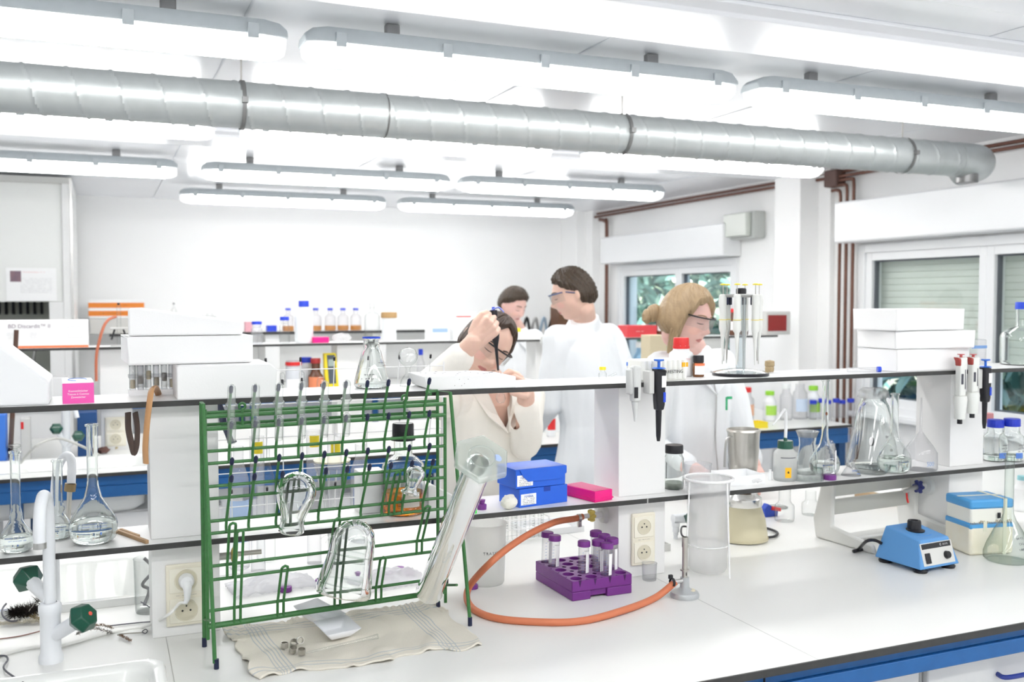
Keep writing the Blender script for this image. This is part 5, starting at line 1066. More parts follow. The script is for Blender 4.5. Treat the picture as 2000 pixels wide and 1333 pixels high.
# glassware and clips on the far half of the near bench, under the middle shelf
for u, y, r, vt, lb in ((1532, 2.62, 19, 956, 'round-shouldered glass flask under the middle shelf beside the blender cord'), (1583, 2.66, 17, 960, 'clear glass bottle under the middle shelf against the grey stand')):
    p, s = at(u, y, ZW); h = hgt(u, vt, y) - ZW
    vessel('lab_bottle', lb, 'bottle', p, bottle_prof(h, r * s, r * s * .6, .45), GLASS)
p, s = at(1518, 2.8, ZW); h = hgt(1518, 990, 2.8) - ZW
tag(MB().lathe(beaker_prof(h, 18 * s, 20 * s), 28).build('glass_beaker', GLASS, loc=p), 'glass beaker behind the round-shouldered flask under the middle shelf', 'beaker')
p, s = at(1505, 2.7, ZW); t = thing('clamp_holder', 'blue rubber pad and red-handled metal clamp lying beside the blender', 'clamp', p); z = hgt(1500, 1000, 2.7) - ZW
MB().prism([(-.03, z - .02), (.02, z - .025), (.025, z + .006), (-.02, z + .03), (-.035, z + .012)], -.012, .012, Matrix(((1, 0, 0, 0), (0, 0, -1, 0), (0, 1, 0, 0), (0, 0, 0, 1)))).build('blue_pad', mat('pad_blue', (.03, .08, .5), .5), t, bevel=.003)
MB().bx(-.02, -.008, -.008, .008, 0, z - .018).build('clamp_body', STEEL, t, bevel=.002); MB().cyl((-.006, -.01, .03), (.03, -.014, .022), .007, 14, .006).build('red_handle', RED, t)
# grey slanted stand on the worktop
p = atz(1672, 1052, ZW); t = thing('slant_stand', 'pale grey plastic stand with a slanted panel under the middle shelf', 'stand', Vector((2.06, 2.33, ZW)), R(4))
prof = [(-.11, 0), (-.115, .035), (-.02, .16), (.03, .16), (-.045, .05), (.16, .012), (.165, 0)]   # side cheek in depth-height
TB = Matrix(((0, 0, 1, 0), (1, 0, 0, 0), (0, 1, 0, 0), (0, 0, 0, 1)))
SG = mat('stand_grey', (.66, .66, .64), .45)
pf = [(.17, .02), (.17, .0), (-.06, 0), (-.07, .02), (.0, .045), (.02, .19), (.075, .19), (.06, .06)]
pf = [(-.17, 0), (-.16, .028), (.0, .052), (-.005, .185), (.045, .19), (.08, .06), (.07, .0)]
for x in (0, .37): MB().prism(pf, x, x + .014, TB).build('side_cheek', SG, t, bevel=.008)
m = MB(); m.bx(.014, .37, .03, .036, .075, .125); m.bx(.014, .37, .02, .026, .135, .19); m.build('slanted_panel', mat('stand_panel', (.6, .6, .56), .5), t, bevel=.003); m = MB(); m.bx(.014, .37, -.05, .0, .012, .022); m.build('base_panel', SG, t, bevel=.003)
# blue valve on the third post
q = Vector((2.452, 2.33, aty(1806, 950, 2.33).z)); t = thing('gas_tap', 'dark blue valve with a metal elbow on the post behind the blue mixer', 'tap', q)
MB().cyl((0, 0, 0), (-.012, 0, 0), .03, 24, .026).build('flange', mat('flange_clear', (.7, .72, .72), .3), t); MB().cyl((-.01, 0, 0), (-.035, 0, 0), .009, 14).build('stem', PVC, t)
kb = MB(); kb.ell((-.04, 0, 0), (.01, .018, .018), 16)
for k in range(6): a = R(60 * k); kb.ell((-.04, .017 * math.cos(a), .017 * math.sin(a)), (.008, .006, .006), 10)
kb.build('knob', mat('knob_navy', (.03, .04, .2), .4), t); MB().cyl((-.045, 0, 0), (-.11, -.01, -.008), .008, 12, .006).build('elbow', GREYM, t); MB().tube([(-.1, -.01, -.014), (-.1, -.012, -.03), (-.095, -.012, -.045)], .003, 8).build('red_wire', RED, t)
# vortex mixer
t = thing('vortex_mixer', 'blue vortex mixer with a black cup and dark cable on the worktop', 'mixer', Vector((2.075, 2.035, ZW)), R(-18)); 
t.location = Vector((2.11, 2.03, ZW)); t.rotation_euler = (0, 0, R(4))
w0, w1, d0, d1, hb, hf = .078, .058, .07, .05, .105, .075
vs = [(-w0, -d0, .012), (w0, -d0, .012), (w0, .09, .012), (-w0, .09, .012), (-w1, -d0 + .022, hf + .012), (w1, -d0 + .022, hf + .012), (w1, .07, hb), (-w1, .07, hb)]
MB().add(vs, [(3, 2, 1, 0), (4, 5, 6, 7), (0, 1, 5, 4), (1, 2, 6, 5), (2, 3, 7, 6), (3, 0, 4, 7)]).build('housing', MIXB, t, bevel=.004)
a = math.atan2(.022, hf); F_ = Matrix.Translation((0, -d0, .012)) @ Matrix.Rotation(-a, 4, 'X')
m = MB(); m.bx(-.062, .062, -.0012, .001, .008, hf - .006, F_); fp = m.build('front_panel', LGREY, t, bevel=.0004)
MB().bx(-.058, .056, -.0018, -.001, hf - .022, hf - .008, F_).build('name_strip', BLACK, t); x = MB()
tx('C', .009, PAPER, t, F_ @ Vector((.016, -.0022, hf - .015)), (R(90) - a, 0, 0)); scribble(t, PAPER, .02, .006, F_ @ Vector((.034, -.0022, hf - .015)), (R(90) - a, 0, 0), 2, 3, 'print')
MB().bx(-.052, -.034, -.005, -.001, .014, .042, F_).build('rocker_switch', BLACK, t, bevel=.001)
MB().lathe([(0, .009), (.0095, .009), (.011, 0)], 24, F_ @ Matrix.Translation((.032, -.001, .03)) @ Matrix.Rotation(R(90), 4, 'X')).build('dial', BLACK, t)
for x, y in ((-.055, -.05), (.055, -.05), (-.055, .07), (.055, .07)): MB().lathe([(0, 0), (.018, 0), (.02, .006), (.014, .013), (0, .013)], 20, Matrix.Translation((x, y, 0))).build('rubber_foot', BLACK, t)
zt = hb - .012; MB().lathe([(0, zt - .002), (.028, zt), (.029, zt + .004), (.019, zt + .008), (.0185, zt + .028), (.017, zt + .031), (.011, zt + .031), (.009, zt + .022), (0, zt + .02)], 32, Matrix.Translation((0, .02, 0))).build('rubber_cup', BLACK, t)
MB().lathe([(.03, zt - .001), (.048, zt - .002), (.048, zt + .0005), (.03, zt + .002)], 36, Matrix.Translation((0, .02, -.001))).build('top_plate', MIXB, t)
VI = (Matrix.Translation(t.location) @ Matrix.Rotation(R(4), 4, 'Z')).inverted(); MB().tube(crv([VI @ q for q in (aty(1722, 1062, 2.09), aty(1708, 1056, 2.11), aty(1692, 1058, 2.12), atz(1676, 1074, ZW + .006), atz(1667, 1077, ZW + .006), atz(1684, 1074, ZW + .006))], 6), .0048, 8).build('power_cord', BLACK, t)
# taped foam box
t = thing('taped_box', 'yellowed foam box bound with blue and clear tape behind the blue mixer', 'box', Vector((2.405, 2.09, ZW)), R(-12)); w, d = .068, .06
w = .072
MB().bx(-w, w, -d, d, 0, .09).build('lower_box', mat('foam_yellow', (.86, .84, .76), .7, c2=(.78, .7, .5), nscale=14), t, bevel=.008); MB().bx(-w + .003, w - .003, -d + .003, d - .003, .0905, .162).build('upper_box', mat('foam_aged', (.84, .83, .76), .7), t, bevel=.006)
MB().bx(-w, w, -d, d, .135, .164).build('lid_tape', mat('tape_blue', (.08, .34, .68), .35), t, bevel=.007); MB().bx(-w - .0006, w + .0006, -d - .0006, d + .0006, .075, .096).build('middle_tape', M['tape_blue'], t, bevel=.007)
CT = mat('tape_cream', (.78, .76, .62), .3); MB().bx(.035, .047, -d - .0012, -d, .0, .165).build('clear_tape', CT, t); MB().bx(-.03, -.018, -d - .0013, -d, .07, .1).build('clear_tape', CT, t); MB().bx(.035, .047, -d, d, .1642, .1648).build('clear_tape', CT, t); MB().bx(-w, w, -.004, .006, .1643, .1649).build('clear_tape', CT, t)
MB().bx(.016, .026, -d - .002, -d, .108, .124).build('black_tape', BLACK, t)
m = MB(); rnd = random.Random(4)
for k in range(26): x = -w + 2 * w * k / 26; m.bx(x, x + .0015, -d - .0012, -d, .092, .092 + rnd.uniform(.004, .012))
m.build('stitch_marks', mat('mark_brown', (.3, .2, .08), .7), t)
# big round flask with handwriting at the end of the worktop
p = Vector((xat(1968, 1.97, ZW), 1.97, ZW)); s = mpp(p); h = hgt(1968, 888, 1.97) - ZW
t = vessel('volumetric_flask', 'large glass volumetric flask with black handwriting, nearest the worktop front', 'flask', p, [(0, .003), (38 * s, 0), (44 * s, 5 * s), (44 * s, 16 * s), (38 * s, 34 * s), (26 * s, 60 * s), (14 * s, 80 * s), (9.5 * s, 92 * s), (8.5 * s, 105 * s), (8.5 * s, h - .008), (10.5 * s, h - .004), (10.5 * s, h)], GLASSG, n=40)
for k, q in enumerate(('Joh 9.2', 'C3.2', '1.000 %')): tx(q, .0085, INK, t, (-.006, -(37 - (2 - k) * 4) * s + .0, (50 - k * 10) * s), (R(58), 0, R(-4)), name='handwriting')
p, s = at(1995, 2.42, ZW); t = vessel('wash_bottle', 'white plastic bottle with a pale blue cap behind the handwritten flask', 'bottle', p, bottle_prof(.11, .028, .018, .7), PVC, cap=(.016, .1, .125, mat('cap_teal', (.3, .6, .65), .4)))
boxthing('notebook', 'brown folders and papers stacked behind the taped foam box', 'papers', Vector((2.75, 2.75, ZW)), (.26, .2, .03), mat('folder_brown', (.42, .3, .18), .6), R(10))
boxthing('paper_sheet', 'sheet of white paper lying on the brown folders behind the taped box', 'paper', Vector((2.74, 2.74, ZW + .0305)), (.2, .15, .002), PAPER, R(-6), 0)
# wire rack of tubes beside the gas tap, under the middle shelf
p, s = at(1022, 2.72, ZW); t = thing('tube_rack', 'white wire rack of clear graduated tubes behind the orange hose', 'rack', p)
w = .075
for z in (.012, .045, .075):
    MB().tube([(-w, -.03, z), (w, -.03, z), (w, .03, z), (-w, .03, z)], .0015, 6, closed=True).build('wire_frame', WW, t)
for x in range(6): MB().tube([(-w + .012 + x * .025, -.03, .045), (-w + .012 + x * .025, .03, .045)], .001, 6).build('cross_wire', WW, t)
for x, y in ((-w, -.03), (w, -.03), (w, .03), (-w, .03)): MB().tube([(x, y, 0), (x, y, .078)], .002, 6).build('leg', WW, t)
for k in range(5):
    q = p + Vector((-w + .015 + k * .03, 0, .003)); c = vessel('graduated_tube', 'clear graduated tube in the white wire rack, %s from the trash beaker' % 'first second third fourth fifth'.split()[k], 'tube', q, tube_prof(.125, .009), GLASS, group='graduated tubes in the wire rack'); scribble(c, INK, .006, .06, (0, -.0095, .07), (R(90), 0, 0), 8, k, 'graduation')
opentray('steel_tray', 'shallow white tray with a dark blue rim lying behind the yellow gas tap', Vector((1.32, 2.82, ZW)), .2, .14, .02, 0, PVC)
# tubes and caps scattered behind the green rack
FB = glassy('boat_soft', (.97, .97, .98), (.85, .85, .87), refl=.3, rough=.3, body=.5, bodyc=(.98, .98, 1))
for k, (u, v, lb) in enumerate(((540, 1160, 'clear plastic bag lying behind the lower wires of the green rack'), (770, 1150, 'pile of clear plastic tube bags behind the bell jar'))):
    p, s = on_w(u, v); m = MB(); G = 26; sx, sy = (.11, .06) if k == 0 else (.1, .07)
    vs = [(sx * (2 * i / G - 1), sy * (2 * j / G - 1), .004 + .028 * (1 - (2 * i / G - 1) ** 2) * (1 - (2 * j / G - 1) ** 2) + .012 * abs(noise.noise(Vector((i * .25, j * .25, k)))) ) for i in range(G + 1) for j in range(G + 1)]
    m.add(vs, [(i * (G + 1) + j, (i + 1) * (G + 1) + j, (i + 1) * (G + 1) + j + 1, i * (G + 1) + j + 1) for i in range(G) for j in range(G)])
    o = m.build('plastic_bag', FB, loc=p + Vector((0, .06, 0)), rot=(0, 0, .1)); o.modifiers.new('t', 'SOLIDIFY').thickness = .002; tag(o, lb, 'bag')
for k, (u, v, lb) in enumerate(((558, 1122, 'purple screw cap seen through the lower left grid of the green rack'), (757, 1106, 'purple screw cap standing upright behind the bell jar loop'), (779, 1110, 'reddish purple screw cap lying behind the right loop peg'), (797, 1112, 'bright purple screw cap beside the reddish one behind the rack'), (627, 1080, 'small purple screw cap half hidden by the bell jar'), (700, 1125, 'purple screw cap seen through the glass bell jar'))):
    p, s = on_w(u, v); o = capm(.0155, 0, .012).build('purple_cap', PURPLE, loc=p + Vector((0, .12, .0))); o.location = (xat(u, 2.48 + .03 * (k % 3), ZW + .03), 2.48 + .03 * (k % 3), ZW + .001); tag(o, lb.replace(' left', ''), 'cap', 'loose purple caps behind the green rack')
q = Vector((.2366, 2.31, aty(468, 1084, 2.31).z)); t = thing('gas_tap', 'small yellow gas tap on the post behind the first columns of the green rack', 'tap', q)
MB().cyl((0, 0, 0), (.03, 0, 0), .009, 14).build('stem', GREYM, t); MB().ell((.038, 0, 0), (.009, .013, .02), 14).build('knob', M['tap_yellow'], t); MB().cyl((.045, 0, .002), (.1, 0, .002), .006, 12).build('nozzle', STEEL, t)
# black-handled small things standing on the upper shelf behind the rack: second row of tubes on the far rack
for k, (u, vt, vb, lb) in enumerate(((552, 727, 770, 'slim glass tube upside down behind the upper shelf, first of four beside the foam boxes'), (590, 724, 770, 'slim glass tube upside down behind the upper shelf, in front of the red-lidded tub'), (628, 736, 772, 'wider glass tube upside down behind the upper shelf, in front of the brown bottle'))):
    y = 2.62; z1 = hgt(u, vt, y); z0 = hgt(u, vb + 14, y); x = xat(u, y, z0); s = mpp((x, y, z0)); r = (5 if k < 2 else 9) * s
    t = thing('glass_tube', lb, 'tube', (x, y, z0), group='glass tubes on the far rack'); MB().lathe([(r, 0), (r, z1 - z0 - r), (r * .7, z1 - z0 - .003), (0, z1 - z0)], 18).build('body', GLASS, t)
    tipm = MB().tube([(0, 0, z1 - z0 - .035), (0, 0, z1 - z0 - .02)], .0036, 8).build('rubber_tip', BLACK, t); MB().tube([(0, 0, -.3 + .0), (0, 0, z1 - z0 - .034)], .0014, 6).build('peg', M['white_wire'], t)
# ================================================================ PEOPLE
def remeshed(name, m, vox, mats, parent=None, pick=None, sm=2, kill=None):
    me = bpy.data.meshes.new('tmp'); me.from_pydata(m.v, [], m.f); o = bpy.data.objects.new('tmp', me); col.objects.link(o)
    r = o.modifiers.new('r', 'REMESH'); r.mode = 'VOXEL'; r.voxel_size = vox; s = o.modifiers.new('s', 'SMOOTH'); s.iterations = sm; s.factor = .5
    dg = bpy.context.evaluated_depsgraph_get(); dg.update(); me2 = bpy.data.meshes.new_from_object(o.evaluated_get(dg)); bpy.data.objects.remove(o)
    me2.materials.clear(); [me2.materials.append(q) for q in mats]
    if kill:
        vs = [v.co.copy() for v in me2.vertices]; fs = [tuple(p.vertices) for p in me2.polygons if not kill(p.center)]
        from collections import Counter
        ec = Counter(tuple(sorted((f[i], f[(i + 1) % len(f)]))) for f in fs for i in range(len(f))); nb_ = {}
        for (a, b), n in ec.items():
            if n == 1: nb_.setdefault(a, []).append(b); nb_.setdefault(b, []).append(a)
        for _ in range(12):
            new = {a: (vs[a] + sum((vs[b] for b in l), Vector((0, 0, 0)))) / (1 + len(l)) for a, l in nb_.items()}
            for a, q in new.items(): vs[a] = q
        used = sorted({i for f in fs for i in f}); mp_ = {a: i for i, a in enumerate(used)}; vs = [vs[i] for i in used]; fs = [tuple(mp_[i] for i in f) for f in fs]
        me3 = bpy.data.meshes.new(name); me3.from_pydata(vs, [], fs); [me3.materials.append(q) for q in mats]; me2 = me3
    if pick:
        for p in me2.polygons: p.material_index = pick(p.center)
    me2.polygons.foreach_set('use_smooth', [True] * len(me2.polygons)); me2.name = name
    o = bpy.data.objects.new(name, me2); col.objects.link(o)
    if parent is not None: o.parent = parent
    return o
def limb(m, pts, rs, n=18):                              # chain of tapered capsules
    for (a, b), (ra, rb) in zip(zip(pts, pts[1:]), zip(rs, rs[1:])):
        a, b = Vector(a), Vector(b); m.ell(a, ra, 14); m.ell(b, rb, 14)
        if (b - a).length > 1e-4: m.cyl(a, b, ra, n, rb)
def loft(m, rings, n=28):                                # rings (centre, rx, ry, yaw)
    vs = []; fs = []
    for c, rx, ry, a in rings:
        for k in range(n):
            t = 2 * math.pi * k / n; x, y = rx * math.cos(t), ry * math.sin(t)
            vs.append((c[0] + x * math.cos(a) - y * math.sin(a), c[1] + x * math.sin(a) + y * math.cos(a), c[2]))
    for i in range(len(rings) - 1):
        for k in range(n): j = (k + 1) % n; fs.append((i * n + k, i * n + j, (i + 1) * n + j, (i + 1) * n + k))
    fs += [tuple(range(n))[::-1], tuple((len(rings) - 1) * n + k for k in range(n))]; m.add(vs, fs)
def sst(x, a, b): t = max(0, min(1, (x - a) / (b - a))); return t * t * (3 - 2 * t)
def g2(x, z, cx, cz, sx, sz): return math.exp(-((x - cx) / sx) ** 2 - ((z - cz) / sz) ** 2)
def headpt(d, face=1):                                   # point of the head surface for a unit direction; face looks to -y
    x, y, z = d; f = max(0, -y)
    X = .076 * x * (1 - .26 * sst(-z, .25, .95)) * (1 + .02 * sst(z, 0, .5)); Z = z * (.118 if z > 0 else .116)
    Y = y * (.1 if y > 0 else .088); 
    if y > 0: Y *= 1 - .42 * sst(-z, .2, .95)
    else: Y *= 1 + .10 * sst(-z, .5, 1.0) - .03 * sst(z, .4, .9)
    if f > .25 and face:
        w = sst(f, .25, .6); dy = 0
        dy += .0115 * g2(X, Z, 0, -.002, .0085, .022) + .0225 * g2(X, Z, 0, -.026, .0105, .012) + .007 * g2(abs(X), Z, .011, -.033, .006, .007)
        dy -= .0085 * g2(abs(X), Z, .031, .008, .016, .012) - .0045 * g2(abs(X), Z, .031, .006, .013, .007)
        dy += .005 * g2(abs(X), Z, .028, .030, .022, .009) + .005 * g2(abs(X), Z, .042, -.028, .018, .018)
        dy += .0055 * g2(X, Z, 0, -.057, .02, .0055) + .006 * g2(X, Z, 0, -.068, .016, .0055) - .004 * g2(X, Z, 0, -.0625, .02, .002) - .003 * g2(X, Z, 0, -.079, .018, .006)
        dy += .009 * g2(X, Z, 0, -.098, .02, .014)
        Y -= dy * w
    return Vector((X, Y, Z))
def headmesh(m, T, n1=64, n2=72):
    vs = []; fs = []
    for i in range(n1 + 1):
        t = math.pi * i / n1
        for k in range(n2):
            p = 2 * math.pi * k / n2; vs.append(headpt((math.sin(t) * math.sin(p), -math.sin(t) * math.cos(p), math.cos(t))))
    for i in range(n1):
        for k in range(n2): j = (k + 1) % n2; fs.append((i * n2 + k, (i + 1) * n2 + k, (i + 1) * n2 + j, i * n2 + j))
    m.add(vs, fs, T)
    for s in (-1, 1):
        E = T @ Matrix.Translation((s * .076, .012, -.004)) @ Euler((R(-8), 0, R(-s * 22))).to_matrix().to_4x4()
        m.ell((0, .004, 0), (.006, .017, .03), 16, E); m.ell((s * .004, .008, .004), (.006, .013, .026), 16, E)
def hairmesh(T, table, off, seed, streak=.0035, lo=.004, ang=0, n1=90, n2=150):
    """shell of hair over the skull; table = lowest elevation (deg) for azimuths 0 (face) .. 360"""
    def emin(p):
        p %= 360
        for (a, ea), (b, eb) in zip(table, table[1:]):
            if a <= p <= b: t = (p - a) / (b - a); t = t * t * (3 - 2 * t); return ea + (eb - ea) * t
        return table[-1][1]
    vs = []; ins = []; fs = []
    for k in range(n2):
        p = 360 * k / n2; e0 = emin(p)
        for i in range(n1 + 1):
            e = 90 + (e0 - 90) * i / n1; d = (math.cos(R(e)) * math.sin(R(p)), -math.cos(R(e)) * math.cos(R(p)), math.sin(R(e)))
            q = headpt(d, 0); f = i / n1; o = off * (1 - .75 * sst(f, .8, 1)) + lo
            s1 = noise.noise(Vector((math.radians(p + e * ang) * 14, e * .02, seed))) * streak + noise.noise(Vector((math.radians(p + e * ang) * 34, e * .03, seed + 5))) * streak * .5
            vs.append(q + Vector(d) * (o + s1 * min(1, (90 - e) / 25))); ins.append(q - Vector(d) * .004)
    N_ = n1 + 1; tot = n2 * N_
    for k in range(n2):
        j = (k + 1) % n2
        for i in range(n1): fs.append((k * N_ + i, k * N_ + i + 1, j * N_ + i + 1, j * N_ + i)); fs.append((tot + k * N_ + i, tot + j * N_ + i, tot + j * N_ + i + 1, tot + k * N_ + i + 1))
        fs.append((k * N_ + n1, tot + k * N_ + n1, tot + j * N_ + n1, j * N_ + n1))
    return MB().add(vs + ins, fs, T)
def hairmat(name, c, c2):
    m = mat(name, c, .45, c2=c2, nscale=1); nt = m.node_tree; n = [x for x in nt.nodes if x.type == 'TEX_NOISE'][0]; mp = nt.nodes.new('ShaderNodeMapping'); tc = [x for x in nt.nodes if x.type == 'TEX_COORD'][0]
    mp.inputs['Scale'].default_value = (160, 30, 30); nt.links.new(tc.outputs['Object'], mp.inputs[0]); nt.links.new(mp.outputs[0], n.inputs['Vector']); return m
SK = dict(fair=mat('skin_fair', (.74, .49, .39), .45, sss=.12, noise_amt=.1, nscale=30), pink=mat('skin_pink', (.76, .48, .42), .45, sss=.12, noise_amt=.1, nscale=30))
LIP = mat('lips', (.5, .19, .17), .4); BROW = mat('brow', (.16, .09, .05), .7); BROWB = mat('brow_blonde', (.34, .22, .13), .7); LASH = mat('lash', (.06, .04, .04), .6); CHEEK = mat('cheek', (.75, .45, .375), .45, sss=.12)
COAT = mat('coat_cream', (.8, .77, .71), .8, bump=.15, nscale=300); COATW = mat('coat_white', (.8, .82, .84), .8, bump=.15, nscale=300); SHIRT = mat('shirt_dark', (.08, .1, .14), .8); TROU = mat('trousers_navy', (.04, .05, .09), .8); SHOE = mat('shoe_black', (.03, .03, .03), .5)
def hand(m, W, palm, fdir, up, curl, grip=1.0, side=1, spread=.1):
    """palm and five fingers. W wrist, palm = direction wrist->knuckles, fdir = side of the palm the fingers curl to, up = along the knuckles toward the index"""
    a = palm.normalized(); b = (fdir - a * fdir.dot(a)).normalized(); c = up - a * up.dot(a) - b * up.dot(b); c.normalize()
    for k, (off, L) in enumerate(((.027, .085), (.009, .088), (-.009, .084), (-.025, .078))): limb(m, [W + c * off * .6, W + a * L * .95 + c * off], [.015, .0115])
    limb(m, [W - a * .01, W + a * .03], [.022, .02]); limb(m, [W + c * .012, W + a * .05 + c * .012], [.019, .016])
    for k, (off, ln) in enumerate(((.029, 1), (.0095, 1.1), (-.0095, 1.03), (-.027, .82))):
        cu = curl[k] if isinstance(curl, (list, tuple)) else curl; p = W + a * (.083 - .004 * abs(k - 1)) + c * off; pts = [p]; an = 0
        for seg, f in ((.042, .55), (.027, 1.0), (.021, .75)):
            an += R(cu) * f; p = p + (a * math.cos(an) + b * math.sin(an)) * seg * ln; pts.append(p)
        limb(m, pts, [.0098, .0088, .008, .0065])
    t0 = W + a * .022 + c * .026 + b * .006
    if grip > 1: k1, k2, k3 = (a * .85 + c * .5 - b * .1), (a * .95 + c * .12 + b * .2), (a * .8 - c * .35 + b * .5)
    else: k1, k2, k3 = (a * .55 + c * .75 + b * .35), (a * .75 + c * (.25 * grip) + b * .6), (a * .6 - c * .25 + b * .75)
    t1 = t0 + k1.normalized() * .036; t2 = t1 + k2.normalized() * .032; t3 = t2 + k3.normalized() * .024
    #t1 = t0 + (a * .55 + c * .75 + b * .35).normalized() * .036; t2 = t1 + (a * .75 + c * (.25 * grip) + b * .6).normalized() * .032; t3 = t2 + (a * .6 - c * .25 + b * .75).normalized() * .024
    limb(m, [t0, t1, t2, t3], [.015, .0115, .0098, .0078]); return [t0, t1, t2, t3]
def glasses(T, parent, m_frame, name='safety_glasses'):
    g = MB(); N_ = 24; vs = []
    for i in range(N_ + 1):
        a = R(-78 + 156 * i / N_); x = .078 * math.sin(a); y = -.104 * math.cos(a) ** .55 if math.cos(a) > 0 else 0
        dz = -.006 * math.exp(-(x / .012) ** 2); vs += [(x, y, .026), (x * .98, y + .004, -.018 - dz * 2.2 - .004 * math.cos(a * 3))]
    g.add(vs, [(2 * i, 2 * i + 1, 2 * i + 3, 2 * i + 2) for i in range(N_)], T)
    L_ = g.build(name, glassy('lens_clear', (.93, .94, .94), (.5, .5, .5), refl=.5, body=.06), parent)
    MB().tube([T @ Vector(vs[2 * i]) for i in range(N_ + 1)], .003, 8).build('brow_bar', m_frame, L_)
    for s in (-1, 1): MB().tube([T @ Vector((s * .077, -.03, .024)), T @ Vector((s * .0815, .0, .012)), T @ Vector((s * .081, .035, -.002))], .0025, 8).build('temple', m_frame, L_)
    return L_
def person(label, head, rot, base, yaw, arms, skin, coat, hairspec, vox, zsh, brow=1, hands=(), neck_open=0, width=1.0, lean=None, glass=None, skirt=.62, seam=0, high=0, collar=1, bun=None, trou=TROU):
    """head = centre of the head, rot = (pitch, yaw, roll) deg; base = (x, y) of the feet; zsh = shoulder height; arms = two lists of joints shoulder, elbow, wrist"""
    head = Vector(head); bx_, by_ = base; Yw = R(yaw)
    T = Matrix.Translation(head) @ Euler((0, 0, R(rot[1]))).to_matrix().to_4x4() @ Euler((0, R(rot[2]), 0)).to_matrix().to_4x4() @ Euler((R(rot[0]), 0, 0)).to_matrix().to_4x4()
    TI = T.inverted(); m = MB(); headmesh(m, T)
    sh = Vector((bx_, by_, zsh)); sh2 = sh + (lean or Vector((0, 0, 0))); nb = sh2 + Vector((0, 0, .02)); ht = T @ Vector((0, .035, -.07))
    limb(m, [nb - Vector((0, 0, .06)), nb, ht, T @ Vector((0, .03, -.03))], [.075, .06, .052, .055])
    rt_ = Vector((math.cos(Yw), math.sin(Yw), 0)); fwd = Vector((math.sin(Yw), -math.cos(Yw), 0))
    def C_(z, f=1): t = sst(z, zsh - .5, zsh); return Vector((bx_, by_, 0)) * 1 + (sh2 - sh) * t + Vector((0, 0, z))
    w = width
    loft(m, [(C_(zsh - .62), .13 * w, .1, Yw), (C_(zsh - .4), .125 * w, .09, Yw), (C_(zsh - .2), .15 * w, .105, Yw), (C_(zsh - .06), .165 * w, .09, Yw), (C_(zsh + .0), .1 * w, .06, Yw)])
    feet = []
    for s in (-1, 1):
        hp = Vector((bx_, by_, zsh - .6)) + rt_ * s * .085; ft = Vector((bx_, by_, .06)) + rt_ * s * .1
        limb(m, [hp, (hp + ft) / 2 + fwd * .02 + Vector((0, 0, .03)), ft], [.085, .055, .04]); limb(m, [ft - Vector((0, 0, .02)), ft + fwd * .14 - Vector((0, 0, .03))], [.035, .025]); feet.append((hp, ft))
    arms = [[sh2 + rt_ * (.165 * w * (1 if (Vector(a[-2]) - sh2).dot(rt_) > 0 else -1)) - Vector((0, 0, .045))] + [Vector(q) for q in a[-2:]] for a in arms]
    for a in arms: limb(m, a, [.045, .036, .03, .026][:len(a)])
    for h in hands: hand(m, *h)
    def pick(c):
        q = TI @ c
        if abs(q.x) < .06 and q.y < -.05 and abs(q.z) < .12:
            if ((q.x) / .020) ** 2 + ((q.z + .0625) / .007) ** 2 < 1: return 1
            X = abs(q.x)
            if ((X - .043) / .017) ** 2 + ((q.z + .03) / .015) ** 2 < 1 and brow != 3: return 4
        return 0
    P = remeshed('person', m, vox, [skin, LIP, hairspec[3] if brow else BROW, LASH, CHEEK], None, pick, 2)
    tag(P, label, 'person')
    hairmesh(T, *hairspec[:3], *(hairspec[4] if len(hairspec) > 4 else ())).build('hair', hairspec[3], P, smooth=60)
    if bun: bun(T, P)
    def sp(X, Z):
        dx, dz = X / .076, Z / .118; d = (dx, -math.sqrt(max(.02, 1 - dx * dx - dz * dz)), dz); q = headpt(d); k = X / q.x if abs(q.x) > 1e-4 else 1
        d = (dx * k, -math.sqrt(max(.02, 1 - dx * dx * k * k - dz * dz)), dz); return headpt(d)
    for s in (-1, 1):
        if brow != 0: MB().tube([T @ (sp(s * X, .0285 + .0045 * math.sin((X - .012) * 75)) + Vector((0, -.0002, 0))) for X in (.013, .02, .027, .034, .041, .048)], [.0018, .0028, .0028, .0026, .0022, .001], 8).build('eyebrow', hairspec[3] if hairspec[3].name != 'hair_blonde' else BROWB, P)
        MB().tube([T @ (sp(s * X, .0005 + 11 * (X - .031) ** 2) + Vector((0, -.0004, 0))) for X in (.018, .022, .026, .031, .036, .040, .0445)], [.0008, .0012, .0014, .0015, .0015, .0013, .0008], 6).build('eyelash', LASH, P)
    # lab coat
    c = MB(); zb = zsh - skirt
    loft(c, [(C_(zb - .25), .2 * w, .16, Yw), (C_(zb), .185 * w, .15, Yw), (C_(zsh - .45), .165 * w, .125, Yw), (C_(zsh - .22), .178 * w, .132, Yw), (C_(zsh - .1), .178 * w, .115, Yw), (C_(zsh - .045), .15 * w, .1, Yw), (C_(zsh), .105 * w, .08, Yw), (C_(zsh + .035), .07 * w, .064, Yw)])
    if high: c.cyl(nb - Vector((0, 0, .05)), nb + (ht - nb) * .42, .088, 28, .068)
    for a in arms:
        L_ = [Vector(q) for q in a]; d = (L_[2] - L_[1]); e = L_[1] + d * .72; limb(c, [sh2 + (L_[0] - sh2) * .7 - Vector((0, 0, .02)), L_[0], L_[1], e], [.07, .066, .056, .047])
    rnd = random.Random(int(head.x * 100)); md = c.v
    def nz(q): q = Vector(q); return q + Vector((noise.noise(q * 9), noise.noise(q * 9 + Vector((5, 1, 2))), 0)) * .007 + Vector((noise.noise(Vector((q.x * 26, q.y * 26, q.z * 6))), noise.noise(Vector((q.x * 24, q.y * 24, q.z * 5 + 9))), 0)) * .006
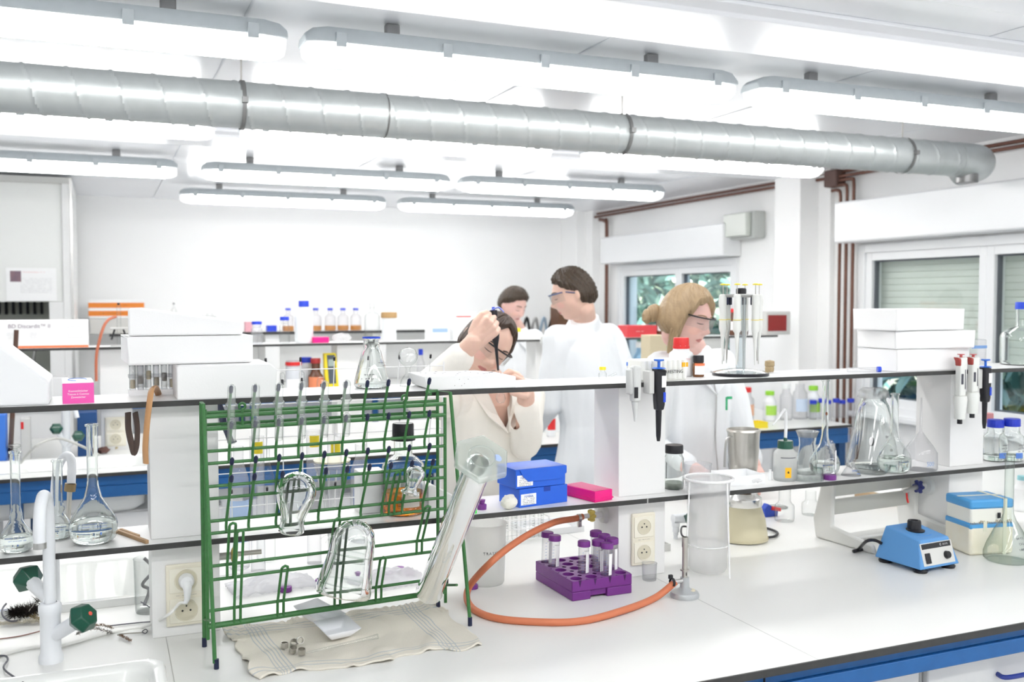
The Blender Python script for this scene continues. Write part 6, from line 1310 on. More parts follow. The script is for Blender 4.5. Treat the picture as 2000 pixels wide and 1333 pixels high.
    def kill(q):
        if not neck_open: return False
        r = q - sh2; f = r.dot(fwd); s = r.dot(rt_) - neck_open * 0; return f > .0 and r.z > -.14 and abs(s) < min(.07, .006 + .32 * (r.z + .14)) and f < .2
    K = remeshed('lab_coat', c, vox * 1.6, [coat], P, None, 3, kill)
    for v in K.data.vertices: v.co = nz(v.co)
    if neck_open: K.modifiers.new('thick', 'SOLIDIFY').thickness = -.003
    # collar and lapels
    if collar:
        k = MB(); nr = .068
        for s in (-1, 1):
            A0 = sh2 + fwd * .1 * .2 + rt_ * s * .06 + Vector((0, 0, .035)); A1 = sh2 + fwd * .139 + rt_ * s * .001 + Vector((0, 0, -.15)); A2 = sh2 + fwd * .135 + rt_ * s * .08 + Vector((0, 0, -.085)); A3 = sh2 + fwd * .06 + rt_ * s * .105 + Vector((0, 0, -.005)); A4 = sh2 - fwd * .06 + rt_ * s * .05 + Vector((0, 0, .045)); A5 = sh2 - fwd * .075 + rt_ * s * .06 + Vector((0, 0, .0))
            k.add([A0, A1, A2, A3, A4, A5], [(0, 1, 2, 3), (0, 3, 5, 4)] if s > 0 else [(3, 2, 1, 0), (4, 5, 3, 0)])
        o = k.build('collar', coat, K); o.modifiers.new('thick', 'SOLIDIFY').thickness = .006; o.modifiers.new('b', 'BEVEL').width = .002
    if seam:
        MB().tube([C_(zsh - .06 - .05 * i) + fwd * ((.105, .122, .133, .133, .131, .13, .133, .14, .146, .151, .153)[i]) for i in range(11)], .003, 6).build('front_seam', mat('seam_grey', (.5, .5, .5), .8), K)
    # trousers and shoes
    t_ = MB()
    for hp, ft in feet: limb(t_, [hp, (hp + ft) / 2 + fwd * .02, ft + Vector((0, 0, .03))], [.1, .075, .06])
    remeshed('trousers', t_, .012, [trou], P, None, 3)
    for hp, ft in feet:
        s_ = MB(); s_.ell(ft + fwd * .07 - Vector((0, 0, .018)), (.05, .05, .04), 18); s_.ell(ft + fwd * .12 - Vector((0, 0, .025)), (.047, .06, .033), 18); s_.ell(ft + Vector((0, 0, -.01)), (.05, .05, .048), 18); s_.build('shoe', SHOE, P)
    if glass: glasses(T, P, glass)
    return P, T
def HP(u, v, y): return aty(u, v, y)
# --- woman with the pipette, leaning over the far side of the near bench
wy = 3.2
sh = Vector((xat(938, 3.3, 1.32), 3.3, 1.33))
aR = [HP(862, 775, 3.22), HP(822, 776, 3.0), HP(924, 670, 2.88)]
aL = [HP(1000, 815, 3.3), HP(1026, 866, 3.12), HP(1027, 770, 3.0)]
WR = aR[2]; pal = HP(976, 622, 2.87) - WR
WL = aL[2]; pal2 = HP(1009, 722, 2.95) - WL
hn = hairmat('hair_brown', (.06, .032, .018), (.022, .012, .008))
hR = (WR, pal, Vector((.1, 1, -.1)), Vector((-.55, .0, .85)), [88, 90, 92, 95], 1.1)
hL = (WL, pal2, Vector((-.8, -.2, .25)), Vector((0, -.9, .3)), [55, 50, 60, 65], .6)
fwhead = HP(949, 676, 3.12)
_, TW1 = person('woman with brown hair and safety glasses holding a black pipette above the foam lid', fwhead, (24, 14, 30), (sh.x, sh.y), 10,
    (aR, aL), SK['fair'], COAT, ([(0, 58), (35, 46), (62, 30), (85, -22), (110, -42), (180, -50), (250, -42), (275, -25), (298, 25), (325, 42), (360, 58)], .011, 3, hn, (.003, .004, .0)), .0028, 1.335, neck_open=1, lean=Vector((.0, -.08, 0)), glass=BLACK, hands=(hR, hL))
# her black pipette and the little glass flask
a_, b_ = HP(967, 652, 2.935), HP(973, 724, 2.935); tp = HP(964, 606, 2.935)
t = thing('pipette', 'black pipette with a blue button held in the raised hand of the brown-haired woman', 'pipette', tp); d = b_ - tp
MB().cyl((0, 0, 0), (a_ - tp) * 1.0, .012, 18, .0135).build('handle', BLACK, t); MB().tube([(a_ - tp), (a_ - tp) + d * .08, (a_ - tp) + d * .22, (b_ - tp)], [.0145, .013, .006, .0035], 14).build('tip_cone', BLACK, t)
MB().cyl(Vector((0, 0, 0)), -d * .05, .005, 10).build('plunger', BLUE, t); c_ = HP(974, 604, 2.93) - tp
MB().tube(crv([HP(960, 606, 2.93) - tp, HP(974, 601, 2.92) - tp, HP(984, 610, 2.91) - tp], 4), .006, 8, flat=.4).build('finger_hook', mat('hook_blue', (.15, .2, .6), .4), t)
MB().cyl(b_ - tp, b_ - tp + (b_ - a_).normalized() * .02, .0022, 8, .0012).build('tip', CLEARP, t)
p = HP(978, 788, 2.93); t = thing('small_flask', 'tiny round glass flask held under the pipette by the brown-haired woman', 'flask', p); s = mpp(p)
MB().lathe([(0, 0), (6 * s, 1 * s), (10 * s, 9 * s), (8 * s, 16 * s), (4 * s, 21 * s), (4 * s, 52 * s), (4.6 * s, 53 * s)], 20).build('body', GLASS, t)
# --- blonde woman
hb = hairmat('hair_blonde', (.46, .33, .19), (.2, .13, .07))
bh = HP(1342, 624, 3.1); sx = xat(1362, 3.22, 1.35)
def bunf(T, P):
    b = MB(); c = T @ Vector((-.055, .115, -.01)); b.ell(c, (.032, .028, .034), 20); b.ell(c + Vector((-.03, .0, -.012)), (.02, .016, .03), 16); b.v = [tuple(Vector(q) + Vector((1, 1, 1)) * .006 * noise.noise(Vector(q) * 60)) for q in b.v]; b.build('hair_bun', hb, P)
    l = MB(); 
    for k in range(3): l.tube(crv([T @ Vector(((-.075 - .002 * k), -.03 + .012 * k, .02)), T @ Vector((-.08 - .002 * k, -.02 + .01 * k, -.04)), T @ Vector((-.07, -.015 + .01 * k, -.1)), T @ Vector((-.066, -.02 + .01 * k, -.135))], 6), .0075, 8)
    l.build('hair_strand', hb, P)
person('blonde woman in a white coat and clear safety glasses looking down behind the pipette stand', bh, (14, 26, 4), (sx, 3.26), 12,
    ([Vector((sx - .165, 3.2, 1.34)), Vector((sx - .22, 3.2, 1.08)), Vector((sx - .12, 3.02, 1.0))], [Vector((sx + .185, 3.26, 1.34)), Vector((sx + .24, 3.24, 1.08)), Vector((sx + .14, 3.04, 1.0))]),
    SK['pink'], COATW, ([(0, 42), (30, 22), (55, 5), (80, 12), (92, 2), (112, -28), (180, -50), (245, -32), (268, -34), (285, -38), (300, 8), (325, 34), (360, 42)], .016, 11, hb, (.0035, .005, .55)), .0028, 1.43, glass=BLACK, collar=1, seam=1, bun=bunf, width=1.02,
    hands=((Vector((sx - .12, 3.02, 1.0)), Vector((.5, -.8, -.1)), Vector((0, 0, -1)), Vector((1, .3, 0)), 40, .6), (Vector((sx + .14, 3.04, 1.0)), Vector((-.5, -.8, -.1)), Vector((0, 0, -1)), Vector((-1, .3, 0)), 40, .6)))
m = MB(); m.tube(crv([HP(1361, 740, 3.1), HP(1370, 780, 3.1), HP(1374, 840, 3.1), HP(1376, 905, 3.1)], 6), .0022, 6)
tag(MB().bx(-.012, -.006, -.003, .003, -.05, 0).bx(-.006, .014, -.004, .004, -.008, .002).build('green_pen', mat('pen_green', (.05, .45, .2), .4), loc=HP(1423, 776, 3.08)), 'green pen clipped in the coat pocket of the blonde woman', 'pen')
# --- man seen from behind
hm = hairmat('hair_dark', (.075, .05, .032), (.03, .02, .013))
mh = HP(1117, 577, 3.98); mx = xat(1165, 4.02, 1.4)
short = [(0, 38), (40, 34), (62, 22), (80, 14), (92, 10), (112, -22), (180, -38), (248, -22), (268, 10), (280, 14), (298, 22), (320, 34), (360, 38)]
person('man in a white coat seen from behind, with short brown hair and blue-tipped glasses', mh, (16, -112, 0), (mx, 4.05), -158,
    ([Vector((mx + .22, 4.02, 1.17)), Vector((mx + .14, 4.26, 1.03))], [Vector((mx - .25, 4.02, 1.16)), Vector((mx - .24, 4.24, 1.0))]),
    SK['fair'], COATW, (short, .014, 21, hm, (.007, .003, .3)), .0046, 1.515, glass=mat('glass_navy', (.03, .07, .2), .4), collar=0, high=1, width=1.12, lean=Vector((-.05, .0, 0)),
    hands=((Vector((mx - .24, 4.24, 1.0)), Vector((-.1, .8, -.2)), Vector((0, 0, -1)), Vector((1, 0, 0)), 50, .6), (Vector((mx + .14, 4.26, 1.03)), Vector((-.4, .8, -.1)), Vector((0, 0, -1)), Vector((-1, 0, 0)), 50, .6)))
# --- man behind the second bench
gh = HP(1003, 598, 6.0); gx_ = xat(1012, 6.1, 1.4)
person('young man with short brown hair looking down behind the second bench', gh, (24, 22, 0), (gx_, 6.12), 24,
    ([Vector((gx_ - .18, 6.1, 1.36)), Vector((gx_ - .24, 6.0, 1.1)), Vector((gx_ - .12, 5.84, 1.0))], [Vector((gx_ + .2, 6.1, 1.36)), Vector((gx_ + .26, 6.02, 1.1)), Vector((gx_ + .14, 5.84, 1.0))]),
    SK['pink'], COATW, (short, .02, 31, hm, (.004, .003, .2)), .006, 1.42, glass=None, neck_open=0, width=1.1,
    hands=((Vector((gx_ - .12, 5.84, 1.0)), Vector((.3, -.8, -.1)), Vector((0, 0, -1)), Vector((1, .3, 0)), 40, .6), (Vector((gx_ + .14, 5.84, 1.0)), Vector((-.3, -.8, -.1)), Vector((0, 0, -1)), Vector((-1, .3, 0)), 40, .6)))
# ================================================================ SECOND BENCH
ZT2 = hgt(900, 666, 5.12); ZM2 = 1.125
bench('%s of the second bench', -1.5, 4.12, 4.5, 5.75, None, ((-.75, .2, 4.56, 4.93),), 5.12, ZT2, ZM2, None)
basin('white sink basin in the second bench, near the green-knobbed pipe taps', (-.75, .2, 4.56, 4.93), .012)
shelf('upper white shelf above the second bench', -1.5, 4.06, 5.12, 5.33, ZT2)
shelf('middle white shelf above the second bench', -1.5, 3.95, 5.12, 5.33, ZM2)
xp = xat(197, 5.17, 1.0)
for k, lb in enumerate(('white shelf post of the second bench with a cream socket, behind the amber hose', 'white shelf post of the second bench beside the yellow meter', 'white shelf post of the second bench behind the man seen from behind', 'white shelf post at the window end of the second bench')):
    x = xp + 1.18 * k; p = thing('shelf_post', lb, 'post', (x + .0725, 5.165, ZW))
    for a, b in ((ZW, ZM2 - .013), (ZM2, ZT2 - .013)): MB().bx(-.0725, .0725, 0, .14, a - ZW, b - ZW).build('panel', WHITE, p, bevel=.002)
sockets('cream double socket on the post of the second bench', 226, 815, 872, 38, 5.165, 0)
for i, (a, b, m_) in enumerate(((-1.3, -.45, WHITE), (-.02, .5, WHITE), (.95, 1.5, WHITE), (2.9, 3.5, BLACK))):
    c = thing('base_cupboard', ['white cupboard under the sink end of the second bench', 'white cupboard under the second bench beside the sink', 'white cupboard under the middle of the second bench', 'dark cupboard under the window end of the second bench'][i], 'cupboard', ((a + b) / 2, 4.62, .04)); h = (b - a) / 2
    MB().bx(-h, h, .02, .5, 0, .66).build('body', m_, c); MB().bx(-h + .003, h - .003, 0, .019, .005, .655).build('door', m_, c, bevel=.003)
def tbox(name, label, u0, u1, v0, y, z, d, m, rz=0, group=None):
    x0, x1 = xat(u0, y, z), xat(u1, y, z); h = hgt((u0 + u1) / 2, v0, y) - z
    return boxthing(name, label, 'box', Vector(((x0 + x1) / 2, y + d / 2, z)), (x1 - x0, d, h), m, rz, .003, group), h
# --- upper shelf of the second bench
o, h = tbox('syringe_box', 'long white carton with an orange base stripe on the upper shelf of the second bench', -90, 173, 626, 5.15, ZT2, .14, mat('carton_white', (.82, .82, .82), .6)); w = o.dimensions.x
x0, x1 = xat(-90, 5.15, ZT2), xat(173, 5.15, ZT2); w = x1 - x0
MB().bx(-w / 2, w / 2, -.0712, -.07, 0, .011).build('orange_stripe', mat('stripe_orange', (.75, .2, .08), .5), o)
tx('BD Discardit™ II', .026, mat('print_grey', (.3, .25, .3), .6), o, (.03, -.0712, h * .78)); scribble(o, mat('print_pale', (.5, .5, .52), .6), .05, .03, (w / 2 - .33, -.0711, h * .45), (R(90), 0, 0), 4, 2, 'print'); scribble(o, M['print_pale'], .03, .03, (w / 2 - .24, -.0711, h * .45), (R(90), 0, 0), 4, 3, 'print')
m = MB(); m.tube([(w / 2 - .03, -.0708, h * .35), (w / 2 - .03, -.0708, h * .75), (w / 2 - .09, -.0708, h * .75), (w / 2 - .09, -.0708, h * .35)], .0006, 6, closed=True); m.build('printed_frame', M['print_pale'], o)
def bt(label, u, vt, rpx, y, z, m, capm_=None, capw=.6, sh=.7, lab=None, liq=0, lm=None, name='bottle', caph=.14, group=None):
    p, s = at(u, y, z); h = hgt(u, vt, y) - z; ch = h * caph
    t = vessel(name, label, 'bottle', p, bottle_prof(h - ch * .8, rpx * s, rpx * s * capw, sh), m, cap=(rpx * s * capw * 1.12, h - ch, h, capm_) if capm_ else None, liq=liq * h if liq else None, lm=lm, n=22, group=group)
    if lab: wrap(rpx * s * 1.02, h * .2, h * .52, -160, -20).build('label_sticker', lab, t)
    return t, h, s
BK = mat('cap_kobalt', (.02, .06, .6), .4); HD = mat('hdpe_white', (.82, .84, .85), .4)
bt('clear bottle with a pricked blue cap, nearest the foam stack on the second bench', 502, 628, 11, 5.2, ZT2, CLEARP, BK, .8)
bt('clear glass bottle with a blue cap in front of the tall white bottle', 556, 619, 10, 5.2, ZT2, GLASS, BK, .8)
bt('tall white plastic bottle with a blue cap on the upper shelf of the second bench', 594, 588, 18, 5.22, ZT2, HD, BK, .5)
p, s = at(532, 5.22, ZT2); 
t, h = tbox('tip_box', 'magenta plastic tip box on the upper shelf of the second bench', 612, 643, 659, 5.16, ZT2, .08, MAG)
p, s = at(668, 5.2, ZT2); m = MB().ell((0, 0, .022), (.055, .03, .022), 20); m.v = [tuple(Vector(q) + Vector((1, 1, 1)) * .008 * noise.noise(Vector(q) * 50)) for q in m.v]; tag(m.build('plastic_bag', FILM, loc=p + Vector((0, 0, .004))), 'crumpled clear bag beside the magenta tip box', 'bag')
bt('large clear glass bottle with a ground stopper on the upper shelf behind the blue-ringed flask', 727, 592, 15, 5.2, ZT2, GLASS, GLASS, .3)
bt('white jar with a brown lid behind the blue-ringed flask', 760, 610, 14, 5.24, ZT2, HD, mat('lid_brown', (.45, .28, .12), .5), 1.0, .95, caph=.2)
o, h = tbox('plastic_box', 'clear box with a pale blue lid on the upper shelf of the second bench', 840, 879, 636, 5.18, ZT2, .1, HD); MB().bx(-.045, .045, -.0512, -.05, h * .55, h * .8).build('blue_band', mat('band_paleblue', (.35, .5, .8), .5), o)
o, h = tbox('carton', 'white carton with a red line behind the brown-haired woman', 886, 925, 610, 5.2, ZT2, .1, PAPER); MB().bx(-.045, .045, -.0512, -.05, h * .82, h * .86).build('red_line', RED, o)
bt('white bottle with a yellow cap in front of the young man behind the bench', 1010, 641, 9, 5.2, ZT2, HD, YEL, .7, caph=.35)
clip_pipette('pale pipette hung on the upper shelf edge of the second bench', 1060, 655, 690, 5.09, 'grey', 9)
clip_pipette('black pipette hung on the upper shelf edge of the second bench beside the man', 1075, 652, 722, 5.09, 'black', 9)
o, h = tbox('card_box', 'red card box on the upper shelf between the man and the blonde woman', 1225, 1283, 636, 5.16, ZT2, .12, mat('card_red', (.6, .05, .06), .5)); scribble(o, PAPER, .06, .01, (-.02, -.0612, h * .5), (R(90), 0, 0), 1, 4, 'print')
bt('brown glass bottle with a white label beside the bun of the blonde woman', 1290, 600, 9, 5.2, ZT2, mat('amber_glass2', (.12, .05, .03), .2), BLACK, .5, lab=PAPER)
bt('brown glass bottle with a red cap seen between the hanging pipettes of the carousel', 1432, 603, 9, 5.2, ZT2, M['amber_glass2'], RED, .6, lab=PAPER)
bt('second brown glass bottle seen through the pipette carousel', 1452, 625, 9, 5.22, ZT2, M['amber_glass2'], BLACK, .6)
t = thing('display_unit', 'grey unit with a dark red screen at the window end of the second bench shelf', 'instrument', at(1512, 5.2, ZT2)[0]); 
MB().bx(-.09, .11, -.03, .08, .0, .155).build('housing', LGREY, t, bevel=.006); MB().bx(-.075, .075, -.032, -.029, .025, .13).build('screen', mat('screen_red', (.3, .03, .03), .3), t)
# added bottle coloured as a pale blue window reflection; cream box beside it
bt('pale blue bottle added for a window reflection under the red card box', 1252, 668, 16, 5.2, ZM2, mat('reflection_ltblue', (.25, .45, .65), .3), HD, .6)
tbox('card_box', 'tall beige card box behind the shoulder of the blonde woman', 1268, 1302, 655, 4.75, ZW, .1, mat('card_beige', (.6, .52, .36), .6))
# --- middle shelf of the second bench
bt('white tub with a red lid behind the glass tubes on the far rack', 574, 707, 15, 5.2, ZM2, mat('tub_grey', (.6, .62, .66), .4), RED, .95, .92, lab=PAPER, caph=.1)
bt('brown bottle with a red cap and orange label, beside the yellow meter', 617, 700, 15, 5.2, ZM2, M['amber_glass2'], mat('cap_darkred', (.5, .04, .04), .4), .58, .55, lab=mat('label_redorange', (.75, .25, .12), .5), caph=.13)
bt('white bottle with a blue top behind the red-lidded tub', 598, 698, 13, 5.27, ZM2, HD, BK, .8)
t = thing('yellow_meter', 'yellow handheld meter with a dark face standing on the second bench', 'meter', at(648, 5.18, ZM2)[0]); h = hgt(648, 690, 5.18) - ZM2
m = MB(); m.prism([(-.03, 0), (.025, 0), (.038, h * .1), (.02, h), (-.045, h), (-.04, h * .5)], -.02, .02, Matrix(((1, 0, 0, 0), (0, 0, -1, 0), (0, 1, 0, 0), (0, 0, 0, 1)))); m.build('case', YEL, t, bevel=.005)
m = MB(); m.prism([(-.018, h * .3), (.02, h * .3), (.012, h * .96), (-.03, h * .96)], .02, .022, Matrix(((1, 0, 0, 0), (0, 0, -1, 0), (0, 1, 0, 0), (0, 0, 0, 1)))); m.build('face', mat('meter_face', (.08, .1, .12), .4), t); MB().bx(-.022, .01, -.0235, -.022, h * .7, h * .86).build('display', mat('meter_lcd', (.35, .42, .38), .3), t)
bt('tiny blue-capped flask on the second bench beside the raised sleeve', 822, 682, 8, 5.2, ZM2, CLEARP, BK, .5).__class__
bt('white bottle standing on the second bench under the middle of its shelf', 935, 700, 14, 5.2, ZM2, HD, HD, .5)
tbox('grey_box', 'pale grey box on the middle shelf beneath the long carton', 90, 135, 738, 5.15, ZM2, .12, mat('grey_pale', (.7, .7, .7), .5))
tbox('grey_box', 'wide pale box with small print on the middle shelf at the sink end', 40, 88, 728, 5.2, ZM2, .12, M['grey_pale'])
# --- worktop of the second bench
for u, vt, r, lb, m_, c_, lab in ((1457, 757, 15, 'clear bottle with a red cap and orange print on the second bench', CLEARP, RED, mat('label_orangewhite', (.8, .45, .3), .5)), (1503, 764, 13, 'white bottle with a green cap and green label on the second bench', HD, mat('cap_lime', (.3, .65, .05), .4), mat('label_lime', (.4, .7, .1), .5)),
        (1535, 750, 12, 'tall clear bottle behind the nozzle of the wash bottle', CLEARP, HD, None), (1562, 742, 14, 'tall clear bottle with a blue tint beside the green-labelled bottle', CLEARP, None, mat('label_paleblue', (.6, .7, .85), .5)), (1588, 754, 13, 'second white bottle with a lime cap, nearer the window', HD, M['cap_lime'], M['label_lime'])):
    bt(lb, u, vt, r, 4.85, ZW, m_, c_, .6, lab=lab)
for k in range(6):
    u = 1588 + 14 * k + (k % 2) * 3; bt('small clear vial with a royal blue cap, %s of the row nearest the copper pipes' % 'first second third fourth fifth sixth'.split()[k], u, 782 - 3 * (k % 2), 7, 4.8, ZW, CLEARP, M['cap_royal'], .9, .85, caph=.2, group='blue-capped vials on the second bench')
opentray('yellow_tray', 'yellow plastic tray at the front edge of the second bench', Vector((xat(1470, 4.62, ZW), 4.62, ZW)), .15, .09, .035, 0, YEL)
t, h = tbox('purple_box', 'purple and red box under the shelf edge behind the pipette stand', 1432, 1466, 748, 5.2, ZM2, .1, PURPLE)
tbox('card_box', 'navy blue box on the second bench behind the white pipe tap', 152, 191, 806, 5.0, ZW, .2, mat('box_navy', (.01, .06, .2), .5)); tbox('card_box', 'bright blue carton at the far end of the second bench', -30, 12, 812, 4.95, ZW, .12, mat('box_bright', (.05, .2, .7), .5))
t, h = tbox('power_supply', 'small grey control box with a red lamp on the second bench', 41, 60, 818, 5.0, ZW, .08, LGREY); MB().bx(-.018, -.006, -.042, -.04, h * .75, h * .92).build('red_lamp', RED, t)
tag(MB().tube([atz(20, 892, ZW + .002), aty(24, 815, 4.62), aty(32, 645, 4.66)], [.011, .010, .0095], 12).build('brown_rod', mat('rod_brown', (.1, .05, .035), .5)), 'thin dark brown rod standing upright on the second bench', 'rod')
for u, y, lb in ((130, 4.97, 'white upright pipe tap on the second bench with two green knobs'), ):
    p, s = at(u, y, ZW); t = thing('pipe_tap', lb, 'tap', p)
    zz = hgt(u, 790, y) - ZW; MB().tube([(0, 0, 0), (0, 0, zz)], .019, 16).build('column', TW, t)
    MB().tube(crv([(0, 0, zz), (0, -.01, zz + .03), (.03, -.04, zz + .02), (.05, -.06, zz - .06)], 6), .011, 12).build('spout', TW, t)
    for u2, v2 in ((110, 838), (153, 852)): q = aty(u2, v2, y - .05) - p; MB().lathe([(0, -.02), (.02, -.018), (.03, 0), (.02, .018), (0, .02)], 6, Matrix.Translation(q) @ Matrix.Rotation(R(70), 4, 'X')).build('knob', DGREEN, t, bevel=.002); MB().cyl((0, 0, .05), q, .012, 12).build('valve_body', TW, t)
tag(MB().tube(crv([atz(40, 905, ZW + .01), aty(70, 872, 4.7), aty(110, 857, 4.75), aty(150, 868, 4.7), atz(195, 890, ZW + .01)], 6), .006, 8).build('grey_hose', mat('hose_grey', (.55, .55, .52), .5)), 'grey flexible hose arching over the sink of the second bench', 'hose')
for u, v, lb, m_ in ((200, 893, 'small dark brown lump of steel wool beside the second sink', mat('wool_brown', (.12, .06, .05), .9)), (229, 884, 'crumpled yellowish sponge beside the socket of the second bench', mat('sponge', (.5, .4, .2), .9))):
    p, s = on_w(u, v); m = MB().ell((0, 0, .014), (.035, .02, .014), 16); m.v = [tuple(Vector(q) + Vector((1, 1, 1)) * .01 * noise.noise(Vector(q) * 60)) for q in m.v]; tag(m.build('sponge', m_, loc=p + Vector((0, .1, .004))), lb, 'sponge')
# brown-tipped gooseneck on the far half of the near bench
p, s = at(133, 2.95, ZW); p.y = 2.5 - .0; p, s = at(133, 2.47, ZW)
t = thing('gooseneck_tap', 'white gooseneck tap with a brass nozzle seen behind the middle volumetric flask', 'tap', p); y = 2.47
pts = [aty(u, v, yy) - p for u, v, yy in ((105, 1060, 2.47), (107, 960, 2.47), (112, 920, 2.47), (122, 897, 2.47), (133, 890, 2.46), (140, 905, 2.45), (139, 945, 2.44))]
MB().tube(crv(pts, 6), .0095, 14).build('gooseneck', TW, t); q = aty(138, 945, 2.44) - p; q2 = aty(136, 960, 2.44) - p; q3 = aty(132, 1045, 2.44) - p
MB().cyl(q, q2, .0125, 16).build('brass_collar', mat('brass', (.3, .22, .12), .35, metal=.8), t); MB().cyl(q2, q3, .006, 14, .0045).build('nozzle', STEEL, t)
t.location = p; m = MB(); m.tube([(pts[0]), (pts[0].x, pts[0].y, 0)], .012, 14); m.build('column', TW, t)
# retort stand with orange tubing on the second bench shelf, drip tray clutter under the raised arm
p, s = at(233, 5.2, ZT2); t = thing('retort_stand', 'slim clear column held by a clamp with an orange tube on the second bench shelf', 'stand', p)
MB().bx(-.04, .04, -.03, .03, 0, .006).build('foot', GREYM, t); MB().cyl((0, 0, 0), (0, 0, hgt(233, 596, 5.2) - ZT2), .01, 14).build('glass_column', GLASS, t); MB().cyl((0, 0, hgt(233, 596, 5.2) - ZT2), (0, 0, hgt(233, 592, 5.2) - ZT2), .006, 10).build('black_tip', BLACK, t)
zz = hgt(233, 642, 5.2) - ZT2; MB().cyl((-.04, 0, zz), (.04, 0, zz), .006, 10).build('clamp_bar', LGREY, t); 
for s_ in (-1, 1): MB().cyl((s_ * .02, 0, zz - .005), (s_ * .036, -.01, zz - .055), .005, 8).build('clamp_screw', BLACK, t)
tag(MB().tube(crv([aty(226, 619, 5.18), aty(212, 625, 5.12), aty(202, 640, 5.1), aty(193, 670, 5.095), aty(188, 700, 5.09), aty(188, 745, 5.09)], 6), .007, 10).build('rubber_tube', mat('tube_redbrown', (.5, .15, .08), .5)), 'red-brown rubber tube hanging from the slim column over the shelf edge', 'hose')
for u0, u1, v0, y, m_, lb in ((1040, 1064, 795, 4.95, mat('drawer_grey', (.65, .65, .6), .5), 'grey plastic box beyond the raised cuff of the brown-haired woman'), (1066, 1100, 815, 4.9, HD, 'white tray box on the second bench between the two people')):
    tbox('plastic_box', lb, u0, u1, v0, y, ZW, .12, m_)
bt('wash bottle with a red label beyond the hand of the brown-haired woman', 1076, 785, 9, 4.75, ZW, HD, RED, .4, lab=RED)
t, h = tbox('blue_box', 'small royal blue box at the front edge of the second bench', 1105, 1118, 843, 4.52, ZW, .03, BK)
bt('orange-topped bottle beside the sleeve of the man seen from behind', 1127, 786, 8, 4.8, ZW, mat('bottle_cream', (.7, .6, .4), .5), ORC, .7, caph=.3)
for k, (u, vt, r, lb) in enumerate(((400, 700, 12, 'clear jar on the second bench behind the long foam box'),)): pass
# ================================================================ WALL BENCH AND FUME HOOD AT THE BACK
ZW3 = ZW; bench('%s of the wall bench at the back', .05, 4.28, 8.1, 8.88, None, (), 0, 0, 0, None)
Z3 = hgt(700, 646, 8.45); shelf('long white shelf on the back wall carrying the blue-capped bottles', .05, 3.4, 8.45, 8.88, Z3, .025)
for k in range(4): tag(MB().bx(-.06, .06, 0, .4, 0, Z3 - .025 - ZW).build('shelf_post', WHITE, loc=(.4 + k * .95, 8.48, ZW)), 'white upright panel under the back wall shelf, %s from the fume hood' % 'first second third fourth'.split()[k], 'post')
AMB = glassy('media_orange', (.95, .65, .3), (.7, .4, .15), refl=.2, body=.7, bodyc=(.9, .55, .2))
for k, u in enumerate((563, 617, 645, 670, 695)):
    t, h, s = bt('blue-capped bottle of orange liquid on the back shelf, %s from the hood' % 'first second third fourth fifth'.split()[k], u, 602, 11, 8.55, Z3, CLEARP, BK, .45, .62, liq=.22, lm=AMB, caph=.1, group='orange media bottles on the back shelf')
tbox('pink_pack', 'pale pink box on the back shelf beside the pricked blue cap bottle', 479, 493, 629, 8.5, Z3, .08, mat('pink_soft', (.75, .4, .45), .5))
t, h = tbox('clip_box', 'heap of bright blue clips on the back shelf', 522, 541, 636, 8.5, Z3, .08, BK)
o, h = tbox('cream_box', 'cream grey case on the back shelf under the orange-striped boxes', 176, 282, 622, 8.5, Z3, .22, mat('case_cream', (.62, .61, .58), .5))
o2, h2 = tbox('glove_carton', 'white cartons with bold orange stripes stacked on the cream case at the back', 173, 282, 586, 8.5, Z3 + h + .001, .2, PAPER)
w = xat(282, 8.5, Z3) - xat(173, 8.5, Z3)
for a, b in ((.12, .4), (.56, .84)): MB().bx(-w / 2, w / 2, -.1015, -.1, h2 * a, h2 * b).build('orange_stripe', ORC, o2)
scribble(o2, mat('print_brown', (.35, .12, .05), .6), w * .5, h2 * .14, (-w * .1, -.1018, h2 * .26), (R(90), 0, 0), 1, 7, 'print'); scribble(o2, M['print_brown'], w * .2, h2 * .12, (w * .1, -.1018, h2 * .7), (R(90), 0, 0), 1, 9, 'print')
bt('round clear flask on the back shelf above the foam boxes', 410, 607, 14, 8.6, Z3, GLASS, None, .4); bt('thin clear dispenser on the back shelf above the foam boxes', 340, 592, 5, 8.6, Z3, GLASS, BLACK, .3, caph=.05)
for k in range(5): bt('slim clear bottle on the back shelf above the foam boxes, %s from the dispenser' % 'first second third fourth fifth'.split()[k], 352 + 11 * k, 612, 4, 8.55, Z3, CLEARP, None, .5)
# instruments behind the men
t = thing('instrument_rack', 'dark laboratory instrument with tubing on the back bench between the two men', 'instrument', at(1055, 8.4, ZW)[0]); h = hgt(1055, 618, 8.4) - ZW
MB().bx(-.2, .12, 0, .25, 0, h * .6).build('body', LGREY, t, bevel=.01)
m = MB(); m.bx(-.18, .1, -.01, .0, h * .2, h * .5); m.build('dark_face', DARK, t)
for k in range(4): MB().tube(crv([(-.18 + .09 * k, .05, h * .6), (-.14 + .09 * k, 0, h * .98), (-.08 + .09 * k, .05, h * .62)], 6), .014, 8).build('black_tube', [BLACK, GREYM, mat('tube_steelblue', (.3, .4, .5), .4)][k % 3], t)
tbox('wooden_board', 'dark brown wooden cabinet behind the man seen from behind', 1092, 1144, 600, 8.16, ZW, .2, mat('wood_dark', (.16, .07, .035), .5, noise_amt=.4))
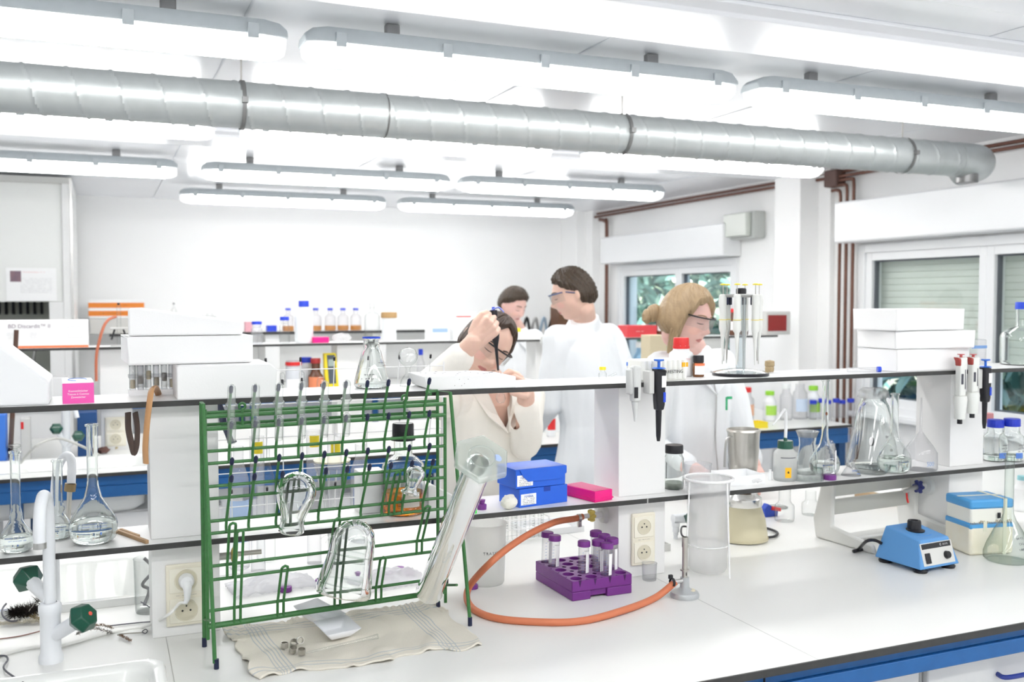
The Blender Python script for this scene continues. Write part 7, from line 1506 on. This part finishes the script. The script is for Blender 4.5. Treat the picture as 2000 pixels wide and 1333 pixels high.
# fume hood
X0, X1 = -1.9, xat(143, 7.5, 2.0); H0 = hgt(60, 590, 7.5)
t = thing('fume_hood', 'white fume cupboard with its sash raised and a notice taped on it', 'hood', ((X0 + X1) / 2, 7.5, 0)); hw = (X1 - X0) / 2
m = MB(); m.bx(-hw, hw - .07, .03, .06, H0, CZ - .02); m.build('sash', mat('hood_panel', (.8, .81, .79), .4), t, bevel=.004)
m = MB(); m.bx(hw - .07, hw, 0, 1.3, 0, CZ - .02); m.build('side_panel', WHITE, t, bevel=.005); MB().bx(-hw, -hw + .07, 0, 1.3, 0, CZ - .02).build('side_panel', WHITE, t, bevel=.005); MB().bx(-hw + .07, hw - .07, .06, 1.3, H0 + .5, CZ - .02).build('top_box', WHITE, t)
MB().bx(-hw, hw, -.004, .03, CZ - .06, CZ - .015).build('top_rail', mat('rail_grey', (.55, .55, .53), .5), t); MB().bx(hw - .018, hw, -.005, 0, 0, CZ - .02).build('edge_strip', GREYM, t)
MB().bx(-hw + .07, hw - .07, 1.0, 1.02, .9, H0 + .5).build('back_baffle', mat('baffle_grey', (.5, .52, .47), .6), t)
m = MB()
for k in range(int((2 * hw - .3) / .05)): m.bx(-hw + .1 + k * .05, -hw + .12 + k * .05, .97, 1.0, H0 - .1, H0 + .12)
m.v = [q for q in m.v]; m.build('slots', DARK, t); MB().bx(-hw + .07, hw - .07, .02, 1.3, .86, .9).build('work_surface', WHITE, t); MB().bx(-hw, hw, .04, .9, 0.0, .86).build('base_cabinet', WHITE, t)
MB().bx(hw - .16, hw - .07, .0, .06, .9, H0).build('stile', WHITE, t)
z0 = hgt(60, 588, 7.5); p = Vector((xat(62, 7.5, z0), 7.52, z0)); n_ = thing('notice', 'white paper notice with a small photo taped on the fume cupboard sash', 'notice', p); s = mpp(p)
MB().bx(-44 * s, 44 * s, 0, .003, 0, 64 * s).build('sheet', PAPER, n_); MB().bx(-37 * s, -18 * s, -.0015, 0, 37 * s, 58 * s).build('picture', mat('photo_pink', (.4, .22, .2), .6, c2=(.08, .08, .15), nscale=9), n_)
scribble(n_, RED, 40 * s, 3 * s, (4 * s, -.001, 56 * s), (R(90), 0, 0), 1, 3, 'heading'); scribble(n_, mat('print_light', (.5, .5, .52), .6), 55 * s, 30 * s, (8 * s, -.001, 30 * s), (R(90), 0, 0), 8, 5, 'print')
p = Vector((X0 + 1.9 - 1.0, 7.9, .9)); t = thing('arched_hose', 'grey arched tap standing inside the fume cupboard', 'tap', (xat(85, 7.9, .9), 7.9, .9))
MB().tube(crv([(-.06, 0, 0), (-.06, 0, .3), (-.03, 0, .42), (.04, 0, .44), (.09, 0, .36), (.1, 0, .28)], 6), .012, 10).build('pipe', GREYM, t)
